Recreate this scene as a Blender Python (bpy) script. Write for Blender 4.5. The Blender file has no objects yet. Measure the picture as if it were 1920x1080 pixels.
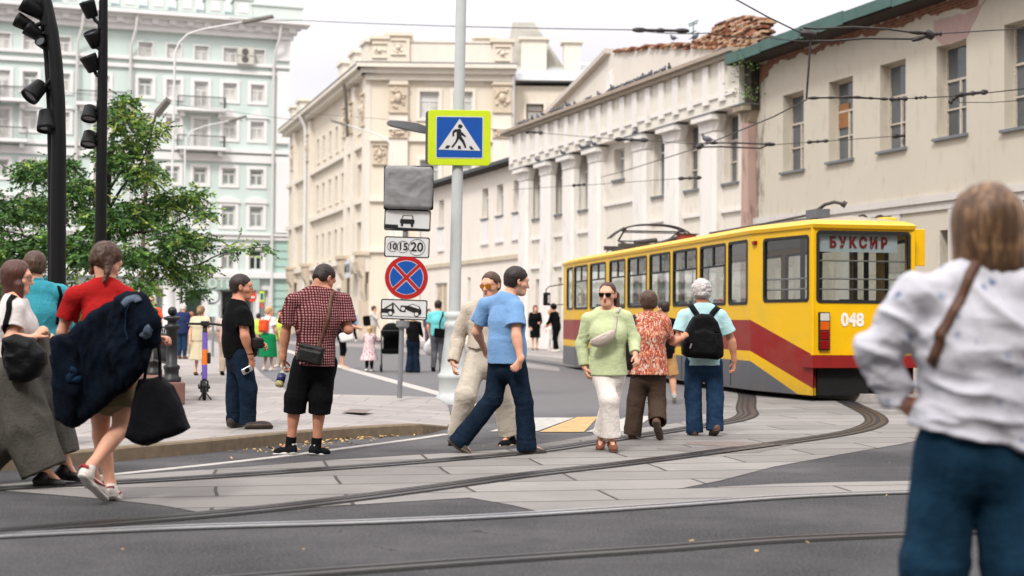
import bpy, bmesh, math, random
import numpy as np
from mathutils import Vector, Matrix
random.seed(7)
RNG = np.random.RandomState(11)
PI = math.pi
scene = bpy.context.scene
COL = scene.collection

# ------------------------------------------------------------------ camera
FPX, HCAM, ROLL = 2667.0, 1.28, math.radians(0.4)
PITCH = math.atan(62.0 / FPX)
_r0 = np.array([1.0, 0, 0]); _f = np.array([0, math.cos(PITCH), math.sin(PITCH)])
_u0 = np.array([0, -math.sin(PITCH), math.cos(PITCH)])
_r = math.cos(ROLL) * _r0 + math.sin(ROLL) * _u0
_u = -math.sin(ROLL) * _r0 + math.cos(ROLL) * _u0
CAM = np.array([0, 0, HCAM])

def ray(px, py):
    return _f + _r * ((px - 960) / FPX) - _u * ((py - 540) / FPX)
def P(px, py, Y):                       # the point of the place seen at a pixel, Y metres ahead
    d = ray(px, py); return CAM + d * (Y / d[1])
def G(px, py, z=0.0):                   # the point of the ground seen at a pixel
    d = ray(px, py); t = (z - HCAM) / d[2]; return CAM + d * t
def on_plane(px, py, O, N):
    d = ray(px, py); t = np.dot(np.asarray(O) - CAM, N) / np.dot(d, N); return CAM + d * t

cd = bpy.data.cameras.new("camera"); cam = bpy.data.objects.new("camera", cd); COL.objects.link(cam)
cd.sensor_width = 36; cd.lens = 36 * FPX / 1920; cd.clip_start = 0.1; cd.clip_end = 2000
cam.matrix_world = Matrix(((_r[0], _u[0], -_f[0], CAM[0]), (_r[1], _u[1], -_f[1], CAM[1]), (_r[2], _u[2], -_f[2], CAM[2]), (0, 0, 0, 1)))
cd.dof.use_dof = True; cd.dof.focus_distance = 14.5; cd.dof.aperture_fstop = 1.75
scene.camera = cam

# ------------------------------------------------------------------ materials
def lin(c):
    c = c / 255.0
    return c / 12.92 if c <= 0.04045 else ((c + 0.055) / 1.055) ** 2.4
def rgb(c): return (lin(c[0]), lin(c[1]), lin(c[2]), 1)

class NT:                               # small node-tree helper
    def __init__(s, name):
        s.m = bpy.data.materials.new(name); s.m.use_nodes = True
        s.t = s.m.node_tree; s.n = s.t.nodes; s.l = s.t.links
        s.b = s.n["Principled BSDF"]
        s.tc = s.n.new("ShaderNodeTexCoord")
    def new(s, kind, **kw):
        n = s.n.new(kind)
        for k, v in kw.items():
            if k in n.inputs.keys(): n.inputs[k].default_value = v
            else: setattr(n, k, v)
        return n
    def link(s, a, b): s.l.new(a, b)
    def coord(s, scale=(1, 1, 1), src="Object", rot=(0, 0, 0)):
        mp = s.new("ShaderNodeMapping"); mp.inputs["Scale"].default_value = scale; mp.inputs["Rotation"].default_value = rot
        s.link(s.tc.outputs[src], mp.inputs[0]); return mp.outputs[0]
    def noise(s, scale, detail=4, rough=0.55, vec=None, dist=0):
        n = s.new("ShaderNodeTexNoise"); n.inputs["Scale"].default_value = scale; n.inputs["Detail"].default_value = detail
        n.inputs["Roughness"].default_value = rough; n.inputs["Distortion"].default_value = dist
        s.link(vec if vec is not None else s.tc.outputs["Object"], n.inputs["Vector"]); return n.outputs["Fac"]
    def ramp(s, fac, stops, interp="LINEAR"):
        r = s.new("ShaderNodeValToRGB"); r.color_ramp.interpolation = interp
        while len(r.color_ramp.elements) < len(stops): r.color_ramp.elements.new(0.5)
        for e, (p, c) in zip(r.color_ramp.elements, stops): e.position = p; e.color = c
        s.link(fac, r.inputs[0]); return r.outputs[0]
    def mix(s, fac, a, b, mode="MIX"):
        m = s.new("ShaderNodeMix"); m.data_type = "RGBA"; m.blend_type = mode
        for v, i in ((fac, 0), (a, 6), (b, 7)):
            if isinstance(v, (tuple, list, float, int)): m.inputs[i].default_value = v
            else: s.link(v, m.inputs[i])
        return m.outputs[2]
    def math(s, op, a, b=0.0, c=None):
        m = s.new("ShaderNodeMath"); m.operation = op
        for v, i in ((a, 0), (b, 1), (c, 2)):
            if v is None: continue
            if isinstance(v, (float, int)): m.inputs[i].default_value = v
            else: s.link(v, m.inputs[i])
        return m.outputs[0]
    def bump(s, h, strength=0.3, dist=0.01):
        b = s.new("ShaderNodeBump"); b.inputs["Strength"].default_value = strength; b.inputs["Distance"].default_value = dist
        s.link(h, b.inputs["Height"]); s.link(b.outputs[0], s.b.inputs["Normal"])
    def xyz(s, vec=None):
        x = s.new("ShaderNodeSeparateXYZ"); s.link(vec if vec is not None else s.tc.outputs["Object"], x.inputs[0]); return x.outputs
    def set(s, col=None, rough=None, metal=None, spec=None):
        if col is not None:
            if isinstance(col, tuple): s.b.inputs["Base Color"].default_value = col
            else: s.link(col, s.b.inputs["Base Color"])
        if rough is not None: s.b.inputs["Roughness"].default_value = rough
        if metal is not None: s.b.inputs["Metallic"].default_value = metal
        if spec is not None: s.b.inputs["Specular IOR Level"].default_value = spec
        return s

_MC = {}
def mat(name, col, rough=0.8, var=0.12, vs=6.0, bump=0.15, bs=60.0, bd=0.004, metal=0.0, spec=0.4, col2=None, stretch=(1, 1, 1)):
    """a plain surface: a base colour that wanders a little, and a fine bump"""
    if name in _MC: return _MC[name]
    n = NT(name); c = rgb(col)
    v = n.coord(stretch)
    f = n.noise(vs, 5, 0.6, v)
    lo = tuple(x * (1 - var) for x in c[:3]) + (1,)
    hi = rgb(col2) if col2 else tuple(min(1, x * (1 + var)) for x in c[:3]) + (1,)
    n.set(n.ramp(f, [(0.3, lo), (0.7, hi)]), rough, metal, spec)
    if bump: n.bump(n.noise(bs, 3, 0.6, v), bump, bd)
    _MC[name] = n.m
    return n.m

# ------------------------------------------------------------------ objects
def new_obj(name, me, m=None, parent=None, loc=None, smooth=False):
    o = bpy.data.objects.new(name, me); COL.objects.link(o)
    if m is not None and me is not None: me.materials.append(m)
    if smooth: me.polygons.foreach_set("use_smooth", [True] * len(me.polygons))
    if loc is not None: o.location = loc
    if parent is not None: o.parent = parent
    return o
def tag(o, label=None, cat=None, group=None, kind=None):
    if label: o["label"] = label
    if cat: o["category"] = cat
    if group: o["group"] = group
    if kind: o["kind"] = kind
    return o
def empty(name, loc=(0, 0, 0), rz=0.0):
    o = bpy.data.objects.new(name, None); COL.objects.link(o); o.location = loc; o.rotation_euler = (0, 0, rz); return o

class MB:
    """collects shapes into one mesh"""
    def __init__(s): s.v = []; s.f = []; s.mi = []; s.cur = 0; s.sm = []; s.marks = []
    def mark(s): s.marks.append((len(s.v), len(s.f))); return s
    def add(s, vs, fs, smooth=False):
        b = len(s.v); s.v.extend([tuple(map(float, x)) for x in vs])
        for f in fs: s.f.append([b + i for i in f]); s.mi.append(s.cur); s.sm.append(smooth)
    def hexa(s, p):                     # eight corners: bottom ring then top ring
        s.add(p, [(3, 2, 1, 0), (4, 5, 6, 7), (0, 1, 5, 4), (1, 2, 6, 5), (2, 3, 7, 6), (3, 0, 4, 7)])
    def box(s, a, b):
        x0, y0, z0 = a; x1, y1, z1 = b
        s.hexa([(x0, y0, z0), (x1, y0, z0), (x1, y1, z0), (x0, y1, z0), (x0, y0, z1), (x1, y0, z1), (x1, y1, z1), (x0, y1, z1)])
    def tube(s, pts, r, n=8, cap=True, smooth=True):
        pts = [np.asarray(p, float) for p in pts]; k = len(pts)
        rs = [r] * k if np.isscalar(r) else list(r)
        ring = []; prev = None
        for i in range(k):
            t = pts[min(i + 1, k - 1)] - pts[max(i - 1, 0)]; t = t / (np.linalg.norm(t) + 1e-9)
            if prev is None:
                a = np.array([0, 0, 1.0]) if abs(t[2]) < 0.9 else np.array([1.0, 0, 0])
                x = np.cross(t, a)
            else: x = prev - t * np.dot(prev, t)
            x /= np.linalg.norm(x) + 1e-9; prev = x; y = np.cross(t, x)
            ring.append([pts[i] + (x * math.cos(2 * PI * j / n) + y * math.sin(2 * PI * j / n)) * rs[i] for j in range(n)])
        vs = [p for rg in ring for p in rg]; fs = []
        for i in range(k - 1):
            for j in range(n):
                fs.append((i * n + j, i * n + (j + 1) % n, (i + 1) * n + (j + 1) % n, (i + 1) * n + j))
        s.add(vs, fs, smooth)
        if cap:
            s.add(ring[0], [tuple(range(n))[::-1]]); s.add(ring[-1], [tuple(range(n))])
    def lathe(s, prof, c=(0, 0, 0), n=20, smooth=True, axis=None):
        """profile (r, z) turned about z through c"""
        c = np.asarray(c, float); vs = []; fs = []
        for r, z in prof:
            for j in range(n):
                a = 2 * PI * j / n; vs.append(c + np.array([r * math.cos(a), r * math.sin(a), z]))
        for i in range(len(prof) - 1):
            for j in range(n):
                fs.append((i * n + j, i * n + (j + 1) % n, (i + 1) * n + (j + 1) % n, (i + 1) * n + j))
        s.add(vs, fs, smooth)
        s.add(vs[:n], [tuple(range(n))[::-1]]); s.add(vs[-n:], [tuple(range(n))])
    def prism(s, poly, off, smooth=False):
        """polygon of 3-D points pushed along a vector"""
        poly = [np.asarray(p, float) for p in poly]; off = np.asarray(off, float); k = len(poly)
        vs = poly + [p + off for p in poly]
        fs = [tuple(range(k))[::-1], tuple(range(k, 2 * k))] + [(i, (i + 1) % k, k + (i + 1) % k, k + i) for i in range(k)]
        s.add(vs, fs, smooth)
    def build(s, name, m=None, parent=None, loc=(0, 0, 0), origin=(0, 0, 0), bevel=0.0, fix=True):
        if len(s.marks) > 1:            # one mesh for each marked piece
            mk = s.marks + [(len(s.v), len(s.f))]; o = None
            for (v0, f0), (v1, f1) in zip(mk, mk[1:]):
                q = MB(); q.v = s.v[v0:v1]; q.f = [[i - v0 for i in f] for f in s.f[f0:f1]]; q.mi = s.mi[f0:f1]; q.sm = s.sm[f0:f1]
                o = q.build(name, m, parent, loc, origin, bevel, fix)
            return o
        me = bpy.data.meshes.new(name)
        og = np.asarray(origin, float)
        me.from_pydata([tuple(np.asarray(v) - og) for v in s.v], [], s.f)
        ms = m if isinstance(m, (list, tuple)) else ([m] if m else [])
        for q in ms: me.materials.append(q)
        me.polygons.foreach_set("material_index", s.mi); me.polygons.foreach_set("use_smooth", s.sm)
        if fix or bevel:
            bm = bmesh.new(); bm.from_mesh(me)
            if fix: bmesh.ops.recalc_face_normals(bm, faces=bm.faces)
            if bevel:
                bmesh.ops.remove_doubles(bm, verts=bm.verts, dist=1e-5)
                es = [e for e in bm.edges if len(e.link_faces) == 2 and e.calc_face_angle(0) > 0.6]
                bmesh.ops.bevel(bm, geom=es, offset=bevel, segments=2, affect="EDGES", profile=0.5, clamp_overlap=True)
            bm.to_mesh(me); bm.free()
        me.update()
        return new_obj(name, me, None, parent, loc)

def text_mesh(body, size, depth=0.004, align="CENTER", bold=0.0):
    cu = bpy.data.curves.new("t", "FONT"); cu.body = body; cu.size = size; cu.extrude = depth; cu.align_x = align; cu.align_y = "CENTER"; cu.offset = bold
    cu.resolution_u = 4
    o = bpy.data.objects.new("t", cu); COL.objects.link(o)
    dg = bpy.context.evaluated_depsgraph_get(); me = bpy.data.meshes.new_from_object(o.evaluated_get(dg))
    bpy.data.objects.remove(o); bpy.data.curves.remove(cu)
    return me
def frame_mat(O, X, Y):
    X = np.asarray(X, float); X = X / np.linalg.norm(X); Y = np.asarray(Y, float); Y = Y - X * np.dot(X, Y); Y /= np.linalg.norm(Y); Zz = np.cross(X, Y)
    return Matrix(((X[0], Y[0], Zz[0], O[0]), (X[1], Y[1], Zz[1], O[1]), (X[2], Y[2], Zz[2], O[2]), (0, 0, 0, 1)))

# ------------------------------------------------------------------ implicit surfaces (bodies, clothes, bags)
_LAT = RNG.rand(32, 32, 32).astype(np.float32)
def vnoise(p):
    i = np.floor(p).astype(np.int32); f = (p - i).astype(np.float32); f = f * f * (3 - 2 * f); i &= 31; j = (i + 1) & 31
    x0, y0, z0 = i.T; x1, y1, z1 = j.T; fx, fy, fz = f.T
    a = _LAT[x0, y0, z0] * (1 - fx) + _LAT[x1, y0, z0] * fx; b = _LAT[x0, y1, z0] * (1 - fx) + _LAT[x1, y1, z0] * fx
    c = _LAT[x0, y0, z1] * (1 - fx) + _LAT[x1, y0, z1] * fx; d = _LAT[x0, y1, z1] * (1 - fx) + _LAT[x1, y1, z1] * fx
    a = a * (1 - fy) + b * fy; c = c * (1 - fy) + d * fy
    return (a * (1 - fz) + c * fz) * 2 - 1
def A3(*v): return np.array(v if len(v) > 1 else v[0], np.float32)
def unit(v): v = np.asarray(v, float); return v / (np.linalg.norm(v) + 1e-9)

def cone(a, b, ra, rb):
    a = A3(a); b = A3(b)
    def f(p):
        d = b - a; w = p - a; t = np.clip((w @ d) / max(float(d @ d), 1e-9), 0, 1)
        q = w - t[:, None] * d
        return np.sqrt(np.einsum("ij,ij->i", q, q)) - (ra + (rb - ra) * t)
    return f
def econe(a, b, ra, rb, F):
    """a limb whose section is an ellipse: radii (across, along F)"""
    a = A3(a); b = A3(b); F = A3(F)
    def f(p):
        d = b - a; w = p - a; t = np.clip((w @ d) / max(float(d @ d), 1e-9), 0, 1)
        q = w - t[:, None] * d; g = q @ F
        r2 = np.maximum(np.einsum("ij,ij->i", q, q) - g * g, 0)
        rl = ra[0] + (rb[0] - ra[0]) * t; rf = ra[1] + (rb[1] - ra[1]) * t
        k0 = np.sqrt(r2 / rl ** 2 + g * g / rf ** 2); k1 = np.sqrt(r2 / rl ** 4 + g * g / rf ** 4) + 1e-6
        return np.where(k0 < 0.2, -np.minimum(rl, rf) * (1 - k0), k0 * (k0 - 1) / k1)
    return f
def ell(c, axes, r):
    c = A3(c); R = np.array([unit(x) for x in axes], np.float32); r = A3(r)
    def f(p):
        q = (p - c) @ R.T
        k0 = np.sqrt(((q / r) ** 2).sum(1)); k1 = np.sqrt(((q / r ** 2) ** 2).sum(1)) + 1e-6
        return np.where(k0 < 0.2, -float(r.min()) * (1 - k0), k0 * (k0 - 1) / k1)
    return f
def rbox(c, axes, h, rad):
    c = A3(c); R = np.array([unit(x) for x in axes], np.float32); h = A3(h)
    def f(p):
        q = np.abs((p - c) @ R.T) - (h - rad)
        return np.sqrt((np.maximum(q, 0) ** 2).sum(1)) + np.minimum(q.max(1), 0) - rad
    return f
def plane(pt, n):                       # negative behind the plane
    pt = A3(pt); n = A3(unit(n))
    return lambda p: (p - pt) @ n
def polyex(pts, Y0, half, rnd):
    """outline in x-z about depth Y0, rounded, with thickness"""
    pts = np.array(pts, np.float32)
    def f(p):
        x = p[:, [0, 2]]; d = np.full(len(p), 1e9, np.float32); s = np.ones(len(p), np.float32); n = len(pts)
        for i in range(n):
            a = pts[i]; b = pts[i - 1]; e = b - a; w = x - a
            t = np.clip((w @ e) / float(e @ e), 0, 1); q = w - t[:, None] * e; d = np.minimum(d, np.einsum("ij,ij->i", q, q))
            c1 = x[:, 1] >= a[1]; c2 = x[:, 1] < b[1]; c3 = e[0] * w[:, 1] > e[1] * w[:, 0]
            s = np.where((c1 & c2 & c3) | (~c1 & ~c2 & ~c3), -s, s)
        d = s * np.sqrt(d) + rnd; g = np.abs(p[:, 1] - Y0) - (half - rnd)
        return np.sqrt(np.maximum(d, 0) ** 2 + np.maximum(g, 0) ** 2) + np.minimum(np.maximum(d, g), 0) - rnd
    return f
def smin(a, b, k):
    if k <= 0: return np.minimum(a, b)
    h = np.maximum(k - np.abs(a - b), 0) / k
    return np.minimum(a, b) - h * h * k * 0.25
def U(*fs, k=0.02):
    def f(p):
        d = fs[0](p)
        for g in fs[1:]: d = smin(d, g(p), k)
        return d
    return f
def I(a, *fs, k=0.0):
    def f(p):
        d = a(p)
        for g in fs: d = -smin(-d, -g(p), k)
        return d
    return f
def D(a, *fs, k=0.0):
    def f(p):
        d = a(p)
        for g in fs: d = -smin(-d, g(p), k)
        return d
    return f
def infl(a, r): return lambda p: a(p) - r
def folds(a, amp=0.006, sc=(9, 9, 4), seed=0, ctr=(), fine=0.0):
    """cloth: soft creases everywhere, tighter ripples round the given points (point, direction, reach, amp, waves)"""
    off = A3(seed * 1.7 + 0.3, seed * 2.3 + 0.7, seed * 0.9 + 0.1); sc = A3(sc)
    def f(p):
        d = a(p); q = p * sc + off
        n1 = vnoise(q); n2 = vnoise(q * 2.1 + 5 + n1[:, None] * 0.8)
        d = d - amp * ((1 - np.abs(n1) * 2.2) * 0.6 + n2 * 0.5)
        if fine: d = d - fine * vnoise(p * 60 + off)
        for c, dr, rch, am, wv in ctr:
            w = p - A3(c); g = np.exp(-np.einsum("ij,ij->i", w, w) / (rch * rch)); dr_ = A3(unit(dr)); al = w @ dr_; ac = w - al[:, None] * dr_
            q2 = ac * (wv * .085) + (al * (wv * .26) + n1 * .35)[:, None] * dr_ + off; r1 = 1 - 2.2 * np.abs(vnoise(q2)); r2 = 1 - 2.2 * np.abs(vnoise(q2 * 1.9 + 7))
            d = d - am * g * (r1 * .8 + r2 * .4)
        return d
    return f

_FO = [(0, 0, 0), (1, 0, 0), (0, 1, 0), (1, 1, 0), (0, 0, 1), (1, 0, 1), (0, 1, 1), (1, 1, 1)]
_ED = [(0, 1), (2, 3), (4, 5), (6, 7), (0, 2), (1, 3), (4, 6), (5, 7), (0, 4), (1, 5), (2, 6), (3, 7)]
def mesh_sdf(fn, lo, hi, h, name="m", origin=(0, 0, 0)):
    """surface nets over the blocks that the surface passes through"""
    lo = np.asarray(lo, np.float32) - 3 * h; hi = np.asarray(hi, np.float32) + 3 * h; B = 8
    nb = np.ceil((hi - lo) / (h * B)).astype(int); n = nb * B
    bi = np.stack(np.meshgrid(*[np.arange(k) for k in nb], indexing="ij"), -1).reshape(-1, 3)
    ctr = (lo + (bi * B + (B - 1) / 2) * h).astype(np.float32); dv = fn(ctr)
    act = np.abs(dv) < h * B * 1.35 + 0.02
    Dg = np.where(dv < 0, -1.0, 1.0).astype(np.float32).reshape(nb)
    Dg = np.repeat(np.repeat(np.repeat(Dg, B, 0), B, 1), B, 2)
    loc = np.stack(np.meshgrid(*[np.arange(B)] * 3, indexing="ij"), -1).reshape(-1, 3)
    ab = bi[act]
    for s in range(0, len(ab), 1500):
        gi = (ab[s:s + 1500, None, :] * B + loc[None]).reshape(-1, 3)
        Dg[gi[:, 0], gi[:, 1], gi[:, 2]] = fn((lo + gi * h).astype(np.float32))
    ins = Dg < 0
    c = [ins[o[0]:n[0] - 1 + o[0], o[1]:n[1] - 1 + o[1], o[2]:n[2] - 1 + o[2]] for o in _FO]
    any_ = c[0].copy(); all_ = c[0].copy()
    for x in c[1:]: any_ |= x; all_ &= x
    mixed = any_ & ~all_
    idx = np.argwhere(mixed)
    vid = np.full(mixed.shape, -1, np.int32); vid[mixed] = np.arange(len(idx))
    vals = np.stack([Dg[idx[:, 0] + o[0], idx[:, 1] + o[1], idx[:, 2] + o[2]] for o in _FO], 1)
    acc = np.zeros((len(idx), 3), np.float32); cnt = np.zeros(len(idx), np.float32); FO = np.array(_FO, np.float32)
    for a, b in _ED:
        va = vals[:, a]; vb = vals[:, b]; x = (va < 0) != (vb < 0)
        t = np.where(x, va / np.where(x, va - vb, 1), 0)
        acc += np.where(x[:, None], FO[a] + t[:, None] * (FO[b] - FO[a]), 0); cnt += x
    V = lo + (idx + acc / np.maximum(cnt, 1)[:, None]) * h - np.asarray(origin, np.float32)
    Q = []
    for ax in range(3):
        o1, o2 = [(1, 2), (2, 0), (0, 1)][ax]
        sa = [slice(None)] * 3; sb = [slice(None)] * 3; sa[ax] = slice(0, n[ax] - 1); sb[ax] = slice(1, n[ax])
        A = ins[tuple(sa)]; Bq = ins[tuple(sb)]; e = np.argwhere(A != Bq)
        e = e[(e[:, o1] > 0) & (e[:, o2] > 0) & (e[:, o1] < n[o1] - 1) & (e[:, o2] < n[o2] - 1)]
        if not len(e): continue
        q = []
        for d1, d2 in ((1, 1), (0, 1), (0, 0), (1, 0)):
            g = e.copy(); g[:, o1] -= d1; g[:, o2] -= d2; q.append(vid[g[:, 0], g[:, 1], g[:, 2]])
        q = np.stack(q, 1); fl = ~A[e[:, 0], e[:, 1], e[:, 2]]; q[fl] = q[fl][:, ::-1]; Q.append(q)
    if not Q: Q = [np.zeros((0, 4), np.int32)]
    Q = np.concatenate(Q); Q = Q[(Q >= 0).all(1)]
    me = bpy.data.meshes.new(name)
    me.vertices.add(len(V)); me.vertices.foreach_set("co", V.astype(np.float32).ravel())
    me.loops.add(len(Q) * 4); me.loops.foreach_set("vertex_index", Q.astype(np.int32).ravel())
    me.polygons.add(len(Q)); me.polygons.foreach_set("loop_start", np.arange(0, len(Q) * 4, 4, dtype=np.int32))
    me.polygons.foreach_set("use_smooth", np.ones(len(Q), bool))
    me.update(calc_edges=True)
    return me
def sdf_obj(name, fn, lo, hi, h, m, parent=None, origin=(0, 0, 0)):
    me = mesh_sdf(fn, lo, hi, h, name, origin)
    return new_obj(name, me, m, parent, loc=(None if parent is not None else tuple(map(float, origin))))
def grad(fn, p, e=0.004):
    p = np.atleast_2d(p).astype(np.float32); g = np.zeros_like(p)
    for i in range(3):
        o = np.zeros(3, np.float32); o[i] = e; g[:, i] = fn(p + o) - fn(p - o)
    return g / (np.linalg.norm(g, axis=1, keepdims=True) + 1e-9)
def strap(name, fn, pts, width, thick, m, parent=None, origin=(0, 0, 0), n=40, lift=0.004, pull=1.0):
    """a band laid along points and pressed onto the surface fn"""
    pts = np.array(pts, np.float32); seg = np.r_[0, np.cumsum(np.linalg.norm(np.diff(pts, axis=0), axis=1))]
    s = np.linspace(0, seg[-1], n); q = np.stack([np.interp(s, seg, pts[:, i]) for i in range(3)], 1).astype(np.float32)
    for _ in range(6):
        if fn is not None:
            d = fn(q); g = grad(fn, q, 0.01); q = q - g * ((np.minimum(d - lift, 0.25) if pull else np.minimum(d - lift, 0))[:, None]) * 0.8
        q[1:-1] = q[1:-1] * 0.5 + (q[:-2] + q[2:]) * 0.25
    nr = grad(fn, q, 0.02) if fn is not None else np.tile(A3(0, -1, 0), (n, 1))
    for _ in range(3): nr[1:-1] = nr[1:-1] * 0.5 + (nr[:-2] + nr[2:]) * 0.25
    t = np.gradient(q, axis=0); w = np.cross(t, nr); w /= np.linalg.norm(w, axis=1, keepdims=True) + 1e-9
    nr = np.cross(w, t); nr /= np.linalg.norm(nr, axis=1, keepdims=True) + 1e-9
    vs = []; fs = []
    for i in range(n):
        for a, b in ((-1, 0), (1, 0), (1, 1), (-1, 1)): vs.append(q[i] + w[i] * a * width / 2 + nr[i] * b * thick)
    for i in range(n - 1):
        for j in range(4): fs.append((i * 4 + j, i * 4 + (j + 1) % 4, i * 4 + 4 + (j + 1) % 4, i * 4 + 4 + j))
    mb = MB(); mb.add(vs, fs + [(3, 2, 1, 0), tuple(range(4 * n - 4, 4 * n))], True)
    return mb.build(name, m, parent, loc=(0, 0, 0) if parent is not None else tuple(map(float, origin)), origin=origin)
# ------------------------------------------------------------------ people
UPZ = np.array([0, 0, 1.0])
def fdir(yaw, pitch=0):
    a, b = math.radians(yaw), math.radians(pitch); return np.array([math.sin(a) * math.cos(b), math.cos(a) * math.cos(b), math.sin(b)])
class Body: pass
def pose(Z, yaw, px, head=(0, 0), S=1.0, roll=0, pel=None, sex="m"):
    """skeleton: joints given where the photograph shows them, Z metres ahead; third value = further away by so much"""
    J = Body(); J.S = S; J.sex = sex
    def w(q): return P(q[0], q[1], Z + (q[2] if len(q) > 2 else 0))
    J.hc = w(px["head"]); J.nb = w(px["neck"])
    for k in ("sh", "el", "wr", "ti", "hip", "kn", "an", "he", "to"):
        setattr(J, k, [w(q) for q in px[k]])
    return finish(J, yaw, head, roll, pel)
def finish(J, yaw, head, roll=0, pel=None):
    J.F = fdir(yaw); J.PF = fdir(pel if pel is not None else yaw)
    J.hf = fdir(*head)
    hr = unit(np.cross(J.hf, UPZ)); J.hu = unit(np.cross(hr, J.hf)); c, s = math.cos(math.radians(roll)), math.sin(math.radians(roll))
    J.hr = hr * c + J.hu * s; J.hu = unit(np.cross(J.hr, J.hf))
    J.HS = J.S * (1.07 if J.sex == 'm' else 1.05)
    J.pc = (J.hip[0] + J.hip[1]) / 2; J.W = np.linalg.norm(J.sh[1] - J.sh[0])
    J.up = unit(J.nb - J.pc)
    J.F = unit(J.F - J.up * (J.F @ J.up)); J.PF = unit(J.PF - J.up * (J.PF @ J.up))
    J.L = np.linalg.norm(J.nb - J.pc)
    pts = [J.hc, J.nb] + J.sh + J.el + J.wr + J.ti + J.hip + J.kn + J.an + J.to + J.he
    J.lo = np.min(pts, 0) - 0.2; J.hi = np.max(pts, 0) + 0.2; J.lo[2] = min(q[2] for q in J.to + J.he) - 0.12
    J.org = np.array([(J.an[0][0] + J.an[1][0]) / 2, (J.an[0][1] + J.an[1][1]) / 2, J.gz if hasattr(J, "gz") else 0.0])
    return J
def skel(foot, H, yaw, stride=0.0, arms=((0.1, 0.2), (-0.1, 0.2)), head=None, sit=0, sex="m", lean=0.0):
    """a whole standing or walking figure. arms: (swing of the upper arm, bend of the elbow) in radians for left and right"""
    J = Body(); J.S = S = H / 1.75; J.sex = sex; foot = np.asarray(foot, float); J.gz = foot[2]
    F = fdir(yaw); R = np.array([F[1], -F[0], 0])
    hh = 0.90 * S - abs(stride) * 0.06
    pc = foot + UPZ * hh
    J.nb = pc + UPZ * 0.56 * S + F * (lean + 0.01); J.hc = J.nb + UPZ * 0.17 * S + F * (0.035 + lean * .3)
    sw = (0.185 if sex == "m" else 0.165) * S; hw = 0.088 * S
    J.sh = []; J.el = []; J.wr = []; J.ti = []; J.hip = []; J.kn = []; J.an = []; J.he = []; J.to = []
    for i, s in ((0, -1), (1, 1)):
        sh = J.nb + R * s * sw - UPZ * 0.065 * S; J.sh.append(sh)
        a, b = arms[i][:2]; out = arms[i][2] if len(arms[i]) > 2 else 0.12
        d1 = unit(F * math.sin(a) - UPZ * math.cos(a) + R * s * out); el = sh + d1 * 0.29 * S
        d2 = unit(F * math.sin(a + b) - UPZ * math.cos(a + b) - R * s * out * (0.4 if b < 1 else 2.5)); wr = el + d2 * 0.25 * S
        J.el.append(el); J.wr.append(wr); J.ti.append(wr + d2 * 0.17 * S)
        st = stride * s
        hip = pc + R * s * hw; J.hip.append(hip)
        an = foot + R * s * 0.09 * S + F * st * 0.42 * S + UPZ * (0.085 * S + (0.07 if st < 0 else 0.0) * abs(stride))
        kn = (hip + an) / 2 + F * (0.02 + abs(st) * 0.06 + (0.05 if st < 0 else 0)) * S
        J.kn.append(kn); J.an.append(an)
        tilt = -0.5 * abs(stride) if st < 0 else 0.1 * abs(stride)
        fd = unit(F + UPZ * tilt + R * s * 0.12); ud = unit(UPZ - F * tilt)
        J.he.append(an - ud * 0.06 * S - fd * 0.06 * S); J.to.append(an - ud * 0.065 * S + fd * 0.17 * S)
    return finish(J, yaw, head if head else (yaw, -4))

def torso(J, ex=0.0, fr=0.0, belly=0.0):
    """trunk from crotch to neck; ex widens it, fr deepens it"""
    S = J.S; W = J.W; f = J.sex == "f"
    up = J.up; A = lambda t: J.pc + up * J.L * t
    lat = (0.150 if not f else 0.165) * S; wst = (0.135 if not f else 0.118) * S
    ch = max(W * 0.44, 0.13 * S)
    B = [econe(A(-.04), A(.22), (lat + ex, .115 * S + ex + fr), (wst + ex, (.105 + belly) * S + ex + fr), J.PF),
         econe(A(.22), A(.62), (wst + ex, (.105 + belly) * S + ex + fr), (ch + ex * .8, .115 * S + ex + fr), J.F),
         econe(A(.62), A(.86), (ch + ex * .8, .115 * S + ex + fr), (ch * .80 + ex * .6, .085 * S + ex * .7 + fr * .6), J.F)]
    for i in (0, 1):
        B.append(cone(J.nb - up * .035 * S, J.sh[i] - (J.sh[i] - J.nb) * .05, .058 * S + ex * .4, .058 * S + ex * .6))
    if f:
        R = unit(np.cross(J.F, up))
        for s in (-1, 1): B.append(ell(A(.60) + J.F * (.062 * S + fr) + R * s * .070 * S, (R, J.F, up), (.080 * S + ex, .068 * S + ex, .085 * S + ex)))
    return U(*B, k=.05)
def perp(d):
    d = unit(d); a = unit(np.cross(d, (0.3, 1, .2))); return a, np.cross(d, a)
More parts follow.
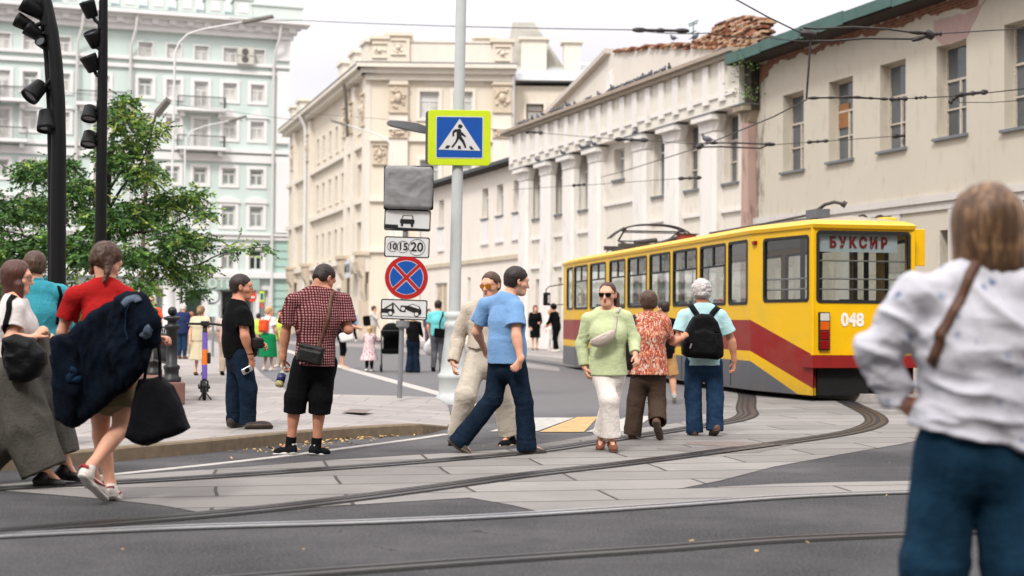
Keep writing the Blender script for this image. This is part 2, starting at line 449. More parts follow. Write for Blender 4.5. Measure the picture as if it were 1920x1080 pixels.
def arm(J, i, ex=0.0, t1=2.0, cut=True, ex2=None, wide=0.0):
    """arm or sleeve to t1 (1 = elbow, 2 = wrist)"""
    S = J.S; e2 = ex if ex2 is None else ex2
    g = 1.0 if J.sex == "m" else .86
    r = [(.056 * g * S + ex), (.043 * g * S + (ex + e2) / 2), (.029 * g * S + e2)]
    a, b, c = J.sh[i], J.el[i], J.wr[i]
    if t1 >= 2:
        end, d, re = c, unit(c - b), r[2]; fs = [cone(a, b, r[0], r[1]), cone(b, c + d * .02 * (1 if cut else 0), r[1], r[2])]
        if not cut or True: fs.append(ell(b + (c - b) * .22, (unit(c - b),) + perp(c - b), (.09 * S, .045 * g * S + e2 * .9, .045 * g * S + e2 * .9)))
    elif t1 > 1:
        q = b + (c - b) * (t1 - 1); end, d = q, unit(c - b); re = r[1] + (r[2] - r[1]) * (t1 - 1) + wide; fs = [cone(a, b, r[0], r[1]), cone(b, q + d * .02, r[1], re)]
    else:
        q = a + (b - a) * t1; end, d = q, unit(b - a); re = r[0] + (r[1] - r[0]) * t1 + wide; fs = [cone(a, q + d * .02, r[0], re)]
    f = U(*fs, k=.02)
    if cut:
        f = I(f, plane(end, d)); f = D(f, cone(end - d * .025, end + d * .05, max(re - .018, .004), max(re - .008, .006)))
    return f
def leg(J, i, ex=0.0, t1=2.0, cut=True, rk=None, ra=None, hem=None):
    S = J.S
    a, b, c = J.hip[i], J.kn[i], J.an[i]
    r0 = .090 * S + ex * .75; r1 = (rk if rk else .057 * S + ex); r2 = (ra if ra else .037 * S + ex)
    back = -unit(unit(b - a) * 0 + J.PF - unit(c - b) * (J.PF @ unit(c - b)))
    if t1 >= 2:
        end, d, re = c, unit(c - b), r2
        fs = [cone(a, b, r0, r1), cone(b, c + (d * .02 if cut else 0 * d), r1, r2)]
        fs.append(ell(b + (c - b) * .3 + back * .012 * S, (d,) + perp(d), (.15 * S, .053 * S + ex, .052 * S + ex)))
    else:
        if t1 > 1: q = b + (c - b) * (t1 - 1); d = unit(c - b); re = ra if ra else r1; fs = [cone(a, b, r0, r1), cone(b, q + d * .02, r1, re)]
        else: q = a + (b - a) * t1; d = unit(b - a); re = ra if ra else r1; fs = [cone(a, q + d * .02, r0, re)]
        end = q
    if hem is not None: end = end + d * hem
    f = U(*fs, k=.03)
    if cut:
        f = I(f, plane(end, d)); f = D(f, cone(end - d * .03, end + d * .05, re - .024, re - .012))
    return f
def hand(J, i, curl=.45, spread=1.0, S=None):
    S = S or J.S; w = J.wr[i]; d = unit(J.ti[i] - w)
    n = J.pc - w; n = n - d * (n @ d); n = unit(n) if np.linalg.norm(n) > .03 else unit(np.cross(d, J.F))
    if hasattr(J, "pn") and J.pn.get(i) is not None: n = unit(np.asarray(J.pn[i]) - d * (np.asarray(J.pn[i]) @ d))
    q = unit(np.cross(n, d))
    ts = 1.0 if q @ (J.F - d * (J.F @ d) + UPZ * .3) >= 0 else -1.0
    k0 = w + d * .088 * S
    fs = [econe(w, k0, (.024 * S, .017 * S), (.037 * S, .013 * S), n), cone(w - d * .02, w + d * .02, .026 * S, .022 * S)]
    for o, L, r in ((.028, .070, .0085), (.009, .080, .009), (-.010, .074, .0085), (-.028, .058, .0078)):
        p = k0 + q * ts * o * S - d * .006 * S * (abs(o) > .02); a = curl * (.55 + .5 * abs(o) * 12) * .7; fd = unit(d + q * ts * o * spread * 2)
        for m, rr in ((.46, 1.0), (.30, .93), (.24, .85)):
            e = p + (fd * math.cos(a) + n * math.sin(a)) * L * m * S; fs.append(cone(p, e, r * S * rr, r * S * rr * .93)); p = e; a += curl * 1.05
    t0 = w + d * .03 * S + q * ts * .022 * S; t1 = t0 + unit(d * .75 + q * ts * .62 + n * .45) * .042 * S; t2 = t1 + unit(d * .95 + q * ts * .1 + n * (.3 + curl * .5)) * .034 * S
    fs += [cone(t0, t1, .0135 * S, .011 * S), cone(t1, t2, .011 * S, .0085 * S)]
    return U(*fs, k=.008)
def headf(J, nose=1.0):
    S = J.HS; c, f, u, r = J.hc, J.hf, J.hu, J.hr
    X = lambda a, b, e: c + (r * a + f * b + u * e) * S
    ax = (r, f, u)
    fs = [ell(X(0, -.012, .028), ax, (.077 * S, .097 * S, .092 * S)), ell(X(0, .030, -.045), ax, (.060 * S, .063 * S, .074 * S)),
          cone(X(-.022, .066, -.098), X(.022, .066, -.098), .020 * S, .020 * S), cone(X(-.036, .076, .022), X(.036, .076, .022), .016 * S, .016 * S)]
    h = U(*fs, k=.035 * S)
    h = U(h, cone(X(-.047, .058, -.030), X(-.052, .03, -.03), .018 * S, .02 * S), cone(X(.047, .058, -.030), X(.052, .03, -.03), .018 * S, .02 * S), k=.02 * S)
    h = D(h, ell(X(-.031, .100, -.002), ax, (.018 * S, .016 * S, .012 * S)), ell(X(.031, .100, -.002), ax, (.018 * S, .016 * S, .012 * S)), k=.012 * S)
    h = U(h, cone(X(0, .090, .008), X(0, .112 * nose, -.036), .009 * S, .0125 * S), cone(X(-.013, .092, -.038), X(.013, .092, -.038), .009 * S, .009 * S), k=.012 * S)
    h = U(h, cone(X(-.020, .083, -.066), X(.020, .083, -.066), .010 * S, .010 * S), cone(X(-.016, .081, -.078), X(.016, .081, -.078), .010 * S, .010 * S), k=.008 * S)
    h = D(h, cone(X(-.024, .096, -.072), X(.024, .096, -.072), .003 * S, .003 * S), k=.004)
    for s in (-1, 1):
        e = ell(X(s * .079, -.008, -.008), (unit(r + f * s * .35), unit(f - r * s * .35), u), (.010 * S, .021 * S, .033 * S))
        h = U(h, D(e, ell(X(s * .089, -.004, -.006), ax, (.006 * S, .011 * S, .018 * S)), k=.004), k=.006)
    g = .050 if J.sex == "f" else .059
    return U(h, cone(J.nb - J.up * .05, X(0, -.022, -.055), g * J.S * 1.06, g * J.S), k=.025)
def bodyf(J, curl=(.45, .45), hands=(1, 1), feet=True, nose=1.0):
    fs = [torso(J)]
    for i in (0, 1):
        fs.append(arm(J, i, 0, 2, False))
        if hands[i]: fs.append(hand(J, i, curl[i]))
        fs.append(leg(J, i, getattr(J, 'slim', 0.0), 2, False))
        if feet:
            m = (J.he[i] + J.to[i]) / 2; fs.append(U(cone(J.an[i], J.he[i] + (J.an[i] - J.he[i]) * .3, .034 * J.S, .026 * J.S), cone(J.an[i], J.to[i] + UPZ * .012, .030 * J.S, .016 * J.S), k=.02))
    return U(headf(J, nose), *fs, k=.018)
def shoe(J, i, w=1.0, hi=.0, low=0.0):
    """(upper, sole) along heel -> toe"""
    S = J.S; a, b = J.he[i], J.to[i]; f = unit(b - a); u = unit((J.an[i] - a) - f * ((J.an[i] - a) @ f)); r = np.cross(f, u); L = np.linalg.norm(b - a)
    X = lambda t, l, h: a + f * L * t + r * l * S + u * h * S
    up = U(ell(X(.14, 0, .030), (r, f, u), (.036 * S * w, .050 * S, (.052 - low) * S)), ell(X(.66, 0, .022), (r, f, u), (.046 * S * w, .090 * S, (.040 - low * .3) * S)),
           cone(X(.10, 0, .02), X(.9, 0, .010), .032 * S * w, .030 * S * w), cone(X(.16, 0, .02), J.an[i] + u * hi - u * low, .040 * S, (.040 + hi * .1) * S), k=.03)
    up = I(up, plane(X(0, 0, -.012), -u)); top = J.an[i] + u * (hi - low * .6 + .005)
    up = I(up, plane(top, u + f * .25))
    so = U(econe(X(.10, 0, -.006), X(.45, 0, -.008), (.039 * S * w, .016 * S), (.040 * S * w, .015 * S), u), econe(X(.45, 0, -.008), X(.92, 0, -.004), (.040 * S * w, .015 * S), (.044 * S * w, .014 * S), u), k=.02)
    so = I(so, plane(X(0, 0, -.024), -u), plane(X(0, 0, .006), u))
    return up, so
def cap(J, grow=.010, line=(.085, .072, .012, -.02), nape=-.072, seed=0, sc=(55, 55, 16), amp=.004, vol=(1, 1, 1)):
    """short hair: a cap over the skull, open at the face and nape"""
    S = J.HS; c, f, u, r = J.hc, J.hf, J.hu, J.hr; X = lambda a, b, e: c + (r * a + f * b + u * e) * S
    h = ell(X(0, -.014, .028), (r, f, u), ((.079 + grow) * S * vol[0], (.099 + grow) * S * vol[1], (.093 + grow) * S * vol[2]))
    h = U(h, ell(X(0, -.04, -.03), (r, f, u), ((.066 + grow * .7) * S * vol[0], (.062 + grow * .7) * S, .06 * S)), k=.03)
    f1, u1, f2, u2 = line; n = unit(f * (u1 - u2) - u * (f1 - f2))
    pl = I(plane(X(0, f1, u1), n), plane(X(0, -.05, nape), unit(-u - f * .35))); wob = lambda p: pl(p) + .007 * vnoise(p * 55 + seed) + .006 * vnoise(p * 120 + seed)
    h = I(h, wob, k=.010)
    return folds(h, amp, sc, seed)
def person(J, skin, curl=(.45, .45), hands=(1, 1), feet=True, h=.0075, nose=1.0, name="person"):
    fn = bodyf(J, curl, hands, feet, nose)
    o = sdf_obj(name, fn, J.lo, J.hi, h, skin, None, J.org); J.o = o; J.h = h
    return o
def wear(J, name, fn, m, h=None, lo=None, hi=None, label=None):
    o = sdf_obj(name, fn, J.lo if lo is None else lo, J.hi if hi is None else hi, h or J.h, m, J.o, J.org)
    if label: o["label"] = label
    return o
def wear_at(J, name, fn, m, c, r, h=None): return wear(J, name, fn, m, h, np.asarray(c) - r, np.asarray(c) + r)
def shoes(J, um, sm, **k):
    for i in (0, 1):
        up, so = shoe(J, i, **k); c = (J.he[i] + J.to[i]) / 2
        s = wear_at(J, "shoe", up, um, c, .22, min(J.h, .007)); me = mesh_sdf(so, c - .22, c + .22, min(J.h, .006), "sole", J.org); new_obj("sole", me, sm, s)
def hair(J, fn, m, r=.2, h=None): return wear_at(J, "hair", fn, m, J.hc, r, h or min(J.h, .006))
def shirtf(J, ex=.014, fr=.004, sl=.62, hem=-.10, slw=.02, slx=.012, amp=.006, seed=1, flare=.0, belly=0.0, ripples=True, sc=(8, 8, 4), k=.03, hemn=None, slx2=None):
    """top: trunk plus sleeves to sl, cut level at hem (share of the trunk, 0 = hip line)"""
    up = J.up; he = J.pc + up * J.L * hem; lat = (0.150 if J.sex == "m" else .165) * J.S + ex + flare
    T = U(torso(J, ex, fr, belly), econe(he - up * .02, J.pc + up * J.L * .30, (lat, .118 * J.S + ex + fr + flare * .7), (lat - .012 - flare * .7, (.108 + belly) * J.S + ex + fr), J.PF), k=.04)
    T = I(T, plane(he, -up if hemn is None else hemn)); T = D(T, econe(he - up * .05, he + up * .015, (lat - .014, .1 * J.S + fr), (lat - .02, .09 * J.S + fr), J.PF))
    T = I(T, plane(J.nb + up * .012 + J.F * .02, unit(up + J.F * .35)), k=.01)
    ss = sl if isinstance(sl, (tuple, list)) else (sl, sl)
    A = [arm(J, i, slx, ss[i], True, slx2, slw) for i in (0, 1)]
    ct = []
    if ripples:
        R = unit(np.cross(J.F, up))
        for i in (0, 1):
            if ss[i] > 1: ct.append((J.el[i], unit(J.wr[i] - J.el[i]), .12, .007, 95))
            ct.append((J.sh[i] - up * .12 - (J.sh[i] - J.nb) * .25, unit(up + (J.sh[i] - J.nb) * 3), .13, .005, 75))
        ct.append((J.pc + up * J.L * .22, up, .2, .0055, 60))
    return folds(U(T, *A, k=k), amp, sc, seed, ct, .0006)
def trouserf(J, ex=.014, t1=(2, 2), rk=None, ra=None, top=.18, amp=.006, seed=2, hem=0.0, seat=.0, kn=.006, an=.007, sc=(9, 9, 4)):
    up = J.up; te = J.pc + up * J.L * top
    T = econe(J.pc - up * .03, te + up * .03, ((.143 if J.sex == "m" else .158) * J.S + ex * .6, .116 * J.S + ex + seat), ((.137 if J.sex == "m" else .122) * J.S + ex, .108 * J.S + ex), J.PF)
    L = [leg(J, i, ex, t1[i], True, rk, ra, hem) for i in (0, 1)]
    T = U(T, U(*L, k=.006), k=.05); T = I(T, plane(te, up))
    ct = []
    for i in (0, 1):
        d = unit(J.kn[i] - J.hip[i]); ct.append((J.kn[i], d, .13, kn, 70))
        if t1[i] >= 2: ct.append((J.an[i] - unit(J.an[i] - J.kn[i]) * .06, unit(J.an[i] - J.kn[i]), .11, an, 85))
    ct.append((J.pc - up * .06, unit(up + J.PF * .3), .14, .004, 60))
    return folds(T, amp, sc, seed, ct, .0005)
def glasses(J, m, kind="dark", drop=0.0):
    S = J.HS; c, f, u, r = J.hc, J.hf, J.hu, J.hr; X = lambda a, b, e: c + (r * a + f * b + u * (e - drop)) * S - J.org
    mb = MB()
    for s in (-1, 1):
        q = [X(s * a, .103 - abs(a) * .22, b) for a, b in ((.006, .012), (.05, .014), (.062, .008), (.058, -.018), (.045, -.026), (.018, -.024), (.008, -.012))]
        mb.prism(q, f * .006 * S)
        mb.tube([X(s * .060, .085, .008), X(s * .081, .05, .006), X(s * .083, -.01, .004)], .0035 * S, 6)
    mb.tube([X(-.01, .106, .006), X(.01, .106, .006)], .003 * S, 6)
    return mb.build("sunglasses" if kind == "dark" else "glasses", m, J.o)
def eyes(J, white, dark):
    S = J.HS; c, f, u, r = J.hc, J.hf, J.hu, J.hr
    for s in (-1, 1):
        p = c + (r * s * .031 + f * .082 + u * -.001) * S - J.org
        a = MB(); a.lathe([(.0115 * S * math.sin(t), .0115 * S * math.cos(t)) for t in np.linspace(.05, PI - .05, 8)], p, 10); e = a.build("eye", white, J.o)
        b = MB(); q = p + f * .0085 * S; b.lathe([(.0055 * S * math.sin(t), .0055 * S * math.cos(t)) for t in np.linspace(.05, PI - .05, 6)], q, 8); b.build("pupil", dark, e)
        g = MB(); B = lambda a_, b_: c + (r * s * a_ + f * b_ + u * .020) * S - J.org
        g.tube([B(.014, .097), B(.032, .096) + u * .004, B(.05, .082)], [.003, .004, .002], 6); g.build("eyebrow", dark, J.o)
def lips(J, m):
    S = J.HS; c, f, u, r = J.hc, J.hf, J.hu, J.hr; X = lambda a, b, e: c + (r * a + f * b + u * e) * S - J.org
    g = MB(); g.tube([X(-.022, .085, -.071), X(-.01, .0945, -.066), X(0, .096, -.068), X(.01, .0945, -.066), X(.022, .085, -.071)], [.002, .0055, .005, .0055, .002], 6)
    g.tube([X(-.02, .085, -.073), X(0, .0945, -.078), X(.02, .085, -.073)], [.002, .006, .002], 6); g.build("lips", m, J.o)

# ---- skin, hair and cloth materials
def skin_mat(name, col):
    n = NT(name); c = rgb(col); f = n.noise(9, 5, .6); f2 = n.noise(60, 2)
    k = n.ramp(f, [(.3, tuple(x * .86 for x in c[:3]) + (1,)), (.55, c), (.75, (min(1, c[0] * 1.08), c[1] * .93, c[2] * .9, 1))])
    n.set(k, .55, 0, .35); n.b.inputs["Subsurface Weight"].default_value = .0; n.bump(f2, .12, .002); return n.m
def hair_mat(name, col, col2=None, s=(120, 120, 12)):
    n = NT(name); c = rgb(col); d = rgb(col2) if col2 else tuple(min(1, x * 1.9) for x in c[:3]) + (1,)
    v = n.coord(s); f = n.noise(1.0, 4, .65, v, .4); g = n.noise(14, 3)
    n.set(n.ramp(n.math("ADD", n.math("MULTIPLY", f, .65), n.math("MULTIPLY", g, .35)), [(.32, tuple(x * .55 for x in c[:3]) + (1,)), (.5, c), (.68, d)]), .5, 0, .35)
    n.bump(f, .6, .006); return n.m
def cloth(name, col, var=.10, rough=.9, weave=420, bump=.12, col2=None, vs=5, fade=None):
    n = NT(name); c = rgb(col); f = n.noise(vs, 6, .62); w = n.noise(weave, 2, .5)
    lo = tuple(x * (1 - var) for x in c[:3]) + (1,); hi = rgb(col2) if col2 else tuple(min(1, x * (1 + var)) for x in c[:3]) + (1,)
    k = n.ramp(f, [(.3, lo), (.7, hi)])
    k = n.mix(n.math("MULTIPLY", w, .35), k, tuple(x * .75 for x in c[:3]) + (1,))
    n.set(k, rough, 0, .12); n.b.inputs["Sheen Weight"].default_value = .12 if sum(col) > 240 else 0
    n.bump(n.math("ADD", creases(n), n.math("MULTIPLY", w, .12)), .16 + bump, .014); return n.m
def creases(n):
    """sharp little folds, running mostly down and across the cloth"""
    a = n.noise(7, 5, .6, n.coord((1.6, 1.6, .7), rot=(.3, .2, 0)), .6); b = n.noise(13, 4, .6, n.coord((.7, .7, 1.5), rot=(.2, -.5, .3)), .8)
    r = lambda x: n.math("POWER", n.math("SUBTRACT", 1.0, n.math("MULTIPLY", n.math("ABSOLUTE", n.math("SUBTRACT", x, .5)), 2.6)), 3.0)
    return n.math("ADD", n.math("MULTIPLY", r(a), .9), n.math("MULTIPLY", r(b), .5))
def denim(name, col, pale):
    n = NT(name); c = rgb(col); p = rgb(pale); f = n.noise(6, 6, .65); v = n.coord((260, 260, 60)); w = n.noise(1, 2, .5, v)
    k = n.ramp(f, [(.35, c), (.72, p)]); n.set(n.mix(n.math("MULTIPLY", w, .5), k, tuple(x * .7 for x in c[:3]) + (1,)), .95, 0, .08)
    n.bump(n.math("ADD", creases(n), n.math("MULTIPLY", w, .15)), .3, .014); return n.m

SK1 = skin_mat("skin fair", (214, 160, 132)); SK2 = skin_mat("skin tanned", (190, 132, 104)); SK3 = skin_mat("skin ruddy", (200, 138, 110))
HB = hair_mat("hair dark brown", (34, 24, 20), (58, 42, 34)); HBR = hair_mat("hair brown", (66, 46, 33), (112, 82, 58)); HG = hair_mat("hair grey", (176, 170, 166), (232, 228, 224))
HBL = hair_mat("hair blond", (170, 138, 92), (222, 196, 150)); HX = hair_mat("hair auburn", (74, 44, 36))
HWO = hair_mat("hair dark blond", (92, 68, 48), (172, 134, 98), (40, 40, 4)); HRW = hair_mat("hair chestnut", (62, 40, 28), (116, 82, 56), (60, 60, 14))
BLK = cloth("black cloth", (9, 9, 10), .25); WHT = cloth("white cloth", (226, 224, 222), .05); RUB = mat("black rubber", (18, 18, 18), .7, .2, 30)
SOLEW = mat("white sole rubber", (206, 202, 194), .7, .12, 20); LEA = mat("black leather", (24, 22, 22), .55, .2, 20, .3, 90, spec=.25); LEB = mat("brown leather", (88, 58, 40), .55, .2, 18, .3, 90)
SOCK = cloth("black sock", (15, 15, 16)); DKEYE = mat("dark eye", (30, 22, 18), .3); WHEYE = mat("white eye", (225, 220, 214), .3)
LENS = mat("black lens", (14, 13, 14), .12, .1, 4, 0); LENSY = mat("amber lens", (150, 92, 12), .15, .1, 4, 0); LIP = mat("lip", (168, 92, 84), .45, .1, 30)
DJ = denim("blue denim", (24, 42, 66), (48, 74, 102)); DJD = denim("dark denim", (16, 26, 40), (32, 48, 66)); GLS = mat("thin frame", (60, 52, 46), .3)
SILV = mat("silver metal", (190, 190, 190), .35, .05, 10, 0, metal=.9)
# ------------------------------------------------------------------ light and sky
w = bpy.data.worlds.new("World"); scene.world = w; w.use_nodes = True
_t = w.node_tree; bgn = _t.nodes["Background"]
sky = _t.nodes.new("ShaderNodeTexSky"); sky.sky_type = "NISHITA"; sky.sun_disc = False
SUN_EL, SUN_AZ = math.radians(47), math.radians(200)
sky.sun_elevation = SUN_EL; sky.sun_rotation = SUN_AZ; sky.air_density = 1.0; sky.dust_density = 4.0; sky.ozone_density = 1.0
tcw = _t.nodes.new("ShaderNodeTexCoord"); mpw = _t.nodes.new("ShaderNodeMapping"); mpw.inputs["Scale"].default_value = (1.2, 1.2, 3.5); _t.links.new(tcw.outputs["Generated"], mpw.inputs[0])
nzw = _t.nodes.new("ShaderNodeTexNoise"); nzw.inputs["Scale"].default_value = 1.6; nzw.inputs["Detail"].default_value = 6; _t.links.new(mpw.outputs[0], nzw.inputs["Vector"])
rpw = _t.nodes.new("ShaderNodeValToRGB"); rpw.color_ramp.elements[0].position = .36; rpw.color_ramp.elements[1].position = .66
rpw.color_ramp.elements[0].color = (9.6, 9.1, 9.3, 1); rpw.color_ramp.elements[1].color = (12.2, 11.75, 11.9, 1); _t.links.new(nzw.outputs["Fac"], rpw.inputs[0])
mxw = _t.nodes.new("ShaderNodeMix"); mxw.data_type = "RGBA"; mxw.inputs[0].default_value = .85
sxw = _t.nodes.new("ShaderNodeSeparateXYZ"); _t.links.new(tcw.outputs["Generated"], sxw.inputs[0])   # an overcast sky is brighter overhead
m1w = _t.nodes.new("ShaderNodeMath"); m1w.operation = "MAXIMUM"; m1w.inputs[1].default_value = 0; _t.links.new(sxw.outputs[2], m1w.inputs[0])
m2w = _t.nodes.new("ShaderNodeMath"); m2w.operation = "MULTIPLY_ADD"; m2w.inputs[1].default_value = 1.62; m2w.inputs[2].default_value = .36; _t.links.new(m1w.outputs[0], m2w.inputs[0])
vmw = _t.nodes.new("ShaderNodeVectorMath"); vmw.operation = "SCALE"; _t.links.new(rpw.outputs[0], vmw.inputs[0]); _t.links.new(m2w.outputs[0], vmw.inputs["Scale"])
_t.links.new(sky.outputs[0], mxw.inputs[6]); _t.links.new(vmw.outputs[0], mxw.inputs[7]); _t.links.new(mxw.outputs[2], bgn.inputs[0])
bgn.inputs[1].default_value = .085
sl = bpy.data.lights.new("sun", "SUN"); sl.energy = 1.5; sl.angle = math.radians(10); sl.color = (1, .975, .935); so = bpy.data.objects.new("sun", sl); COL.objects.link(so)
sd = Vector((math.sin(SUN_AZ) * math.cos(SUN_EL), math.cos(SUN_AZ) * math.cos(SUN_EL), math.sin(SUN_EL)))
so.rotation_euler = sd.to_track_quat("Z", "Y").to_euler(); so.location = (0, -20, 40)
scene.view_settings.view_transform = "Standard"; scene.view_settings.look = "None"; scene.view_settings.exposure = 0.86; scene.view_settings.gamma = 1
scene.cycles.max_bounces = 8; scene.cycles.transparent_max_bounces = 12

# ------------------------------------------------------------------ ground
def structure(o): o["kind"] = "structure"; return o
def asphalt(name, lo, hi, grain=210, patch=True):
    n = NT(name); f = n.noise(grain, 2, .75); f2 = n.noise(grain * .42, 2, .6); g = n.noise(.45, 6, .62); h = n.noise(2.6, 5, .7); st = n.noise(.9, 5, .6, n.coord((.25, 1, 1), rot=(0, 0, -.25)))
    fm = n.math("ADD", n.math("MULTIPLY", f, .6), n.math("MULTIPLY", f2, .4))
    k = n.ramp(fm, [(.36, tuple(x * .55 for x in rgb(lo)[:3]) + (1,)), (.46, rgb(lo)), (.54, rgb(hi)), (.66, rgb(tuple(min(255, c * 1.55) for c in hi)))])
    k = n.mix(n.ramp(g, [(.4, (0, 0, 0, 1)), (.68, (.45, .45, .45, 1))]), k, (.13, .125, .13, 1))
    k = n.mix(n.ramp(h, [(.50, (0, 0, 0, 1)), (.72, (.45, .45, .45, 1))]), k, (.028, .027, .029, 1)); k = n.mix(n.ramp(st, [(.52, (0, 0, 0, 1)), (.75, (.3, .3, .3, 1))]), k, (.15, .14, .135, 1))
    vo = n.new("ShaderNodeTexVoronoi"); vo.feature = "DISTANCE_TO_EDGE"; vo.inputs["Scale"].default_value = .32; w = n.new("ShaderNodeTexNoise"); w.inputs["Scale"].default_value = 1.3; w.inputs["Detail"].default_value = 6; n.link(n.tc.outputs["Object"], w.inputs[0])
    m = n.new("ShaderNodeVectorMath"); m.operation = "MULTIPLY_ADD"; n.link(w.outputs["Color"], m.inputs[0]); m.inputs[1].default_value = (1.2, 1.2, 0); n.link(n.tc.outputs["Object"], m.inputs[2]); n.link(m.outputs[0], vo.inputs["Vector"])
    k = n.mix(n.math("MULTIPLY", n.math("LESS_THAN", vo.outputs["Distance"], .002), n.math("GREATER_THAN", g, .58)), k, (.015, .014, .014, 1))
    if patch:                           # further up the street: smoother asphalt, with grazing-angle paleness painted into the colour
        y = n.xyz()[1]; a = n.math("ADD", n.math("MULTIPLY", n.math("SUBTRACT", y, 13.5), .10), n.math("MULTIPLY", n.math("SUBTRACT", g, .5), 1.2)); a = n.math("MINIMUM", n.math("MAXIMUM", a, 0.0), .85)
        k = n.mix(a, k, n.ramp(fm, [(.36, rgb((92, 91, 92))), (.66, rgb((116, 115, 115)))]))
    n.set(k, .92, 0, .2); n.bump(fm, .9, .008); return n.m
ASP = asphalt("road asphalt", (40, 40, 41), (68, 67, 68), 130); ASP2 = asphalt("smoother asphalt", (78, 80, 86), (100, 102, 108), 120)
def slabs(name, bw, bh, rz, lo, hi, mortar, ms=.012, off=.5, cracks=True, squash=1.0):
    n = NT(name); v = n.coord((1, 1, 1), rot=(0, 0, rz)); nz = n.new("ShaderNodeTexNoise"); nz.inputs["Scale"].default_value = .8; n.link(v, nz.inputs["Vector"])
    m = n.new("ShaderNodeVectorMath"); m.operation = "MULTIPLY_ADD"; n.link(nz.outputs["Color"], m.inputs[0]); m.inputs[1].default_value = (.10, .10, 0); n.link(v, m.inputs[2])
    b = n.new("ShaderNodeTexBrick"); n.link(m.outputs[0], b.inputs["Vector"]); b.inputs["Scale"].default_value = 1; b.inputs["Brick Width"].default_value = bw; b.inputs["Row Height"].default_value = bh
    b.inputs["Mortar Size"].default_value = ms; b.inputs["Mortar Smooth"].default_value = .3; b.inputs["Bias"].default_value = 0; b.offset = off; b.squash = squash
    b.inputs["Color1"].default_value = rgb(lo); b.inputs["Color2"].default_value = rgb(hi); b.inputs["Mortar"].default_value = rgb(mortar)
    st = n.noise(1.3, 6, .65); sp = n.noise(160, 3, .6)
    k = n.mix(n.ramp(st, [(.42, (0, 0, 0, 1)), (.75, (.38, .38, .38, 1))]), b.outputs["Color"], rgb(tuple(c * .72 for c in lo)))
    k = n.mix(n.math("MULTIPLY", sp, .35), k, rgb(tuple(c * .78 for c in lo)))
    n.set(k, .85, 0, .3); n.bump(n.math("ADD", n.math("MULTIPLY", b.outputs["Fac"], -1.0), n.math("MULTIPLY", sp, .25)), .5, .010); return n.m
PAV = slabs("pavement slabs", .95, .42, .10, (142, 137, 133), (162, 155, 150), (94, 90, 87), .008)
TRK = slabs("track slabs", 1.9, .62, -.20, (116, 113, 109), (141, 137, 132), (50, 47, 45), .016)
GRN = mat("kerb granite", (112, 98, 80), .85, .2, 12, .4, 120, .004); GRT = mat("pale granite strip", (168, 162, 156), .85, .1, 8, .3, 90)
def worn(name, col):
    n = NT(name); f = n.noise(7, 7, .72); g = n.noise(90, 3, .6); a = n.ramp(f, [(.36, (1, 1, 1, 1)), (.62, (.12, .12, .12, 1))]); k = n.mix(n.math("MULTIPLY", n.math("ADD", a, n.math("MULTIPLY", g, .3)), .38), rgb(col), (.07, .068, .07, 1)); n.set(k, .85, 0, .2); n.bump(g, .4, .004); return n.m
PWH = worn("worn white paint", (180, 177, 170)); PYE = worn("worn yellow paint", (188, 158, 106))
def sheet(name, pts, z, m, kind="structure"):
    """a flat patch of ground traced round its edge"""
    bm = bmesh.new(); vs = [bm.verts.new((p[0], p[1], p[2] if len(p) > 2 and z is None else z)) for p in pts]; f = bm.faces.new(vs)
    if f.normal.z < 0: f.normal_flip()
    bm.normal_update()
    if f.normal.z < 0: f.normal_flip()
    bmesh.ops.triangulate(bm, faces=[f])
    me = bpy.data.meshes.new(name); bm.to_mesh(me); bm.free(); o = new_obj(name, me, m); o["kind"] = kind; return o
def gp(pts, z=0.0): return [tuple(G(a, b, z)[:2]) for a, b in pts]
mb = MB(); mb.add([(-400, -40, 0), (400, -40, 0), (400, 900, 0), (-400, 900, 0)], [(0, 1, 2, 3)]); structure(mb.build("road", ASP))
def smooth_line(pts, n=60):
    """Catmull-Rom through points"""
    p = np.array(pts, float); p = np.vstack([2 * p[0] - p[1], p, 2 * p[-1] - p[-2]]); out = []
    for i in range(1, len(p) - 2):
        for t in np.linspace(0, 1, max(2, n // (len(p) - 3)), endpoint=False):
            out.append(.5 * ((2 * p[i]) + (-p[i - 1] + p[i + 1]) * t + (2 * p[i - 1] - 5 * p[i] + 4 * p[i + 1] - p[i + 2]) * t * t + (-p[i - 1] + 3 * p[i] - 3 * p[i + 1] + p[i + 2]) * t ** 3))
    out.append(p[-2]); return np.array(out)
def ribbon(name, line, w0, w1, z0, z1, m, mbx=None):
    """a strip along a ground line between offsets w0..w1 (left of travel is +), with sides"""
    L = np.asarray(line)[:, :2]; t = np.gradient(L, axis=0); t /= np.linalg.norm(t, axis=1, keepdims=True); nrm = np.stack([-t[:, 1], t[:, 0]], 1)
    vs = []; fs = []
    for i in range(len(L)):
        for o, z in ((w0, z0), (w0, z1), (w1, z1), (w1, z0)): q = L[i] + nrm[i] * o; vs.append((q[0], q[1], z))
    for i in range(len(L) - 1):
        for j in range(3): fs.append((i * 4 + j, i * 4 + j + 1, i * 4 + 5 + j, i * 4 + 4 + j))
    mb = mbx or MB(); mb.add(vs, fs)
    return mb if mbx is not None else mb.build(name, m)
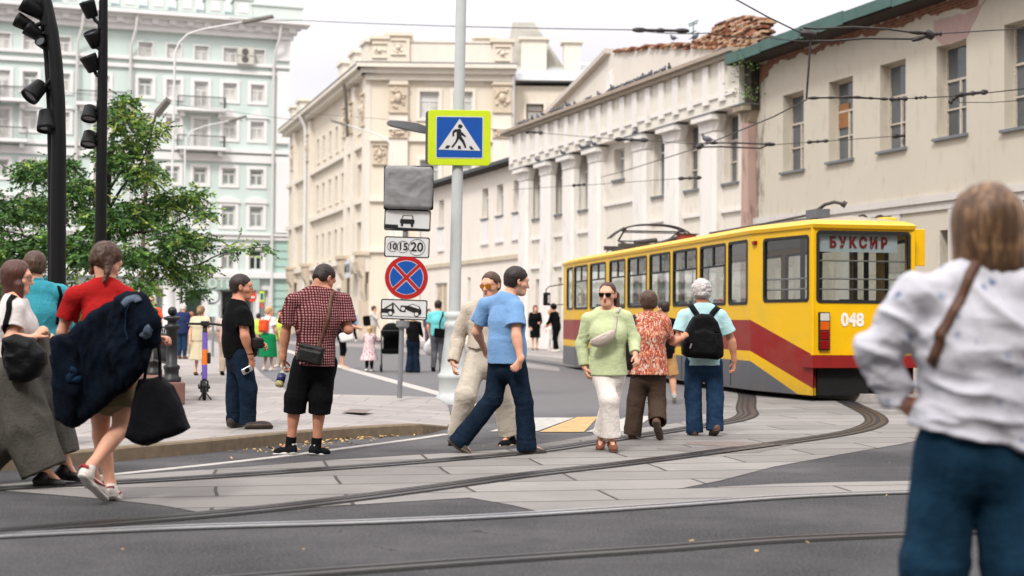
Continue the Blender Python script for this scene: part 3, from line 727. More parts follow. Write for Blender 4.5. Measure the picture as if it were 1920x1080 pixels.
# pavement on the left, a step up from the road
front = [(-700, 905), (-200, 868), (130, 848), (260, 836), (380, 826), (535, 811), (654, 802), (740, 797), (790, 795)]
ft = [G(a, b, .12) for a, b in front] + [G(838, 799, .03), G(846, 790, .012), G(842, 768, .012)]
bk = [G(836, 748, .03), G(820, 744, .10), G(700, 741, .12), (*G(548, 738, .12),), G(492, 702, .12), G(470, 680, .12), G(432, 657, .12), G(405, 641, .12), G(330, 622, .12), G(-300, 630, .12), G(-900, 640, .12)]
pv = MB(); rim = [tuple(p) for p in ft + bk]
bm = bmesh.new(); vs = [bm.verts.new(p) for p in rim]; f = bm.faces.new(vs); bm.normal_update()
if f.normal.z < 0: f.normal_flip()
low = [bm.verts.new((p[0], p[1], -.05)) for p in rim]; k = len(rim)
for i in range(k): bm.faces.new((vs[i], low[i], low[(i + 1) % k], vs[(i + 1) % k]))
bmesh.ops.triangulate(bm, faces=[f]); bmesh.ops.recalc_face_normals(bm, faces=bm.faces)
me = bpy.data.meshes.new("pavement"); bm.to_mesh(me); bm.free(); structure(new_obj("pavement", me, PAV))
L = np.array([p[:2] for p in ft[:10]]); Zs = [p[2] for p in ft[:10]]
mb = MB(); t = np.gradient(L, axis=0); t /= np.linalg.norm(t, axis=1, keepdims=True); nr = np.stack([-t[:, 1], t[:, 0]], 1); vs = []; fs = []
for i in range(len(L)):
    for o, z in ((-.02, -.02), (-.015, Zs[i] - .012), (0.0, Zs[i] + .004), (.13, Zs[i] + .004), (.13, -.02)): q = L[i] + nr[i] * o; vs.append((q[0], q[1], z))
for i in range(len(L) - 1):
    for j in range(4): fs.append((i * 5 + j, i * 5 + j + 1, i * 5 + 6 + j, i * 5 + 5 + j))
mb.add(vs, fs); structure(mb.build("kerb", GRN))
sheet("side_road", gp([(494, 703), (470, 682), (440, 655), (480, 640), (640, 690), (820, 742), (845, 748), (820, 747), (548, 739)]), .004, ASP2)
sheet("granite_strip", gp([(474, 641), (484, 639), (640, 686), (820, 734), (905, 762), (895, 764), (820, 742), (640, 692)]), .008, GRT)
# far pavement before the buildings
fp = [(560, 616), (560, 630), (690, 634), (850, 652), (1049, 671), (1250, 700), (1420, 722), (1560, 735), (1700, 745), (2100, 770), (2700, 740), (1700, 640), (1000, 612)]
mb = MB(); q = gp(fp, .12); mb.prism([(x, y, -.02) for x, y in q], (0, 0, .14)); structure(mb.build("far_pavement", PAV))
Lf = np.array(gp(fp[1:10], .12)); structure(ribbon("far_kerb", Lf, -.02, .16, -.01, .124, GRT))
sheet("far_road_band", gp([(540, 640), (700, 645), (860, 664), (1049, 690), (1049, 697), (850, 672), (690, 652), (540, 645)]), .004, mat("worn concrete band", (128, 122, 120), .85, .15, 2))
# track bed, its slabs and the rails
slab = [(-300, 930), (0, 908), (240, 891), (450, 877), (640, 862), (840, 850), (960, 842), (1170, 807), (1275, 793), (1325, 775), (1345, 760), (1350, 735), (1300, 715), (1180, 700), (1049, 692), (1000, 686), (1000, 700), (1200, 720), (1880, 752), (1900, 790), (1690, 833), (1580, 852), (1450, 876), (1350, 902), (1270, 918), (1460, 908), (1610, 904), (2200, 894), (2200, 908), (1700, 924), (1510, 932), (1250, 946), (1015, 961), (960, 948), (880, 934), (760, 930), (620, 950), (390, 964), (300, 948), (190, 936), (0, 920), (-300, 945)]
slab = [(-300, 930), (0, 908), (240, 891), (450, 877), (640, 862), (840, 850), (960, 842), (1170, 807), (1275, 793), (1325, 775), (1345, 760), (1350, 735), (1330, 726), (1880, 752), (1900, 790), (1690, 833), (1580, 852), (1450, 876), (1350, 902), (1270, 918), (1460, 908), (1610, 904), (2200, 894), (2200, 908), (1700, 924), (1510, 932), (1250, 946), (1015, 961), (960, 948), (880, 934), (620, 950), (390, 964), (300, 948), (190, 936), (0, 920), (-300, 945)]
sheet("track_bed", gp(slab), .004, TRK)
STEEL = mat("rail steel", (150, 150, 152), .35, .2, 30, .1, 60, metal=.4); RUST = mat("rusty groove", (32, 30, 29), .9, .3, 20)
STEELD = mat("dark rail steel", (60, 58, 58), .4, .3, 30, .1, 60, metal=.6)
ya = math.radians(10.97); TF = np.array([-math.sin(ya), math.cos(ya), 0]); TR = np.array([math.cos(ya), math.sin(ya), 0]); TC = np.array([5.78, 23.37, 0])
rl = [TC + TF * t - TR * .76 for t in (30, 14, 6, 3.4)] + [G(a, b) for a, b in ((1409, 766), (1412, 779), (1385, 790), (1310, 803), (1160, 826), (1000, 850), (800, 868), (600, 883), (320, 902), (0, 919), (-400, 940))]
rr = [TC + TF * t + TR * .76 for t in (30, 14, 6, 3.4)] + [G(a, b) for a, b in ((1620, 765), (1652, 783), (1648, 798), (1590, 815), (1400, 843), (1180, 872), (1000, 893), (800, 921), (600, 947), (400, 968), (200, 985), (0, 1002), (-400, 1035))]
ra = [G(a, b) for a, b in ((-400, 1030), (0, 1008), (200, 998), (400, 990), (700, 981), (960, 969), (1240, 951), (1510, 932), (1840, 920), (2500, 898))]
rb = [G(a, b) for a, b in ((-700, 1180), (100, 1118), (540, 1082), (960, 1051), (1240, 1032), (1500, 1013), (1920, 996), (2600, 968))]
for nm, ln, hd in (("tram_rail", rl, STEELD), ("tram_rail", rr, STEELD), ("tram_rail", ra, STEEL), ("tram_rail", rb, STEELD)):
    c = smooth_line([p[:2] for p in ln], 120); s = 1 if ln in (rl, rr) else -1
    mb = MB(); cv_ = ln in (rl, rr); q = 1 if s < 0 else -1
    for a, b, z, mi in ((-.075, -.04, .0065, 1), (-.04, .035, .012, 0), (.035, .085, .0062, 1), (.085, .125, .011, 0), (.125, .155, .0065, 1)) + (((.155, .20, .0095, 0), (.20, .235, .0065, 1)) if cv_ else ()):
        mb.cur = mi; a, b = (a, b) if q > 0 else (-b, -a); ribbon("", c, a, b, 0, z, None, mb)
    structure(mb.build(nm, [hd, RUST]))
wl = smooth_line(gp([(-200, 935), (0, 913), (215, 890), (380, 873), (520, 857), (660, 839), (760, 826), (840, 814)]), 60)
structure(ribbon("road_line", wl, -.055, .055, 0, .005, PWH))
for k, (nm, m, q) in enumerate((("zebra_stripe", PWH, [(918, 810), (1001, 784), (1077, 784), (1009, 809)]), ("zebra_stripe", PYE, [(1011, 811), (1082, 783), (1122, 782), (1095, 811)]), ("zebra_stripe", PWH, [(1098, 811), (1180, 781), (1224, 781), (1183, 810)]))):
    sheet(nm, gp(q), .008, m)
for q in ([(1370, 718), (1420, 712), (1480, 722), (1420, 728)],): pass
sheet("manhole_cover", gp([(1285, 830), (1380, 829), (1480, 835), (1390, 839), (1290, 835)]), .0075, mat("worn iron lid", (112, 100, 94), .8, .2, 14, .4, 60))
sheet("manhole_cover", gp([(640, 772), (660, 766), (700, 768), (682, 774)], .124), .1215, mat("worn iron lid", (112, 100, 94), .8, .2, 14, .4, 60))
sheet("patch", gp([(1230, 842), (1400, 836), (1490, 834), (1420, 850), (1330, 852)]), .0065, mat("dark slab patch", (104, 98, 95), .85, .2, 5, .4, 60))
# dry leaves along the kerb and on the slabs
mb = MB(); rs = random.Random(5)
for k in range(366):
    if k < 300: a = rs.random() ** .7; px = 430 + 380 * a + rs.gauss(0, 14); py = 846 - 44 * (px - 430) / 400 + abs(rs.gauss(0, 1)) * 5 - (4 if rs.random() < .4 else 0)
    elif k < 352: px = rs.gauss(735, 26); py = 806 + rs.gauss(0, 3)
    else: px = rs.uniform(0, 1900); py = rs.uniform(780, 1060)
    p = G(px, py, .012); s = rs.uniform(.010, .030); a = rs.uniform(0, 6.3); t = rs.uniform(-.4, .4); e1 = np.array([math.cos(a), math.sin(a), t]) * s; e2 = np.array([-math.sin(a), math.cos(a), rs.uniform(-.5, .5)]) * s * .5
    p = p + np.array([0, 0, abs(t) * s + .002]); mb.add([p - e1, p - e2, p + e1, p + e2], [(0, 1, 2, 3)])
tag(mb.build("fallen_leaves", mat("dry leaf", (176, 142, 84), .8, .3, 30), fix=False), kind="stuff")
# ------------------------------------------------------------------ buildings: each in its own frame, x along the front, y inwards, z up
class Front:
    def __init__(s, name, O, U, label, cat="building", group=None):
        s.O = np.array([O[0], O[1], 0.0]); U = np.array([U[0], U[1], 0.0]); s.U = U / np.linalg.norm(U); s.In = np.array([-s.U[1], s.U[0], 0.0])
        s.root = empty(name, tuple(s.O), math.atan2(s.U[1], s.U[0])); tag(s.root, label, cat, group)
    def uz(s, px, py, y=0.0):
        p = on_plane(px, py, s.O + s.In * y, s.In); return float((p - s.O) @ s.U), float(p[2])
    def rect(s, x0, y0, x1, y1, y=0.0):
        xm, ym = (x0 + x1) / 2, (y0 + y1) / 2
        return (s.uz(x0, ym, y)[0], s.uz(x1, ym, y)[0], s.uz(xm, y1, y)[1], s.uz(xm, y0, y)[1])
    def part(s, name, mb, m, parent=None, **k): return mb.build(name, m, parent or s.root, **k)
def grid_wall(u0, u1, z0, z1, ops, y=0.0, top=None):
    """front sheet with openings and their reveals; ops = (u0, u1, z0, z1, depth)"""
    us = sorted({u0, u1, *[o[0] for o in ops], *[o[1] for o in ops]}); zs = sorted({z0, z1, *[o[2] for o in ops], *[o[3] for o in ops]})
    us = [u for u in us if u0 - 1e-6 <= u <= u1 + 1e-6]; zs = [z for z in zs if z0 - 1e-6 <= z <= z1 + 1e-6]
    mb = MB()
    for a, b in zip(us, us[1:]):
        for c, d in zip(zs, zs[1:]):
            m, n = (a + b) / 2, (c + d) / 2
            if any(o[0] < m < o[1] and o[2] < n < o[3] for o in ops): continue
            mb.add([(a, y, c), (b, y, c), (b, y, d), (a, y, d)], [(0, 1, 2, 3)])
    for o in ops:
        a, b, c, d, dp = o[:5]
        mb.add([(a, y, c), (a, y + dp, c), (a, y + dp, d), (a, y, d)], [(0, 1, 2, 3)]); mb.add([(b, y, c), (b, y, d), (b, y + dp, d), (b, y + dp, c)], [(0, 1, 2, 3)])
        mb.add([(a, y, d), (a, y + dp, d), (b, y + dp, d), (b, y, d)], [(0, 1, 2, 3)]); mb.add([(a, y, c), (b, y, c), (b, y + dp, c), (a, y + dp, c)], [(0, 1, 2, 3)])
    return mb
def shell(mb, u0, u1, z0, z1, dep, y=0.0):
    """the other walls and the flat top behind a front sheet"""
    mb.add([(u0, y, z0), (u0, y, z1), (u0, y + dep, z1), (u0, y + dep, z0)], [(0, 1, 2, 3)]); mb.add([(u1, y, z0), (u1, y + dep, z0), (u1, y + dep, z1), (u1, y, z1)], [(0, 1, 2, 3)])
    mb.add([(u0, y + dep, z0), (u0, y + dep, z1), (u1, y + dep, z1), (u1, y + dep, z0)], [(0, 1, 2, 3)]); mb.add([(u0, y, z1), (u1, y, z1), (u1, y + dep, z1), (u0, y + dep, z1)], [(0, 1, 2, 3)])
def window(F, o, d, fm, gm, style="T", fw=.07, sill=None, trim=None, tm=None, parent=None, y=0.0, hood=None, extra=None, label=None):
    u0, u1, z0, z1 = o[:4]; W = u1 - u0; H = z1 - z0; a = y + d - .05; b = y + d + .03; mb = MB()
    def bar(x0, x1, c, e, p=0.0): mb.box((x0, a - p, c), (x1, b, e))
    bar(u0, u0 + fw, z0, z1); bar(u1 - fw, u1, z0, z1); bar(u0 + fw, u1 - fw, z0, z0 + fw); bar(u0 + fw, u1 - fw, z1 - fw, z1)
    um = (u0 + u1) / 2; m = fw * .45
    if style in ("T", "T2"):
        t = z0 + H * (.66 if style == "T" else .62); bar(u0 + fw, u1 - fw, t - m, t + m); bar(um - m, um + m, z0 + fw, t - m)
        if style == "T2":
            t2 = z0 + H * .31; bar(u0 + fw, um - m, t2 - m * .7, t2 + m * .7); bar(um + m, u1 - fw, t2 - m * .7, t2 + m * .7)
    elif style == "I": bar(um - m, um + m, z0 + fw, z1 - fw)
    elif style == "H": t = z0 + H * .7; bar(u0 + fw, u1 - fw, t - m, t + m)
    if trim:
        g = trim; mb2 = MB()
        mb2.box((u0 - g, y - .10, z0 - .0), (u0 - .0, y + .02, z1 + g)); mb2.box((u1, y - .10, z0), (u1 + g, y + .02, z1 + g)); mb2.box((u0, y - .10, z1), (u1, y + .02, z1 + g)); mb2.box((u0 - g, y - .10, z0 - g * .8), (u1 + g, y + .02, z0))
        if hood == "tri": mb2.prism([(u0 - g * 1.6, y - .25, z1 + g), (u1 + g * 1.6, y - .25, z1 + g), (um + W * .25, y - .25, z1 + g + W * .35), (um + W * .2, y - .25, z1 + g + W * .62), (um - W * .2, y - .25, z1 + g + W * .62), (um - W * .25, y - .25, z1 + g + W * .35)], (0, .27, 0))
        if hood == "arc": mb2.prism([(um + (W * .5 + g * 1.5) * math.cos(t), y - .22, z1 + g + W * .42 * math.sin(t)) for t in np.linspace(0, PI, 11)], (0, .24, 0))
        if hood == "bar": mb2.box((u0 - g * 1.5, y - .22, z1 + g), (u1 + g * 1.5, y + .02, z1 + g + .22))
    f = F.part("window", mb, fm, parent)
    if label: f["label"] = label
    g = MB(); g.add([(u0 + .01, y + d, z0 + .01), (u1 - .01, y + d, z0 + .01), (u1 - .01, y + d, z1 - .01), (u0 + .01, y + d, z1 - .01)], [(0, 1, 2, 3)]); g.build("pane", gm, f, fix=False)
    if trim: mb2.build("surround", tm, f)
    if sill is not None:
        s = MB(); s.box((u0 - .08, y - .10, z0 - .07), (u1 + .08, y + d - .052, z0 - .002)); s.build("sill", sill, f)
    return f
def plaster(name, col, stain=(150, 140, 125), amt=.35, sc=.5, vert=True, bump=.25, fine=30):
    n = NT(name); c = rgb(col); v = n.coord((1, 1, .35 if vert else 1)); f = n.noise(sc, 7, .62, v); g = n.noise(3.5, 5, .6, v)
    k = n.ramp(f, [(.30, tuple(x * .93 for x in c[:3]) + (1,)), (.6, c)])
    k = n.mix(n.ramp(g, [(.55, (0, 0, 0, 1)), (.78, (amt, amt, amt, 1))]), k, rgb(stain)); n.set(k, .9, 0, .2)
    n.bump(n.math("ADD", n.noise(fine, 4, .6), n.math("MULTIPLY", n.noise(2.5, 3), .8)), bump, .012); return n.m
def glass(name, col, rough=.06, spec=.6):
    n = NT(name); c = rgb(col); v = n.coord((.5, .5, .5)); f = n.noise(1.6, 3, .5, v)
    n.set(n.ramp(f, [(.35, tuple(x * .6 for x in c[:3]) + (1,)), (.65, c)]), rough, 0, spec); n.bump(n.noise(2.5, 2, .5), .06, .02); return n.m
def brick_mat(name, a, b, mor, bw=.26, bh=.075, ms=.010, bump=.6):
    n = NT(name); x = n.xyz(); cb = n.new("ShaderNodeCombineXYZ"); n.link(x[0], cb.inputs[0]); n.link(x[2], cb.inputs[1])
    br = n.new("ShaderNodeTexBrick"); n.link(cb.outputs[0], br.inputs["Vector"]); br.inputs["Scale"].default_value = 1; br.inputs["Brick Width"].default_value = bw; br.inputs["Row Height"].default_value = bh; br.inputs["Mortar Size"].default_value = ms
    br.inputs["Color1"].default_value = rgb(a); br.inputs["Color2"].default_value = rgb(b); br.inputs["Mortar"].default_value = rgb(mor)
    f = n.noise(5, 5, .6); k = n.mix(n.ramp(f, [(.45, (0, 0, 0, 1)), (.75, (.5, .5, .5, 1))]), br.outputs["Color"], rgb(tuple(c * .55 for c in a)))
    n.set(k, .92, 0, .15); n.bump(n.math("ADD", n.math("MULTIPLY", br.outputs["Fac"], -1), n.math("MULTIPLY", n.noise(40, 3), .5)), bump, .012); return n.m
WTRIM = plaster("white stucco", (216, 213, 210), (180, 172, 164), .25); FRW = mat("white window frame", (206, 204, 200), .6, .06, 10); FRO = mat("flaking window frame", (184, 174, 160), .85, .35, 22, .5, 60)
GD = glass("dark glass", (92, 98, 102), .05, .8); GM = glass("curtained glass", (172, 172, 166), .12, .5); GP_ = glass("pale curtained glass", (206, 204, 200), .14, .5); ZINC = mat("zinc sheet", (120, 124, 128), .5, .12, 4, .1, 30, metal=.4)
BRK = brick_mat("old red brick", (118, 70, 52), (142, 92, 70), (140, 126, 112)); BRKO = brick_mat("orange brick", (176, 104, 62), (196, 130, 84), (160, 132, 108), bump=.8)

# --- plain two-storey building at the right
UR = np.array([.36, -1.0]); O_R = np.array([23.25 - .36 * 44.0, 44.0])
F = Front("plain_building", O_R, UR, "cream plastered building with flaking windows and a dark green eaves board behind the tram"); FR = F
CRW = plaster("cream plaster", (190, 183, 168), (136, 125, 110), .42, .35, True, .3)
def edge_mould(m):
    """grey-black mould that creeps in from the wall's left corner"""
    t = m.node_tree; b = t.nodes["Principled BSDF"]; src = b.inputs["Base Color"].links[0].from_socket; tc = t.nodes.new("ShaderNodeTexCoord"); sp = t.nodes.new("ShaderNodeSeparateXYZ"); t.links.new(tc.outputs["Object"], sp.inputs[0])
    nz = t.nodes.new("ShaderNodeTexNoise"); nz.inputs["Scale"].default_value = 2.2; nz.inputs["Detail"].default_value = 8; nz.inputs["Roughness"].default_value = .7; mp = t.nodes.new("ShaderNodeMapping"); mp.inputs["Scale"].default_value = (1.6, 1, .45); t.links.new(tc.outputs["Object"], mp.inputs[0]); t.links.new(mp.outputs[0], nz.inputs["Vector"])
    mr = t.nodes.new("ShaderNodeMapRange"); mr.inputs[1].default_value = uL + 2.4; mr.inputs[2].default_value = uL + .1; mr.inputs[3].default_value = -.40; mr.inputs[4].default_value = .16; t.links.new(sp.outputs[0], mr.inputs[0])
    ad = t.nodes.new("ShaderNodeMath"); ad.operation = "ADD"; t.links.new(nz.outputs["Fac"], ad.inputs[0]); t.links.new(mr.outputs[0], ad.inputs[1])
    rp = t.nodes.new("ShaderNodeValToRGB"); rp.color_ramp.elements[0].position = .50; rp.color_ramp.elements[1].position = .66; rp.color_ramp.elements[1].color = (.8, .8, .8, 1); t.links.new(ad.outputs[0], rp.inputs[0])
    mx = t.nodes.new("ShaderNodeMix"); mx.data_type = "RGBA"; t.links.new(rp.outputs[0], mx.inputs[0]); t.links.new(src, mx.inputs[6]); mx.inputs[7].default_value = rgb((84, 78, 68)); t.links.new(mx.outputs[2], b.inputs["Base Color"])
wr = [(1468, 174, 1507, 320), (1554, 148, 1599, 300), (1650, 116, 1698, 280), (1756, 80, 1812, 255), (1883, 38, 1945, 238)]
ops = [F.rect(*r) + (.34,) for r in wr]
du = ops[4][0] - ops[3][0]
for k in (1, 2, 3): ops.append((ops[4][0] + du * k, ops[4][1] + du * k, ops[4][2], ops[4][3], .34))
ops.append((F.uz(1762, 450)[0], F.uz(1762, 450)[0] + .9, 1.9, 3.6, .3))
uL = F.uz(1409, 300)[0]; zT = F.uz(1500, 80)[1] + .02; uE = ops[-2][1] + 3
zT = 9.3
edge_mould(CRW); mb = grid_wall(uL, uE, 0, zT, ops); shell(mb, uL, uE, 0, zT, 12); F.part("wall", mb, CRW)
for i, o in enumerate(ops): window(F, o, .32, FRO, GD, "T2", .065, ZINC)
op = ops[1]; um = (op[0] + op[1]) / 2; mb = MB(); mb.box((op[0] + .08, .28, op[2] + .95), (um - .04, .315, op[2] + 1.62)); F.part("window_board", mb, mat("orange plywood", (140, 98, 60), .8, .2, 8))
def strip_poly(uz, y0, y1, m, name, F, jag=0, seed=1):
    r = random.Random(seed); P_ = []
    for i in range(len(uz)):
        a = np.array(uz[i - 1]); b = np.array(uz[i]); n = max(1, int(np.linalg.norm(b - a) / .14)) if jag else 1
        for t in range(1, n + 1):
            q = a + (b - a) * t / n
            if jag and t < n: q = q + np.array([r.uniform(-jag, jag), r.uniform(-jag, jag)]) + np.array([0, 1.6 * jag * math.sin(q[0] * 3.1 + seed) * math.sin(q[0] * 1.3)])
            P_.append(q)
    mb = MB(); mb.prism([(q[0], y0, q[1]) for q in P_], (0, y1 - y0, 0)); return F.part(name, mb, m)
# exposed brick under the eaves and a pink patch of older plaster
strip_poly([(uL + .02, zT - .02), (uL + .02, zT - .75), F.uz(1470, 112), F.uz(1560, 88), F.uz(1650, 58), F.uz(1725, 38), F.uz(1800, 16), F.uz(1870, -18), (F.uz(1870, -18)[0], zT - .02)], -.006, .02, BRK, "exposed_brick", F, .06, 3)
strip_poly([F.uz(1751, 38), F.uz(1815, 22), F.uz(1862, -8), F.uz(1840, 12), F.uz(1822, 48), F.uz(1812, 70), F.uz(1770, 86), F.uz(1754, 70)], -.010, .02, plaster("pink old plaster", (172, 148, 140), (120, 98, 86), .4, 1.2), "old_plaster_patch", F, .03, 4)
mb = MB(); g0 = F.uz(1418, 411)[1]
mb.box((uL, -.12, g0 - .16), (uE, .02, g0 + .02)); mb.box((uL, -.06, g0 - .36), (uE, .02, g0 - .162)); F.part("string_course", mb, plaster("pale band", (196, 192, 186), (150, 140, 128), .3))
mb = MB(); up = F.uz(1682, 405)[0]
for k in range(-2, 6): mb.mark().box((up - .18 + k * 2.35, -.05, 0), (up + .18 + k * 2.35, .02, g0 - .364))
F.part("lower_pilaster", mb, bpy.data.materials["pale band"])
DGR = mat("dark green sheet", (28, 54, 50), .45, .15, 4, .1, 20); SOFF = mat("dark eaves board", (46, 36, 30), .9, .3, 6)
mb = MB(); mb.prism([(uL - .3, -.75, zT + .02), (uL - .3, -.75, zT + .30), (uL - .3, 6, zT + 2.9), (uL - .3, 12.3, zT + .3), (uL - .3, 12.3, zT + .02)], (uE - uL + .3, 0, 0)); F.part("roof", mb, DGR)
mb = MB(); mb.box((uL - .3, -.72, zT - .035), (uE, .3, zT + .012)); F.part("eaves_soffit", mb, SOFF)
mb = MB()
for k in range(13): a = uL - .3 + k * 2.2; mb.box((a + .012, -.80 - .004 * (k % 2), zT - .02 + .03 * (k % 2)), (a + 2.19, -.752, zT + .30 + .02 * (k % 3)))
F.part("eaves_board", mb, mat("weathered green sheet", (62, 92, 86), .5, .15, 3))
mb = MB(); mb.box((uL + .1, -.30, zT - 1.5), (uL + .5, .02, zT - .04)); F.part("gutter_box", mb, mat("mossy dark wood", (52, 46, 38), .9, .4, 12, .6, 40))

# --- building with engaged columns and a broken gable
F = Front("columned_building", O_R, UR, "white old building with a row of columns, a low gable and a crumbling brick top"); FC = F
CLW = plaster("yellowish plaster", (214, 208, 196), (150, 138, 120), .42, .4, True, .3); COLM = plaster("white column plaster", (220, 216, 210), (158, 148, 138), .45, .9)
PY = -.34                              # the pillars stand proud of the wall
caps = [(979, 326), (1020, 310), (1063, 297), (1112, 283), (1196, 260), (1256, 234), (1325, 206), (1392, 188)]
cu = [F.uz(x, y, PY)[0] for x, y in caps]; zc = np.mean([F.uz(x, y, PY)[1] for x, y in caps]); u0 = F.uz(973, 400)[0]; u1 = uL - .01
zE = zc + .12; zP = F.uz(1190, 160, -.45)[1]
z0w = F.uz(1371, 342)[1]; z1w = F.uz(1371, 212)[1]; w7 = F.uz(1384, 280)[0] - F.uz(1357, 280)[0]
ops = []
for k, x0 in enumerate((998, 1038, 1085, 1151, 1226, 1285, 1357)):
    a = F.uz(x0, 330)[0]; ops.append((a, min(a + w7, cu[k + 1] - .2), z0w + (.9 if k == 3 else 0), z1w + (-.15 if k == 3 else 0), .30))
for k in (0, 1, 2): m = (cu[k] + cu[k + 1]) / 2 + .1; ops.append((m - .55, m + .55, .15, 3.1, .25))
mb = grid_wall(u0, u1, 0, zE + .2, ops); shell(mb, u0, u1, 0, zE + .2, 12); F.part("wall", mb, CLW)
for k, o in enumerate(ops):
    if k < 7: window(F, o, .28, FRO if k in (5, 6) else FRW, GD if k > 3 else GM, "H" if k < 5 else "T2", .07, ZINC)
    else: window(F, o, .23, FRO, GD, "I", .09)
for k in range(7):                      # ledges below the windows
    o = ops[k]; mb = MB(); mb.box((cu[k] + .46, -.10, o[2] - .95), (cu[k + 1] - .46, .01, o[2] - .85)); mb.mark(); mb = MB(); mb.mark().box((cu[k] + .46, -.10, o[2] - .95), (cu[k + 1] - .46, .01, o[2] - .85)); mb.mark().box((cu[k] + .46, -.12, 3.55), (cu[k + 1] - .46, .01, 3.68)); F.part("ledge", mb, COLM)
def pillar(mb, u, h0, h1, yf, z0, z1, n=6, c=.10):
    ring = lambda h, d: [(u - h, .0), (u - h, -d + c), (u - h + c, -d), (u + h - c, -d), (u + h, -d + c), (u + h, .0)]
    a = [(x, y, z0) for x, y in ring(h0, yf)]; b = [(x, y, z1) for x, y in ring(h1, yf - .02)]; mb.add(a + b, [(i, (i + 1) % 6, 6 + (i + 1) % 6, 6 + i) for i in range(6)] + [(0, 1, 2, 3, 4, 5), (6, 7, 8, 9, 10, 11)])
PINK = plaster("bare pink column", (170, 144, 134), (84, 72, 60), .85, 2.6)
for k, u in enumerate(cu):
    m = COLM if k < 7 else PINK; h = .56 if k < 7 else .20; u = u if k < 7 else u + .1
    mb = MB(); pillar(mb, u, h + .08, h + .08, .42, 0, .5); pillar(mb, u, h, h - .05, .36 if k < 7 else .40, .5, zc - .5); c = F.part("pillar", mb, m)
    if k == 7: c["label"] = "bare pink pillar that has lost its white plaster"
    mb = MB(); pillar(mb, u, h - .02, h + .14, .38, zc - .5, zc - .16); mb.box((u - h - .14, -.56, zc - .16), (u + h + .16, 0.0, zc + .02)); mb.build("capital", COLM if k < 7 else plaster("mossy plaster", (150, 138, 122), (70, 72, 52), .6, 1.4), c)
    mb = MB(); mb.box((u - h - .17, -.59, zc + .021), (u + h + .19, 0.0, zc + .05)); mb.build("capital_sheet", ZINC, c)
# entablature with hanging panels
zA = zE - .04; yF = -.44; zA += .02
mb = MB(); mb.box((u0 - .15, yF, zA), (u1, .0, zP - .25)); F.part("entablature", mb, plaster("entablature plaster", (216, 211, 200), (176, 164, 146), .3, .6))
mb = MB(); n = 19; st = (u1 - u0 - .2) / n
for k in range(n):
    a = u0 + .1 + st * k; mb.mark().box((a, yF - .09, zA + .22), (a + st * .36, yF + .002, zP - .28)); mb.box((a + st * .30, yF - .06, zA + .36), (a + st * 1.0, yF + .003, zA + .46))
F.part("hanging_panel", mb, COLM)
mb = MB(); mb.box((u0 - .35, yF - .34, zP - .12), (u1, .1, zP)); mb.box((u0 - .28, yF - .22, zP - .25), (u1, .1, zP - .122)); F.part("cornice", mb, plaster("weathered cornice", (160, 148, 134), (104, 92, 80), .5, 1.0))
# gable wall, set back, with its brick courses and the ruined stack
yG = .25
g = [F.uz(x, y, yG) for x, y in ((1008, 236), (1040, 205), (1100, 145), (1145, 98), (1175, 92), (1230, 86), (1330, 88), (1392, 100), (1420, 80))]
poly = [(g[0][0], zP - .1)] + g[0:] + [(u1, g[-1][1]), (u1, zP - .1)]
mb = MB(); mb.prism([(a, yG, b) for a, b in poly], (0, .6, 0)); F.part("gable", mb, plaster("gable plaster", (208, 202, 192), (158, 146, 132), .3, .6))
mb = MB()
for a, b in zip(g[0:3], g[1:4]): mb.prism([(a[0], yG - .25, a[1] - .05), (b[0], yG - .25, b[1] - .05), (b[0], yG - .25, b[1] + .14), (a[0], yG - .25, a[1] + .14)], (0, .9, 0))
F.part("gable_coping", mb, plaster("coping", (190, 182, 172), (120, 100, 90), .4))
rs = random.Random(9); mb = MB()
rt = [F.uz(x, y, yG) for x, y in ((1150, 96), (1200, 90), (1250, 85), (1300, 80), (1328, 70), (1345, 46), (1372, 36), (1400, 32), (1428, 40), (1432, 62), (1440, 84))]
xs = [q[0] for q in rt]; zs = [q[1] for q in rt]
zt = lambda u: np.interp(u, xs, zs)
bt = [F.uz(x, y, yG) for x, y in ((1150, 97), (1230, 89), (1330, 90), (1365, 96), (1440, 120))]
zb_ = min(q[1] for q in bt) - .1
for a in np.arange(xs[0], xs[-1], .26):
    z0_ = np.interp(a, [q[0] for q in bt], [q[1] for q in bt]) - .02; z = z0_; row = int(a / .26)
    zz = z0_ - (z0_ % .076)
    while zz < zt(a + .13) + rs.uniform(-.06, .03):
        r_ = int(round(zz / .076)); sh = .13 if r_ % 2 else 0; j = rs.uniform(-.03, .03)
        mb.cur = rs.choice((0, 0, 1, 1, 2))
        for dd in range(2):
            mb.cur = rs.choice((0, 0, 1, 1, 2)); j = rs.uniform(-.03, .03)
            if rs.random() < .93: mb.box((a + sh + .006, yG - .12 + dd * .26 + j, zz + .004), (a + sh + .25, yG - .12 + dd * .26 + .25 + j, zz + .070))
        zz += .076
F.part("brick_ruin", mb, [mat("crumbling brick", (132, 78, 52), .95, .35, 3, .7, 40, .012, col2=(160, 108, 78)), mat("pale brick", (176, 146, 120), .95, .3, 6, .7, 40, .012), mat("dark brick", (88, 56, 42), .95, .3, 6, .7, 40, .012)])
a, b = F.uz(1146, 130, yG - .02); mb = MB(); mb.prism([(q[0], yG - .04, q[1]) for q in (F.uz(1137, 135, yG), F.uz(1151, 130, yG), F.uz(1151, 160, yG), F.uz(1137, 172, yG))], (0, .05, 0)); F.part("plaster_relief", mb, COLM)
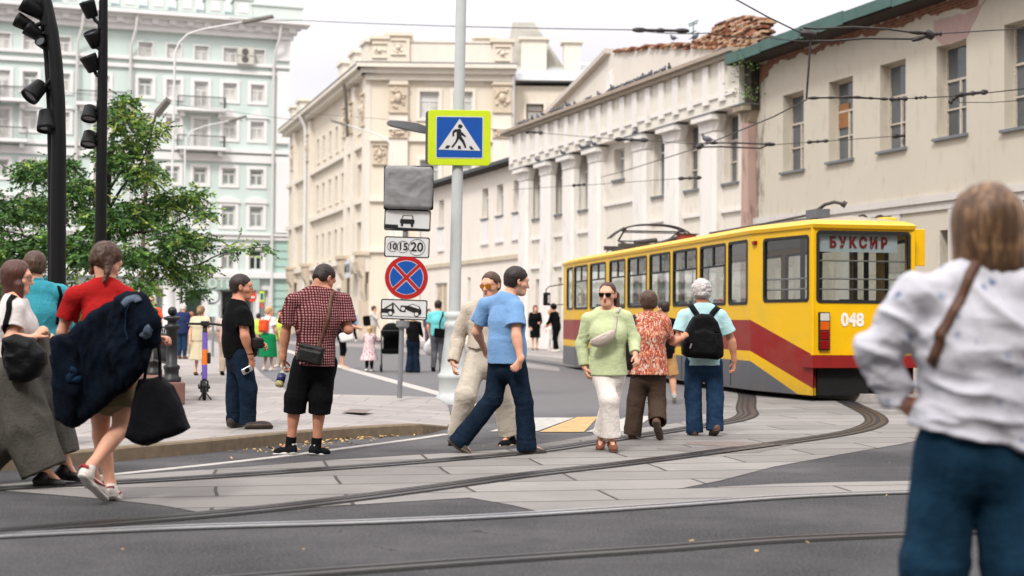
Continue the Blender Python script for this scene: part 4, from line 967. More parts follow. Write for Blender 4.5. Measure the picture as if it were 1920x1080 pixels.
# bare brick jamb of the doorway
q = F.rect(986, 484, 998, 640); mb = MB(); mb.box((q[0] - .2, -.02, 0), (q[0] + .45, .005, q[3])); F.part("brick_jamb", mb, BRK)
mb = MB(); mb.tube([(F.uz(1300, 45, yG)[0], yG, F.uz(1300, 75, yG)[1]), (F.uz(1300, 45, yG)[0], yG, F.uz(1300, 42, yG)[1])], .02, 6)
for y_, l in ((42, .35), (46, .3), (60, .2)): z = F.uz(1300, y_, yG)[1]; uu = F.uz(1300, 45, yG)[0]; mb.tube([(uu - l, yG, z), (uu + l, yG, z)], .02, 6)
an = F.part("antenna", mb, mat("green painted metal", (70, 110, 100), .6)); an.parent = None; an.matrix_world = F.root.matrix_basis.copy(); tag(an, "thin green rooftop antenna above the broken gable", "antenna")
# weeds at the top right corner
def leaves(mb, c, rad, n, size, rs, squash=1.0):
    for _ in range(n):
        p = np.asarray(c) + np.array([rs.gauss(0, 1), rs.gauss(0, 1), rs.gauss(0, 1) * squash]) * rad; a = np.array([rs.gauss(0, 1), rs.gauss(0, 1), rs.gauss(0, .7)]); a = a / np.linalg.norm(a) * size * rs.uniform(.6, 1.3)
        b = np.cross(a, [rs.gauss(0, 1), rs.gauss(0, 1), rs.gauss(0, 1)]); b = b / (np.linalg.norm(b) + 1e-6) * size * .42; mb.add([p - a, p - b, p + a, p + b], [(0, 1, 2, 3)])
WEED = mat("weed leaf", (84, 108, 52), .8, .3, 10)
mb = MB(); rs2 = random.Random(3)
for x, y, r, n in ((1392, 78, .2, 26), (1398, 118, .24, 42), (1385, 112, .2, 22), (1378, 142, .22, 16), (1396, 178, .2, 40), (1404, 172, .2, 30)):
    uu, zz = F.uz(x, y, yF - .4); p = F.O + F.U * uu + F.In * (yF - .35); leaves(mb, (p[0], p[1], zz), r, n, .06, rs2)
tag(mb.build("weeds", WEED, fix=False), "green weeds growing from the corner where the columned and plain buildings meet", "plant", None, "stuff")

# --- low white building further along
F = Front("low_building", O_R, UR, "low white plastered building with narrow windows beyond the columns"); FL = F
uA = F.uz(790, 420)[0]; uB = u0 - .02; zt_ = F.uz(880, 330)[1]
wl_ = [(823, 380, 832, 430), (905, 354, 914, 412), (932, 346, 942, 405), (964, 338, 974, 403)]
ops = []
for x0, y0, x1, y1 in wl_:
    a = F.uz((x0 + x1) / 2, 400)[0]; ops.append((a - .45, a + .45, F.uz(937, 404)[1], F.uz(937, 346)[1], .28))
ops.append((F.uz(816, 560)[0], F.uz(838, 560)[0], .3, F.uz(830, 530)[1], .15)); ops.append((F.uz(876, 560)[0], F.uz(882, 560)[0], 1.0, F.uz(880, 520)[1], .12))
ops.append((F.uz(975, 560)[0] - .3, F.uz(975, 560)[0] + .3, 1.0, 3.3, .12))
mb = grid_wall(uA, uB, 0, zt_, ops); shell(mb, uA, uB, 0, zt_, 11); F.part("wall", mb, plaster("white patched plaster", (220, 213, 202), (196, 156, 108), .35, .7))
for k, o in enumerate(ops):
    window(F, o, .26 if k < 4 else .13, FRW, GD if k < 4 else mat("boarded panel", (176, 160, 134), .85, .2, 4), "H" if k < 4 else "I", .07, ZINC if k < 4 else None)
    if k < 4: mb = MB(); mb.box((o[0] - .05, -.04, o[2] - 1.15), (o[1] + .05, .01, o[2] - .10)); mb.box((o[0] - .12, -.09, o[2] - 1.28), (o[1] + .12, .01, o[2] - 1.152)); F.part("window_apron", mb, WTRIM)
zs_ = F.uz(900, 489)[1]; mb = MB(); mb.box((uA, -.10, zs_ - .1), (uB, .01, zs_ + .1)); F.part("string_course", mb, plaster("stained band", (190, 178, 158), (140, 118, 90), .5))
mb = MB(); mb.prism([(uA - .2, -.55, zt_ - .02), (uA - .2, -.55, zt_ + .14), (uA - .2, 5.5, zt_ + 2.1), (uA - .2, 11.2, zt_ + .14), (uA - .2, 11.2, zt_ - .02)], (uB - uA + .18, 0, 0)); F.part("roof", mb, mat("dark roof sheet", (70, 76, 76), .6, .2, 3))
mb = MB(); mb.box((uA - .2, -.50, zt_ - .10), (uB, .0, zt_ - .022)); F.part("eaves_soffit", mb, SOFF)

# --- beige building with carved pilasters
BE = plaster("beige stucco", (214, 204, 187), (172, 150, 122), .2, .35, True, .2); BET = plaster("pale beige trim", (218, 211, 198), (176, 158, 134), .25)
BED = plaster("carved stone", (196, 182, 162), (150, 132, 112), .5, 3, False, 1.0, 9)
C0 = P(692, 500, 95.0)[:2]; C1 = P(541, 500, 128.0)[:2]
F = Front("carved_building", C0, (1, .03), "tall beige corner building with carved pilasters and a roof parapet"); FB = F
zC = F.uz(800, 131)[1]; uR = F.uz(962, 300)[0]; uR2 = F.uz(1100, 300)[0] + 6
rows = [(172, 222), (300, 352), (395, 450), (500, 580)]
ops = []
for xc in (805, 868):
    for a, b in rows: ops.append(F.rect(xc - 18, a, xc + 18, b) + (.25,))
ops2 = [F.rect(988, 190, 1021, 232) + (.2,), F.rect(1040, 190, 1073, 232) + (.2,), F.rect(826, 310, 855, 350) + (.25,)]
mb = grid_wall(0, uR, 0, zC, [o for o in ops]); shell(mb, 0, uR, 0, zC, 14); F.part("wall", mb, BE)
for k, o in enumerate(ops): window(F, o, .22, FRW, GP_ if k % 4 == 0 else GM, "T", .10, None, .22, BET)
mb = grid_wall(uR, uR2, 0, zC - .8, ops2[:2], 1.2); shell(mb, uR, uR2, 0, zC - .8, 13, 1.2); F.part("side_wing_wall", mb, BE)
for o in ops2[:2]: window(F, o, .2, mat("brown window frame", (120, 96, 78), .8), GM, "H", .10, None, .2, BET, y=1.2)
mb = MB()
for px in (747, 941): a = F.uz(px, 300)[0]; mb.mark().box((a - .62, -.35, 0), (a + .62, .01, zC - .6))
F.part("pilaster", mb, BET)
def relief(mb, u, z, w, h, y, rs, n=16):
    """a carved panel: a face with curls about it"""
    mb.lathe([(.001, -.5 * h * .36), (w * .16, -.12 * h), (w * .20, .04 * h), (w * .12, .18 * h), (.001, .2 * h)], (u, y, z), 10)
    for _ in range(n):
        a = rs.uniform(0, 2 * PI); q = (u + math.cos(a) * w * .36 * rs.uniform(.7, 1.1), y, z + math.sin(a) * h * .38 * rs.uniform(.7, 1.1)); r = w * rs.uniform(.06, .12)
        mb.lathe([(.001, -r), (r * .8, -r * .6), (r, 0), (r * .8, r * .6), (.001, r)], q, 8)
    mb.box((u - w * .5, y + .02, z - h * .5), (u + w * .5, y + .06, z + h * .5)); mb.box((u - w * .56, y - .10, z + h * .5), (u + w * .56, y + .1, z + h * .56)); mb.box((u - w * .56, y - .08, z - h * .56), (u + w * .56, y + .1, z - h * .5))
mb = MB()
for px in (747, 941):
    a, z = F.uz(px, 186); mb.mark(); relief(mb, a, z, 1.25, 1.75, -.42, rs); a, z = F.uz(px, 252); mb.mark(); relief(mb, a, z, 1.2, .5, -.40, rs, 10)
a, z = F.uz(712, 290); mb.mark(); relief(mb, a, z, .9, 1.2, -.12, rs)
F.part("carved_panel", mb, BED)
mb = MB(); mb.box((-.9, -1.05, zC), (uR + .2, .4, zC + .28)); mb.box((-.65, -.7, zC - .35), (uR + .1, .3, zC)); mb.box((-.35, -.4, zC - .75), (uR, .2, zC - .352)); F.part("cornice", mb, BET)
mb = MB(); mb.box((-.95, -1.08, zC + .281), (uR + .25, .5, zC + .34)); F.part("cornice_sheet", mb, ZINC)
zQ = F.uz(850, 80)[1]; mb = MB(); mb.box((.3, .1, zC + .341), (uR - .3, .6, zQ)); mb.box((.3, .02, zQ), (uR - .3, .68, zQ + .12))
F.part("parapet", mb, BET)
mb = MB()
for px, w_, tp in ((747, .75, 62), (942, .65, 74), (712, .5, 68)):
    a = F.uz(px, 90)[0]; z = F.uz(px, tp)[1]; mb.mark().box((a - w_, -.15, zC + .342), (a + w_, 1.2, z - .22)); mb.box((a - w_ - .18, -.3, z - .22), (a + w_ + .18, 1.35, z))
    relief(mb, a, z - 1.0, .9, .9, -.19, rs, 8)
F.part("parapet_pier", mb, BE)
mb = MB()
for px in (822, 880): a = F.uz(px, 205)[0]; zt1 = F.uz(px, 160)[1]; mb.mark().box((a - .95, -.06, zt1), (a + .95, .01, zt1 + .3))
for y_ in (262, 375, 470): z = F.uz(830, y_)[1]; mb.mark().box((0, -.22, z - .15), (uR, .01, z + .15))
F.part("string_course", mb, BET)
# roof, dome and chimneys
mb = MB(); zr = zC - .5; mb.prism([(uR + .2, 0.6, zr), (uR + .2, 7, zr + 2.4), (uR + .2, 14, zr)], (uR2 - uR, 0, 0)); F.part("roof", mb, mat("pale roof sheet", (168, 172, 174), .5, .1, 2, .1, 20))
d0, zd = F.uz(945, 112, 6); d1 = F.uz(1062, 112, 6)[0]; t0, ztp = F.uz(960, 48, 8); t1 = F.uz(1000, 50, 8)[0]
mb = MB(); mb.hexa([(d0, 5, zd - 1), (d1, 5, zd - 1), (d1, 10, zd - 1), (d0, 10, zd - 1), (t0, 6.8, ztp), (t1, 6.8, ztp), (t1, 8.2, ztp), (t0, 8.2, ztp)]); F.part("roof_dome", mb, mat("grey roof sheets", (148, 145, 136), .6, .15, 1.2, .2, 10))
mb = MB()
for x0, x1, tp in ((978, 1025, 70), (1058, 1088, 76), (890, 925, 68)):
    a, z = F.uz(x0, tp, 4); b = F.uz(x1, tp, 4)[0]; mb.mark().box((a, 4, zC), (b, 5.2, z - .15)); mb.box((a - .2, 3.8, z - .15), (b + .2, 5.4, z))
F.part("chimney", mb, BET)
a = F.uz(961, 200)[0]; mb = MB(); mb.tube([(a, -.4, zC - .4), (a, -.25, zC - 1.0), (a, -.12, zC - 1.6), (a, -.12, 0)], .14, 8); F.part("drainpipe", mb, FRW)
# the side along the street
Ul = np.array([C0[0] - C1[0], C0[1] - C1[1]]); S2 = Front("x", C1, Ul, "x"); LEN = float(np.linalg.norm(Ul)); r2 = S2.root; r2.parent = F.root
r2.matrix_parent_inverse = Matrix.Identity(4); M0 = Matrix.Translation(Vector((F.O[0], F.O[1], 0))) @ Matrix.Rotation(math.atan2(F.U[1], F.U[0]), 4, "Z"); r2.matrix_basis = M0.inverted() @ (Matrix.Translation(Vector((S2.O[0], S2.O[1], 0))) @ Matrix.Rotation(math.atan2(S2.U[1], S2.U[0]), 4, "Z"))
r2.name = "street_side"; del r2["label"]; del r2["category"]
ops = []
for px in (597, 608, 620, 632, 644):
    for a, b in ((255, 298), (343, 388), (438, 488)):
        f = (px - 608) * -.35; u_ = S2.uz(px, 400)[0]; zz0 = S2.uz(608, b)[1]; zz1 = S2.uz(608, a)[1]; ops.append((u_ - .48, u_ + .48, zz0, zz1, .3))
for px in (574, 676):
    for a, b in ((343, 398), (438, 488), (250, 290)): u_ = S2.uz(px, 400)[0]; ops.append((u_ - .8, u_ + .8, S2.uz(608, b)[1], S2.uz(608, a)[1], .35))
for px in (567, 608, 637, 684): u_ = S2.uz(px, 540)[0]; ops.append((u_ - .9, u_ + .9, .3, 3.6, .4))
mb = grid_wall(0, LEN, 0, zC, ops); S2.part("side_wall", mb, BE)
for o in ops: window(S2, o, .28, FRW, GM if o[3] > 5 else GD, "T", .10, None, .16, BET)
mb = MB()
for px in (556, 585, 655, 668, 690): u_ = S2.uz(px, 400)[0]; mb.mark().box((u_ - .55, -.35, 4.5), (u_ + .55, .01, zC - .6))
S2.part("pilaster", mb, BET)
mb = MB()
for px in (556, 585, 655, 668, 690):
    u_ = S2.uz(px, 250)[0]; mb.mark(); relief(mb, u_, S2.uz(608, 262)[1], 1.0, 2.0, -.42, rs)
S2.part("carved_panel", mb, BED)
mb = MB()
for px in (556, 585, 655, 690):
    u_ = S2.uz(px, 400)[0]; mb.mark().prism([(u_ - .6, -.3, 5.6), (u_ - .6, -.75, 5.6), (u_ - .6, -.80, 5.2), (u_ - .6, -.68, 4.6), (u_ - .6, -.42, 4.1), (u_ - .6, -.42, 3.2), (u_ - .6, -.3, 2.6)], (1.2, 0, 0)); mb.box((u_ - .7, -.9, 5.601), (u_ + .7, 0, 5.85)); mb.box((u_ - .45, -.5, .1), (u_ + .45, .0, 2.59))
S2.part("scroll_bracket", mb, BED)
mb = MB(); mb.box((-.6, -1.0, zC), (LEN + .85, .4, zC + .279)); mb.box((-.4, -.65, zC - .35), (LEN + .6, .3, zC - .002)); S2.part("side_cornice", mb, BET)
mb = MB(); mb.box((-.6, -1.05, zC + .28), (LEN + .6, .4, zC + .335)); S2.part("side_cornice_sheet", mb, ZINC)
mb = MB()
for px in (548, 562, 640, 662, 684): u_ = S2.uz(px, 200)[0]; mb.mark().box((u_ - .9, -.1, zC + .34), (u_ + .9, 1.0, zC + 2.0)); mb.box((u_ - 1.1, -.25, zC + 2.0), (u_ + 1.1, 1.15, zC + 2.25))
mb.mark().box((0, .1, zC + .341), (LEN, .5, zC + 1.3)); S2.part("side_parapet", mb, BET)
mb = MB()
for y_ in (315, 405, 500): z = S2.uz(608, y_)[1]; mb.mark().box((0, -.3, z - .16), (LEN, .01, z + .16))
S2.part("string_course", mb, BET)
u_ = S2.uz(583, 400)[0]; mb = MB(); mb.tube([(u_, -1.0, zC), (u_, -.6, zC - .8), (u_, -.5, zC - 1.4), (u_, -.5, 0)], .16, 8); S2.part("drainpipe", mb, FRW)
u_ = S2.uz(666, 400)[0]; mb = MB(); mb.tube([(u_, -.9, zC - .3), (u_, -.75, zC - 1.2), (u_, -.6, zC - 4)], .12, 8); S2.part("drainpipe", mb, mat("dark downpipe", (96, 90, 80), .6))
u_, z = S2.uz(671, 505); mb = MB(); mb.box((u_ - .9, -.75, z - .6), (u_ + .9, -.68, z + .6)); sg = S2.part("shop_sign", mb, mat("pale sign board", (196, 198, 200), .5))
me = text_mesh("МОЛ", .8, .01); o = new_obj("lettering", me, mat("dark lettering", (40, 40, 46), .6), sg); o.location = (u_, -.765, z); o.rotation_euler = (PI / 2, 0, 0)

# --- mint green apartment building across the square
MINT = plaster("mint stucco", (194, 207, 201), (178, 194, 187), .25, .3, True, .15); MW = plaster("white moulding", (222, 220, 218), (196, 192, 188), .2)
D0 = np.array([-21.0, 133.0]); UM = np.array([1.0, .326])
F = Front("apartment_building", D0, UM, "mint green apartment building with white mouldings and balconies across the square"); FM = F
uR = F.uz(541, 300)[0]; uL_ = F.uz(-140, 300)[0]; zTop = F.uz(500, 72)[1]
cols = [(-102, 0), (-50, 1), (3, 1), (55, 0), (116, 0), (190, 1), (271, 0), (324, 0), (376, 1), (430, 0), (482, 0)]
rws = [(90, 119), (156, 189), (226, 261), (316, 347), (386, 425), (467, 506)]
zr_ = [(F.uz(430, b)[1], F.uz(430, a)[1]) for a, b in rws]; WW = .62
ops = []; meta = []
for px, bal in cols:
    u_ = F.uz(px, 250)[0]
    for k, (a, b) in enumerate(zr_):
        if px == 190 and k == 0: continue
        lo_ = a - (.75 if bal and k in (1, 2) else 0); ops.append((u_ - WW, u_ + WW, lo_, b, .25)); meta.append((px, k, bal))
shops = []
for px, w_ in ((-60, 2.6), (20, 2.6), (110, 2.6), (200, 2.6), (270, 2.8), (337, 2.2), (405, 3.6), (458, 2.2)): u_ = F.uz(px, 560)[0]; shops.append((u_ - w_, u_ + w_, .5, F.uz(430, 543)[1], .5))
mb = grid_wall(uL_, uR, 0, zTop, ops + shops); shell(mb, uL_, uR, 0, zTop, 16); F.part("wall", mb, MINT)
hoods = {2: "tri", 4: "arc", 1: None, 3: None, 0: None, 5: "bar"}; GMD = glass("half curtained glass", (150, 158, 154), .1, .5); GDK = glass("green-black glass", (34, 58, 56), .06, .6)
rr_ = random.Random(4)
for o, (px, k, bal) in zip(ops, meta):
    gm = GP_ if k <= 2 else GMD
    if (px, k) in ((55, 1), (271, 1)): gm = GMD
    if (px, k) == (482, 5): gm = GDK
    window(F, o, .22, FRW, gm, "T", .16, None, .30 if k else .12, MW, hood=None if (bal and k == 2) else hoods[k])
for k, o in enumerate(shops): window(F, o, .45, MW if k != 6 else FRW, GDK if k in (4, 6) else GMD, "I", .2, None, .35, MW)
mb = MB(); zc0, zc1 = F.uz(500, 74)[1], F.uz(500, 42)[1]; h = zc1 - zc0
mb.box((uL_, -.75, zc0 + h * .3), (uR + .6, .02, zc0 + h * .62)); mb.box((uL_, -.5, zc0), (uR + .3, .02, zc0 + h * .3)); mb.box((uL_, -1.1, zc0 + h * .62), (uR + 1.0, .3, zc0 + h * .8)); mb.box((uL_, -1.7, zc0 + h * .8), (uR + 1.7, .5, zc1)); F.part("cornice", mb, MW)
mb = MB(); a = uL_ + .3
while a < uR: mb.mark().box((a, -1.02, zc0 + h * .36), (a + .6, -.752, zc0 + h * .618)); a += 1.55
F.part("cornice_bracket", mb, MW)
mb = MB()
for y0, y1, pr in ((117, 123, .35), (131, 138, .25), (279, 286, .35), (290, 304, .2), (437, 441, .4), (442, 449, .25), (510, 521, .5)): mb.mark().box((uL_, -pr, F.uz(430, y1)[1]), (uR + .02, .02, F.uz(430, y0)[1]))
F.part("string_course", mb, MW)
mb = MB(); a = F.uz(517, 300)[0]
zz = F.uz(530, 125)[1]
mb.mark().box((a, -.30, F.uz(530, 437)[1]), (uR + .03, 1.0, F.uz(530, 300)[1])); mb.mark().box((a, -.3, F.uz(530, 270)[1]), (uR + .03, 1.0, F.uz(530, 135)[1])); mb.mark().box((a, -.3, F.uz(530, 115)[1]), (uR + .03, 1.0, F.uz(530, 75)[1])); F.part("corner_rustication", mb, MW)
mb = MB(); z = .3; zz = F.uz(430, 450)[1]
while z < zz: mb.box((F.uz(500, 400)[0] + .6, -.12, z), (uR + .05, .0, z + .62)); z += .74
F.part("rusticated_base", mb, plaster("green rustication", (166, 194, 182), (146, 176, 164), .25))
BALM = mat("balcony iron", (86, 84, 80), .7)
for px, ks in ((3, (1, 2)), (190, (1,)), (376, (1, 2)), (-50, (1, 2))):
    u_ = F.uz(px, 250)[0]
    for k in ks:
        z = zr_[k][0] - .95; mb = MB(); mb.box((u_ - 2.2, -1.35, z - .28), (u_ + 2.2, 0, z)); mb.box((u_ - 1.9, -.9, z - .75), (u_ - 1.5, 0, z - .281)); mb.box((u_ + 1.5, -.9, z - .75), (u_ + 1.9, 0, z - .281)); b = F.part("balcony", mb, MW)
        mb = MB(); y_ = -1.28
        for x0, y0, x1, y1 in ((u_ - 2.1, y_, u_ + 2.1, y_), (u_ - 2.1, y_, u_ - 2.1, -.02), (u_ + 2.1, y_, u_ + 2.1, -.02)):
            mb.tube([(x0, y0, z + 1.0), (x1, y1, z + 1.0)], .05, 5); n = max(3, int(math.hypot(x1 - x0, y1 - y0) / .17))
            for i in range(n + 1): t = i / n; mb.tube([(x0 + (x1 - x0) * t, y0 + (y1 - y0) * t, z), (x0 + (x1 - x0) * t, y0 + (y1 - y0) * t, z + 1.0)], .022, 4, False)
        mb.build("balcony_railing", BALM, b)
for px in (143, 243, 511):
    a = F.uz(px, 250)[0]; mb = MB(); mb.tube([(a + .5, -1.4, zc1 - .2), (a + .4, -1.2, zc0), (a, -.45, zc0 - 1.6), (a, -.45, 0)], .13, 8); F.part("drainpipe", mb, FRW)
mb = MB(); mb.prism([(uL_, -1.5, zc1 + .01), (uL_, -1.5, zc1 + .1), (uL_, 5, zc1 + 2.2), (uL_, 16, zc1 + .01)], (uR - uL_ + 1.0, 0, 0)); F.part("roof", mb, mat("grey-green roof", (150, 162, 160), .6, .1, 2))
for px, w_ in ((80, .8), (135, .8), (190, .8), (243, .8), (297, .85), (351, .8), (404, .85), (457, .85), (520, 2.3)):
    a = F.uz(px, 20, -1.0)[0]; z = F.uz(px, 5 + (px - 300) * .04 if px < 510 else 14, -1)[1]; z1 = zc1 + (1.7 if px < 510 else 1.3); mb = MB(); mb.box((a - w_, -1.1, zc1 + .02), (a + w_, 1.2, z1)); mb.box((a - w_ - .15, -1.25, z1), (a + w_ + .15, 1.35, z1 + .18)); b = F.part("dormer", mb, plaster("pale mint", (204, 212, 206), (176, 190, 182), .2))
    if px < 510: mb = MB(); mb.box((a - w_ * .5, -1.16, zc1 + .5), (a + w_ * .5, -1.102, z1 - .3)); mb.build("dormer_shutter", MW, b)
u_ = F.uz(459, 105)[0]; mb = MB()
for z_ in (F.uz(459, 100)[1], F.uz(459, 114)[1]): mb.box((u_ - .75, -.75, z_ - .42), (u_ + .75, -.02, z_ + .42))
ac = F.part("air_conditioner", mb, mat("off-white casing", (190, 186, 178), .6)); mb = MB()
for z_ in (F.uz(459, 100)[1], F.uz(459, 114)[1]): mb.lathe([(.33, 0), (.33, .03)], (0, 0, 0), 14)
fan = MB()
for z_ in (F.uz(459, 100)[1], F.uz(459, 114)[1]): fan.add([(u_ - .05 + .33 * math.cos(t), -.756, z_ + .33 * math.sin(t)) for t in np.linspace(0, 2 * PI, 15)[:-1]], [tuple(range(14))])
fan.build("fan_grille", mat("dark grille", (90, 86, 80), .7), ac, fix=False)
u_, z = F.uz(412, 532); mb = MB(); mb.box((u_ - 3.6, -.42, z - .55), (u_ + 3.6, -.36, z + .55)); sg = F.part("shop_sign", mb, mat("grey-green fascia", (150, 172, 160), .6)); me = text_mesh("БИОТЕКА", 1.15, .02, bold=.01); o = new_obj("lettering", me, mat("pale lettering", (206, 212, 204), .6), sg); o.location = (u_, -.45, z - .05); o.rotation_euler = (PI / 2, 0, 0)

# --- small ochre building at the end of the side street
F = Front("ochre_building", P(520, 500, 165.0)[:2], (1, .1), "small ochre building seen in the gap between the mint and beige buildings")
zo = F.uz(550, 352)[1]; w_ = F.uz(600, 400)[0]; o = F.rect(544, 368, 554, 402) + (.2,)
o2 = F.rect(543, 470, 553, 500) + (.2,)
mb = grid_wall(-2, w_, 0, zo, [o, o2]); shell(mb, -2, w_, 0, zo, 12); F.part("wall", mb, plaster("ochre stucco", (206, 184, 142), (170, 150, 120), .2))
for q in (o, o2): window(F, q, .18, FRW, GD, "T", .08)
mb = MB(); mb.prism([(-3, -1, zo), (-3, 5, zo + 3.5), (-3, 12, zo)], (w_ + 4, 0, 0)); F.part("roof", mb, mat("blue-grey roof", (140, 156, 172), .6, .1, 2))

# --- unseen row added behind the camera to shade the near side of the crossing
F = Front("shade_terrace", np.array([45.0, -15.0]), (-1, 0), "long grey unseen terrace added behind the camera to shade the crossing")
ops = [(3 + 3.6 * k, 4.5 + 3.6 * k, 3.2 + 3.8 * r, 5.4 + 3.8 * r, .3) for k in range(24) for r in range(5)]
mb = grid_wall(0, 92, 0, 22.5, ops); shell(mb, 0, 92, 0, 22.5, 14); F.part("wall", mb, plaster("grey render", (136, 126, 112), (110, 100, 90), .3))
mb = MB()
for o in ops: mb.box((o[0], .24, o[2]), (o[1], .29, o[3]))
g = F.part("window_row", mb, GD); g["kind"] = "stuff"
# ------------------------------------------------------------------ the people near the crossing
def XF(J, a, b, e): return J.hc + (J.hr * a + J.hf * b + J.hu * e) * J.HS
def band(name, pts, r, m, parent, org, n=8):
    mb = MB(); mb.tube([np.asarray(p) - org for p in pts], r, n); return mb.build(name, m, parent)
def top_obj(name, fn, lo, hi, h, m, org): return sdf_obj(name, fn, np.asarray(lo), np.asarray(hi), h, m, None, np.asarray(org))

# --- man in a checked shirt
def plaid_mat():
    n = NT("checked cotton"); x = n.xyz(); fq = 250.0
    def st(a, ph=0.0): return n.math("SMOOTHSTEP", n.math("SINE", n.math("MULTIPLY_ADD", a, fq, ph)), -.15, .15) if False else n.math("GREATER_THAN", n.math("SINE", n.math("MULTIPLY_ADD", a, fq, ph)), .0)
    wob = n.math("MULTIPLY", n.math("SUBTRACT", n.noise(7, 3), .5), .03)
    sx = st(n.math("ADD", n.math("ADD", x[0], n.math("MULTIPLY", x[1], .6)), wob)); sz = st(n.math("ADD", x[2], wob))
    s = n.math("ADD", sx, sz)
    k = n.ramp(n.math("MULTIPLY", s, .5), [(.0, rgb((164, 124, 122))), (.34, rgb((96, 44, 46))), (.8, rgb((46, 16, 24)))], "CONSTANT")
    n.set(k, .9, 0, .1); n.bump(creases(n), .3, .014); return n.m
J = pose(13.5, 12, dict(head=(608, 522, .04), neck=(598, 545), sh=[(549, 565, -.02), (644, 565, .05)], el=[(535, 622, .02), (653, 618, .02)], wr=[(531, 672, .06), (634, 600, .26)], ti=[(533, 698, .10), (625, 582, .38)],
    hip=[(570, 682), (610, 682, .02)], kn=[(555, 745, -.02), (601, 747, -.01)], an=[(545, 832, .02), (593, 834, .02)], he=[(552, 848, -.02), (584, 849, -.03)], to=[(517, 851, .10), (614, 852, .13)]), head=(42, -32), S=1.03)
PLAID = J
o = person(J, SK2, curl=(.9, .9)); tag(o, "man in dark red checked shirt and black shorts looking down, standing at the kerb", "man")
hair(J, cap(J, .004, (.085, .072, .005, -.012), -.06, 3, (80, 80, 40), .002), HB)
tf = trouserf(J, .026, (1.32, 1.32), rk=.102, ra=.105, seed=3, amp=.008, seat=.02, top=.2); wear(J, "shorts", tf, BLK)
sf = shirtf(J, .020, .012, .74, -.02, .028, .018, .006, 4, .03, ripples=True); wear(J, "shirt", sf, plaid_mat())
n_ = J.nb; wear_at(J, "collar", D(I(cone(n_ - J.up * .035, n_ + J.up * .035 + J.F * .02, .088, .073), plane(n_ + J.up * .035, J.up)), cone(n_ - J.up * .06, n_ + J.up * .1, .078, .064)), bpy.data.materials["checked cotton"], n_, .14)
for i in (0, 1):
    q = J.an[i]; d = unit(J.kn[i] - q); wear_at(J, "sock", I(U(cone(q - d * .03, q + d * .075, .050, .05)), plane(q + d * .07, d)), SOCK, q, .14)
SHM = cloth("black shoe mesh", (20, 21, 24), .2); shoes(J, SHM, SOLEW)
for i in (0, 1):
    f = unit(J.to[i] - J.he[i]); u = UPZ; q = J.an[i] - UPZ * .012
    mb = MB(); mb.tube([q - J.org - f * .045 + np.cross(f, u) * s * .03 for s in (-1, -.5, 0, .5, 1)], .011, 6); mb.build("heel_tab", SOLEW, J.o)
sf2 = infl(sf, .0)
strap("strap", sf, [P(624, 546, 13.44), P(620, 580, 13.3), P(612, 612, 13.28), P(603, 640, 13.28), P(598, 655, 13.28)], .034, .004, LEB, J.o, J.org)
bx = np.array([J.F[1], -J.F[0], 0]); rot = math.radians(-12)
c_ = P(582, 664, 13.26); ax_ = (unit(bx * math.cos(rot) + UPZ * math.sin(rot) * 1), J.F, unit(UPZ * math.cos(rot) - bx * math.sin(rot)))
bag = D(U(rbox(c_, ax_, (.125, .035, .085), .02), rbox(c_ - J.F * .03 - UPZ * .02, ax_, (.105, .018, .055), .012), k=.01), rbox(c_ - J.F * .05 + UPZ * .045, ax_, (.11, .02, .002), .001))
tag(top_obj("shoulder_bag", folds(bag, .003, (14, 14, 14)), c_ - .22, c_ + .22, .006, LEA, c_), "small dark leather messenger bag resting on the hip of the checked shirt man", "bag")
# bottle in his hand
def lathe_along(a, b, prof, n=16):
    a = np.asarray(a); b = np.asarray(b); d = unit(b - a); L = np.linalg.norm(b - a); x = unit(np.cross(d, [0.3, 1, .2])); y = np.cross(d, x); vs = []; fs = []
    for r, t in prof:
        for j in range(n): vs.append(a + d * t * L + (x * math.cos(2 * PI * j / n) + y * math.sin(2 * PI * j / n)) * r)
    for i in range(len(prof) - 1):
        for j in range(n): fs.append((i * n + j, i * n + (j + 1) % n, (i + 1) * n + (j + 1) % n, (i + 1) * n + j))
    fs += [tuple(range(n))[::-1], tuple(range(len(vs) - n, len(vs)))]; return vs, fs
a_, b_ = P(532, 690, 13.57), P(523, 725, 13.5); org = b_
n = NT("clear plastic"); n.set((.85, .88, .84, 1), .08); n.b.inputs["Transmission Weight"].default_value = .9; n.b.inputs["IOR"].default_value = 1.2; PLASTIC = n.m
BT = empty("bottle", tuple(org)); tag(BT, "plastic drink bottle with a dark label held by the checked shirt man", "bottle")
mb = MB(); mb.add(*lathe_along(a_ - org, b_ - org, [(.012, 0), (.014, .12), (.034, .30), (.040, .40), (.040, .95), (.030, 1.0)]), True); mb.build("bottle_body", PLASTIC, BT)
mb = MB(); mb.add(*lathe_along(a_ - org, b_ - org, [(.0412, .34), (.0412, .74)]), True); mb.build("bottle_label", mat("navy label", (38, 44, 84), .4), BT)
mb = MB(); mb.add(*lathe_along(a_ - org, b_ - org, [(.037, .72), (.037, .93), (.027, .97)]), True); mb.build("drink", mat("pale yellow drink", (214, 196, 120), .2), BT)
mb = MB(); mb.add(*lathe_along(a_ - org, b_ - org, [(.016, -.06), (.016, .08)]), True); mb.build("bottle_cap", SOLEW, BT)

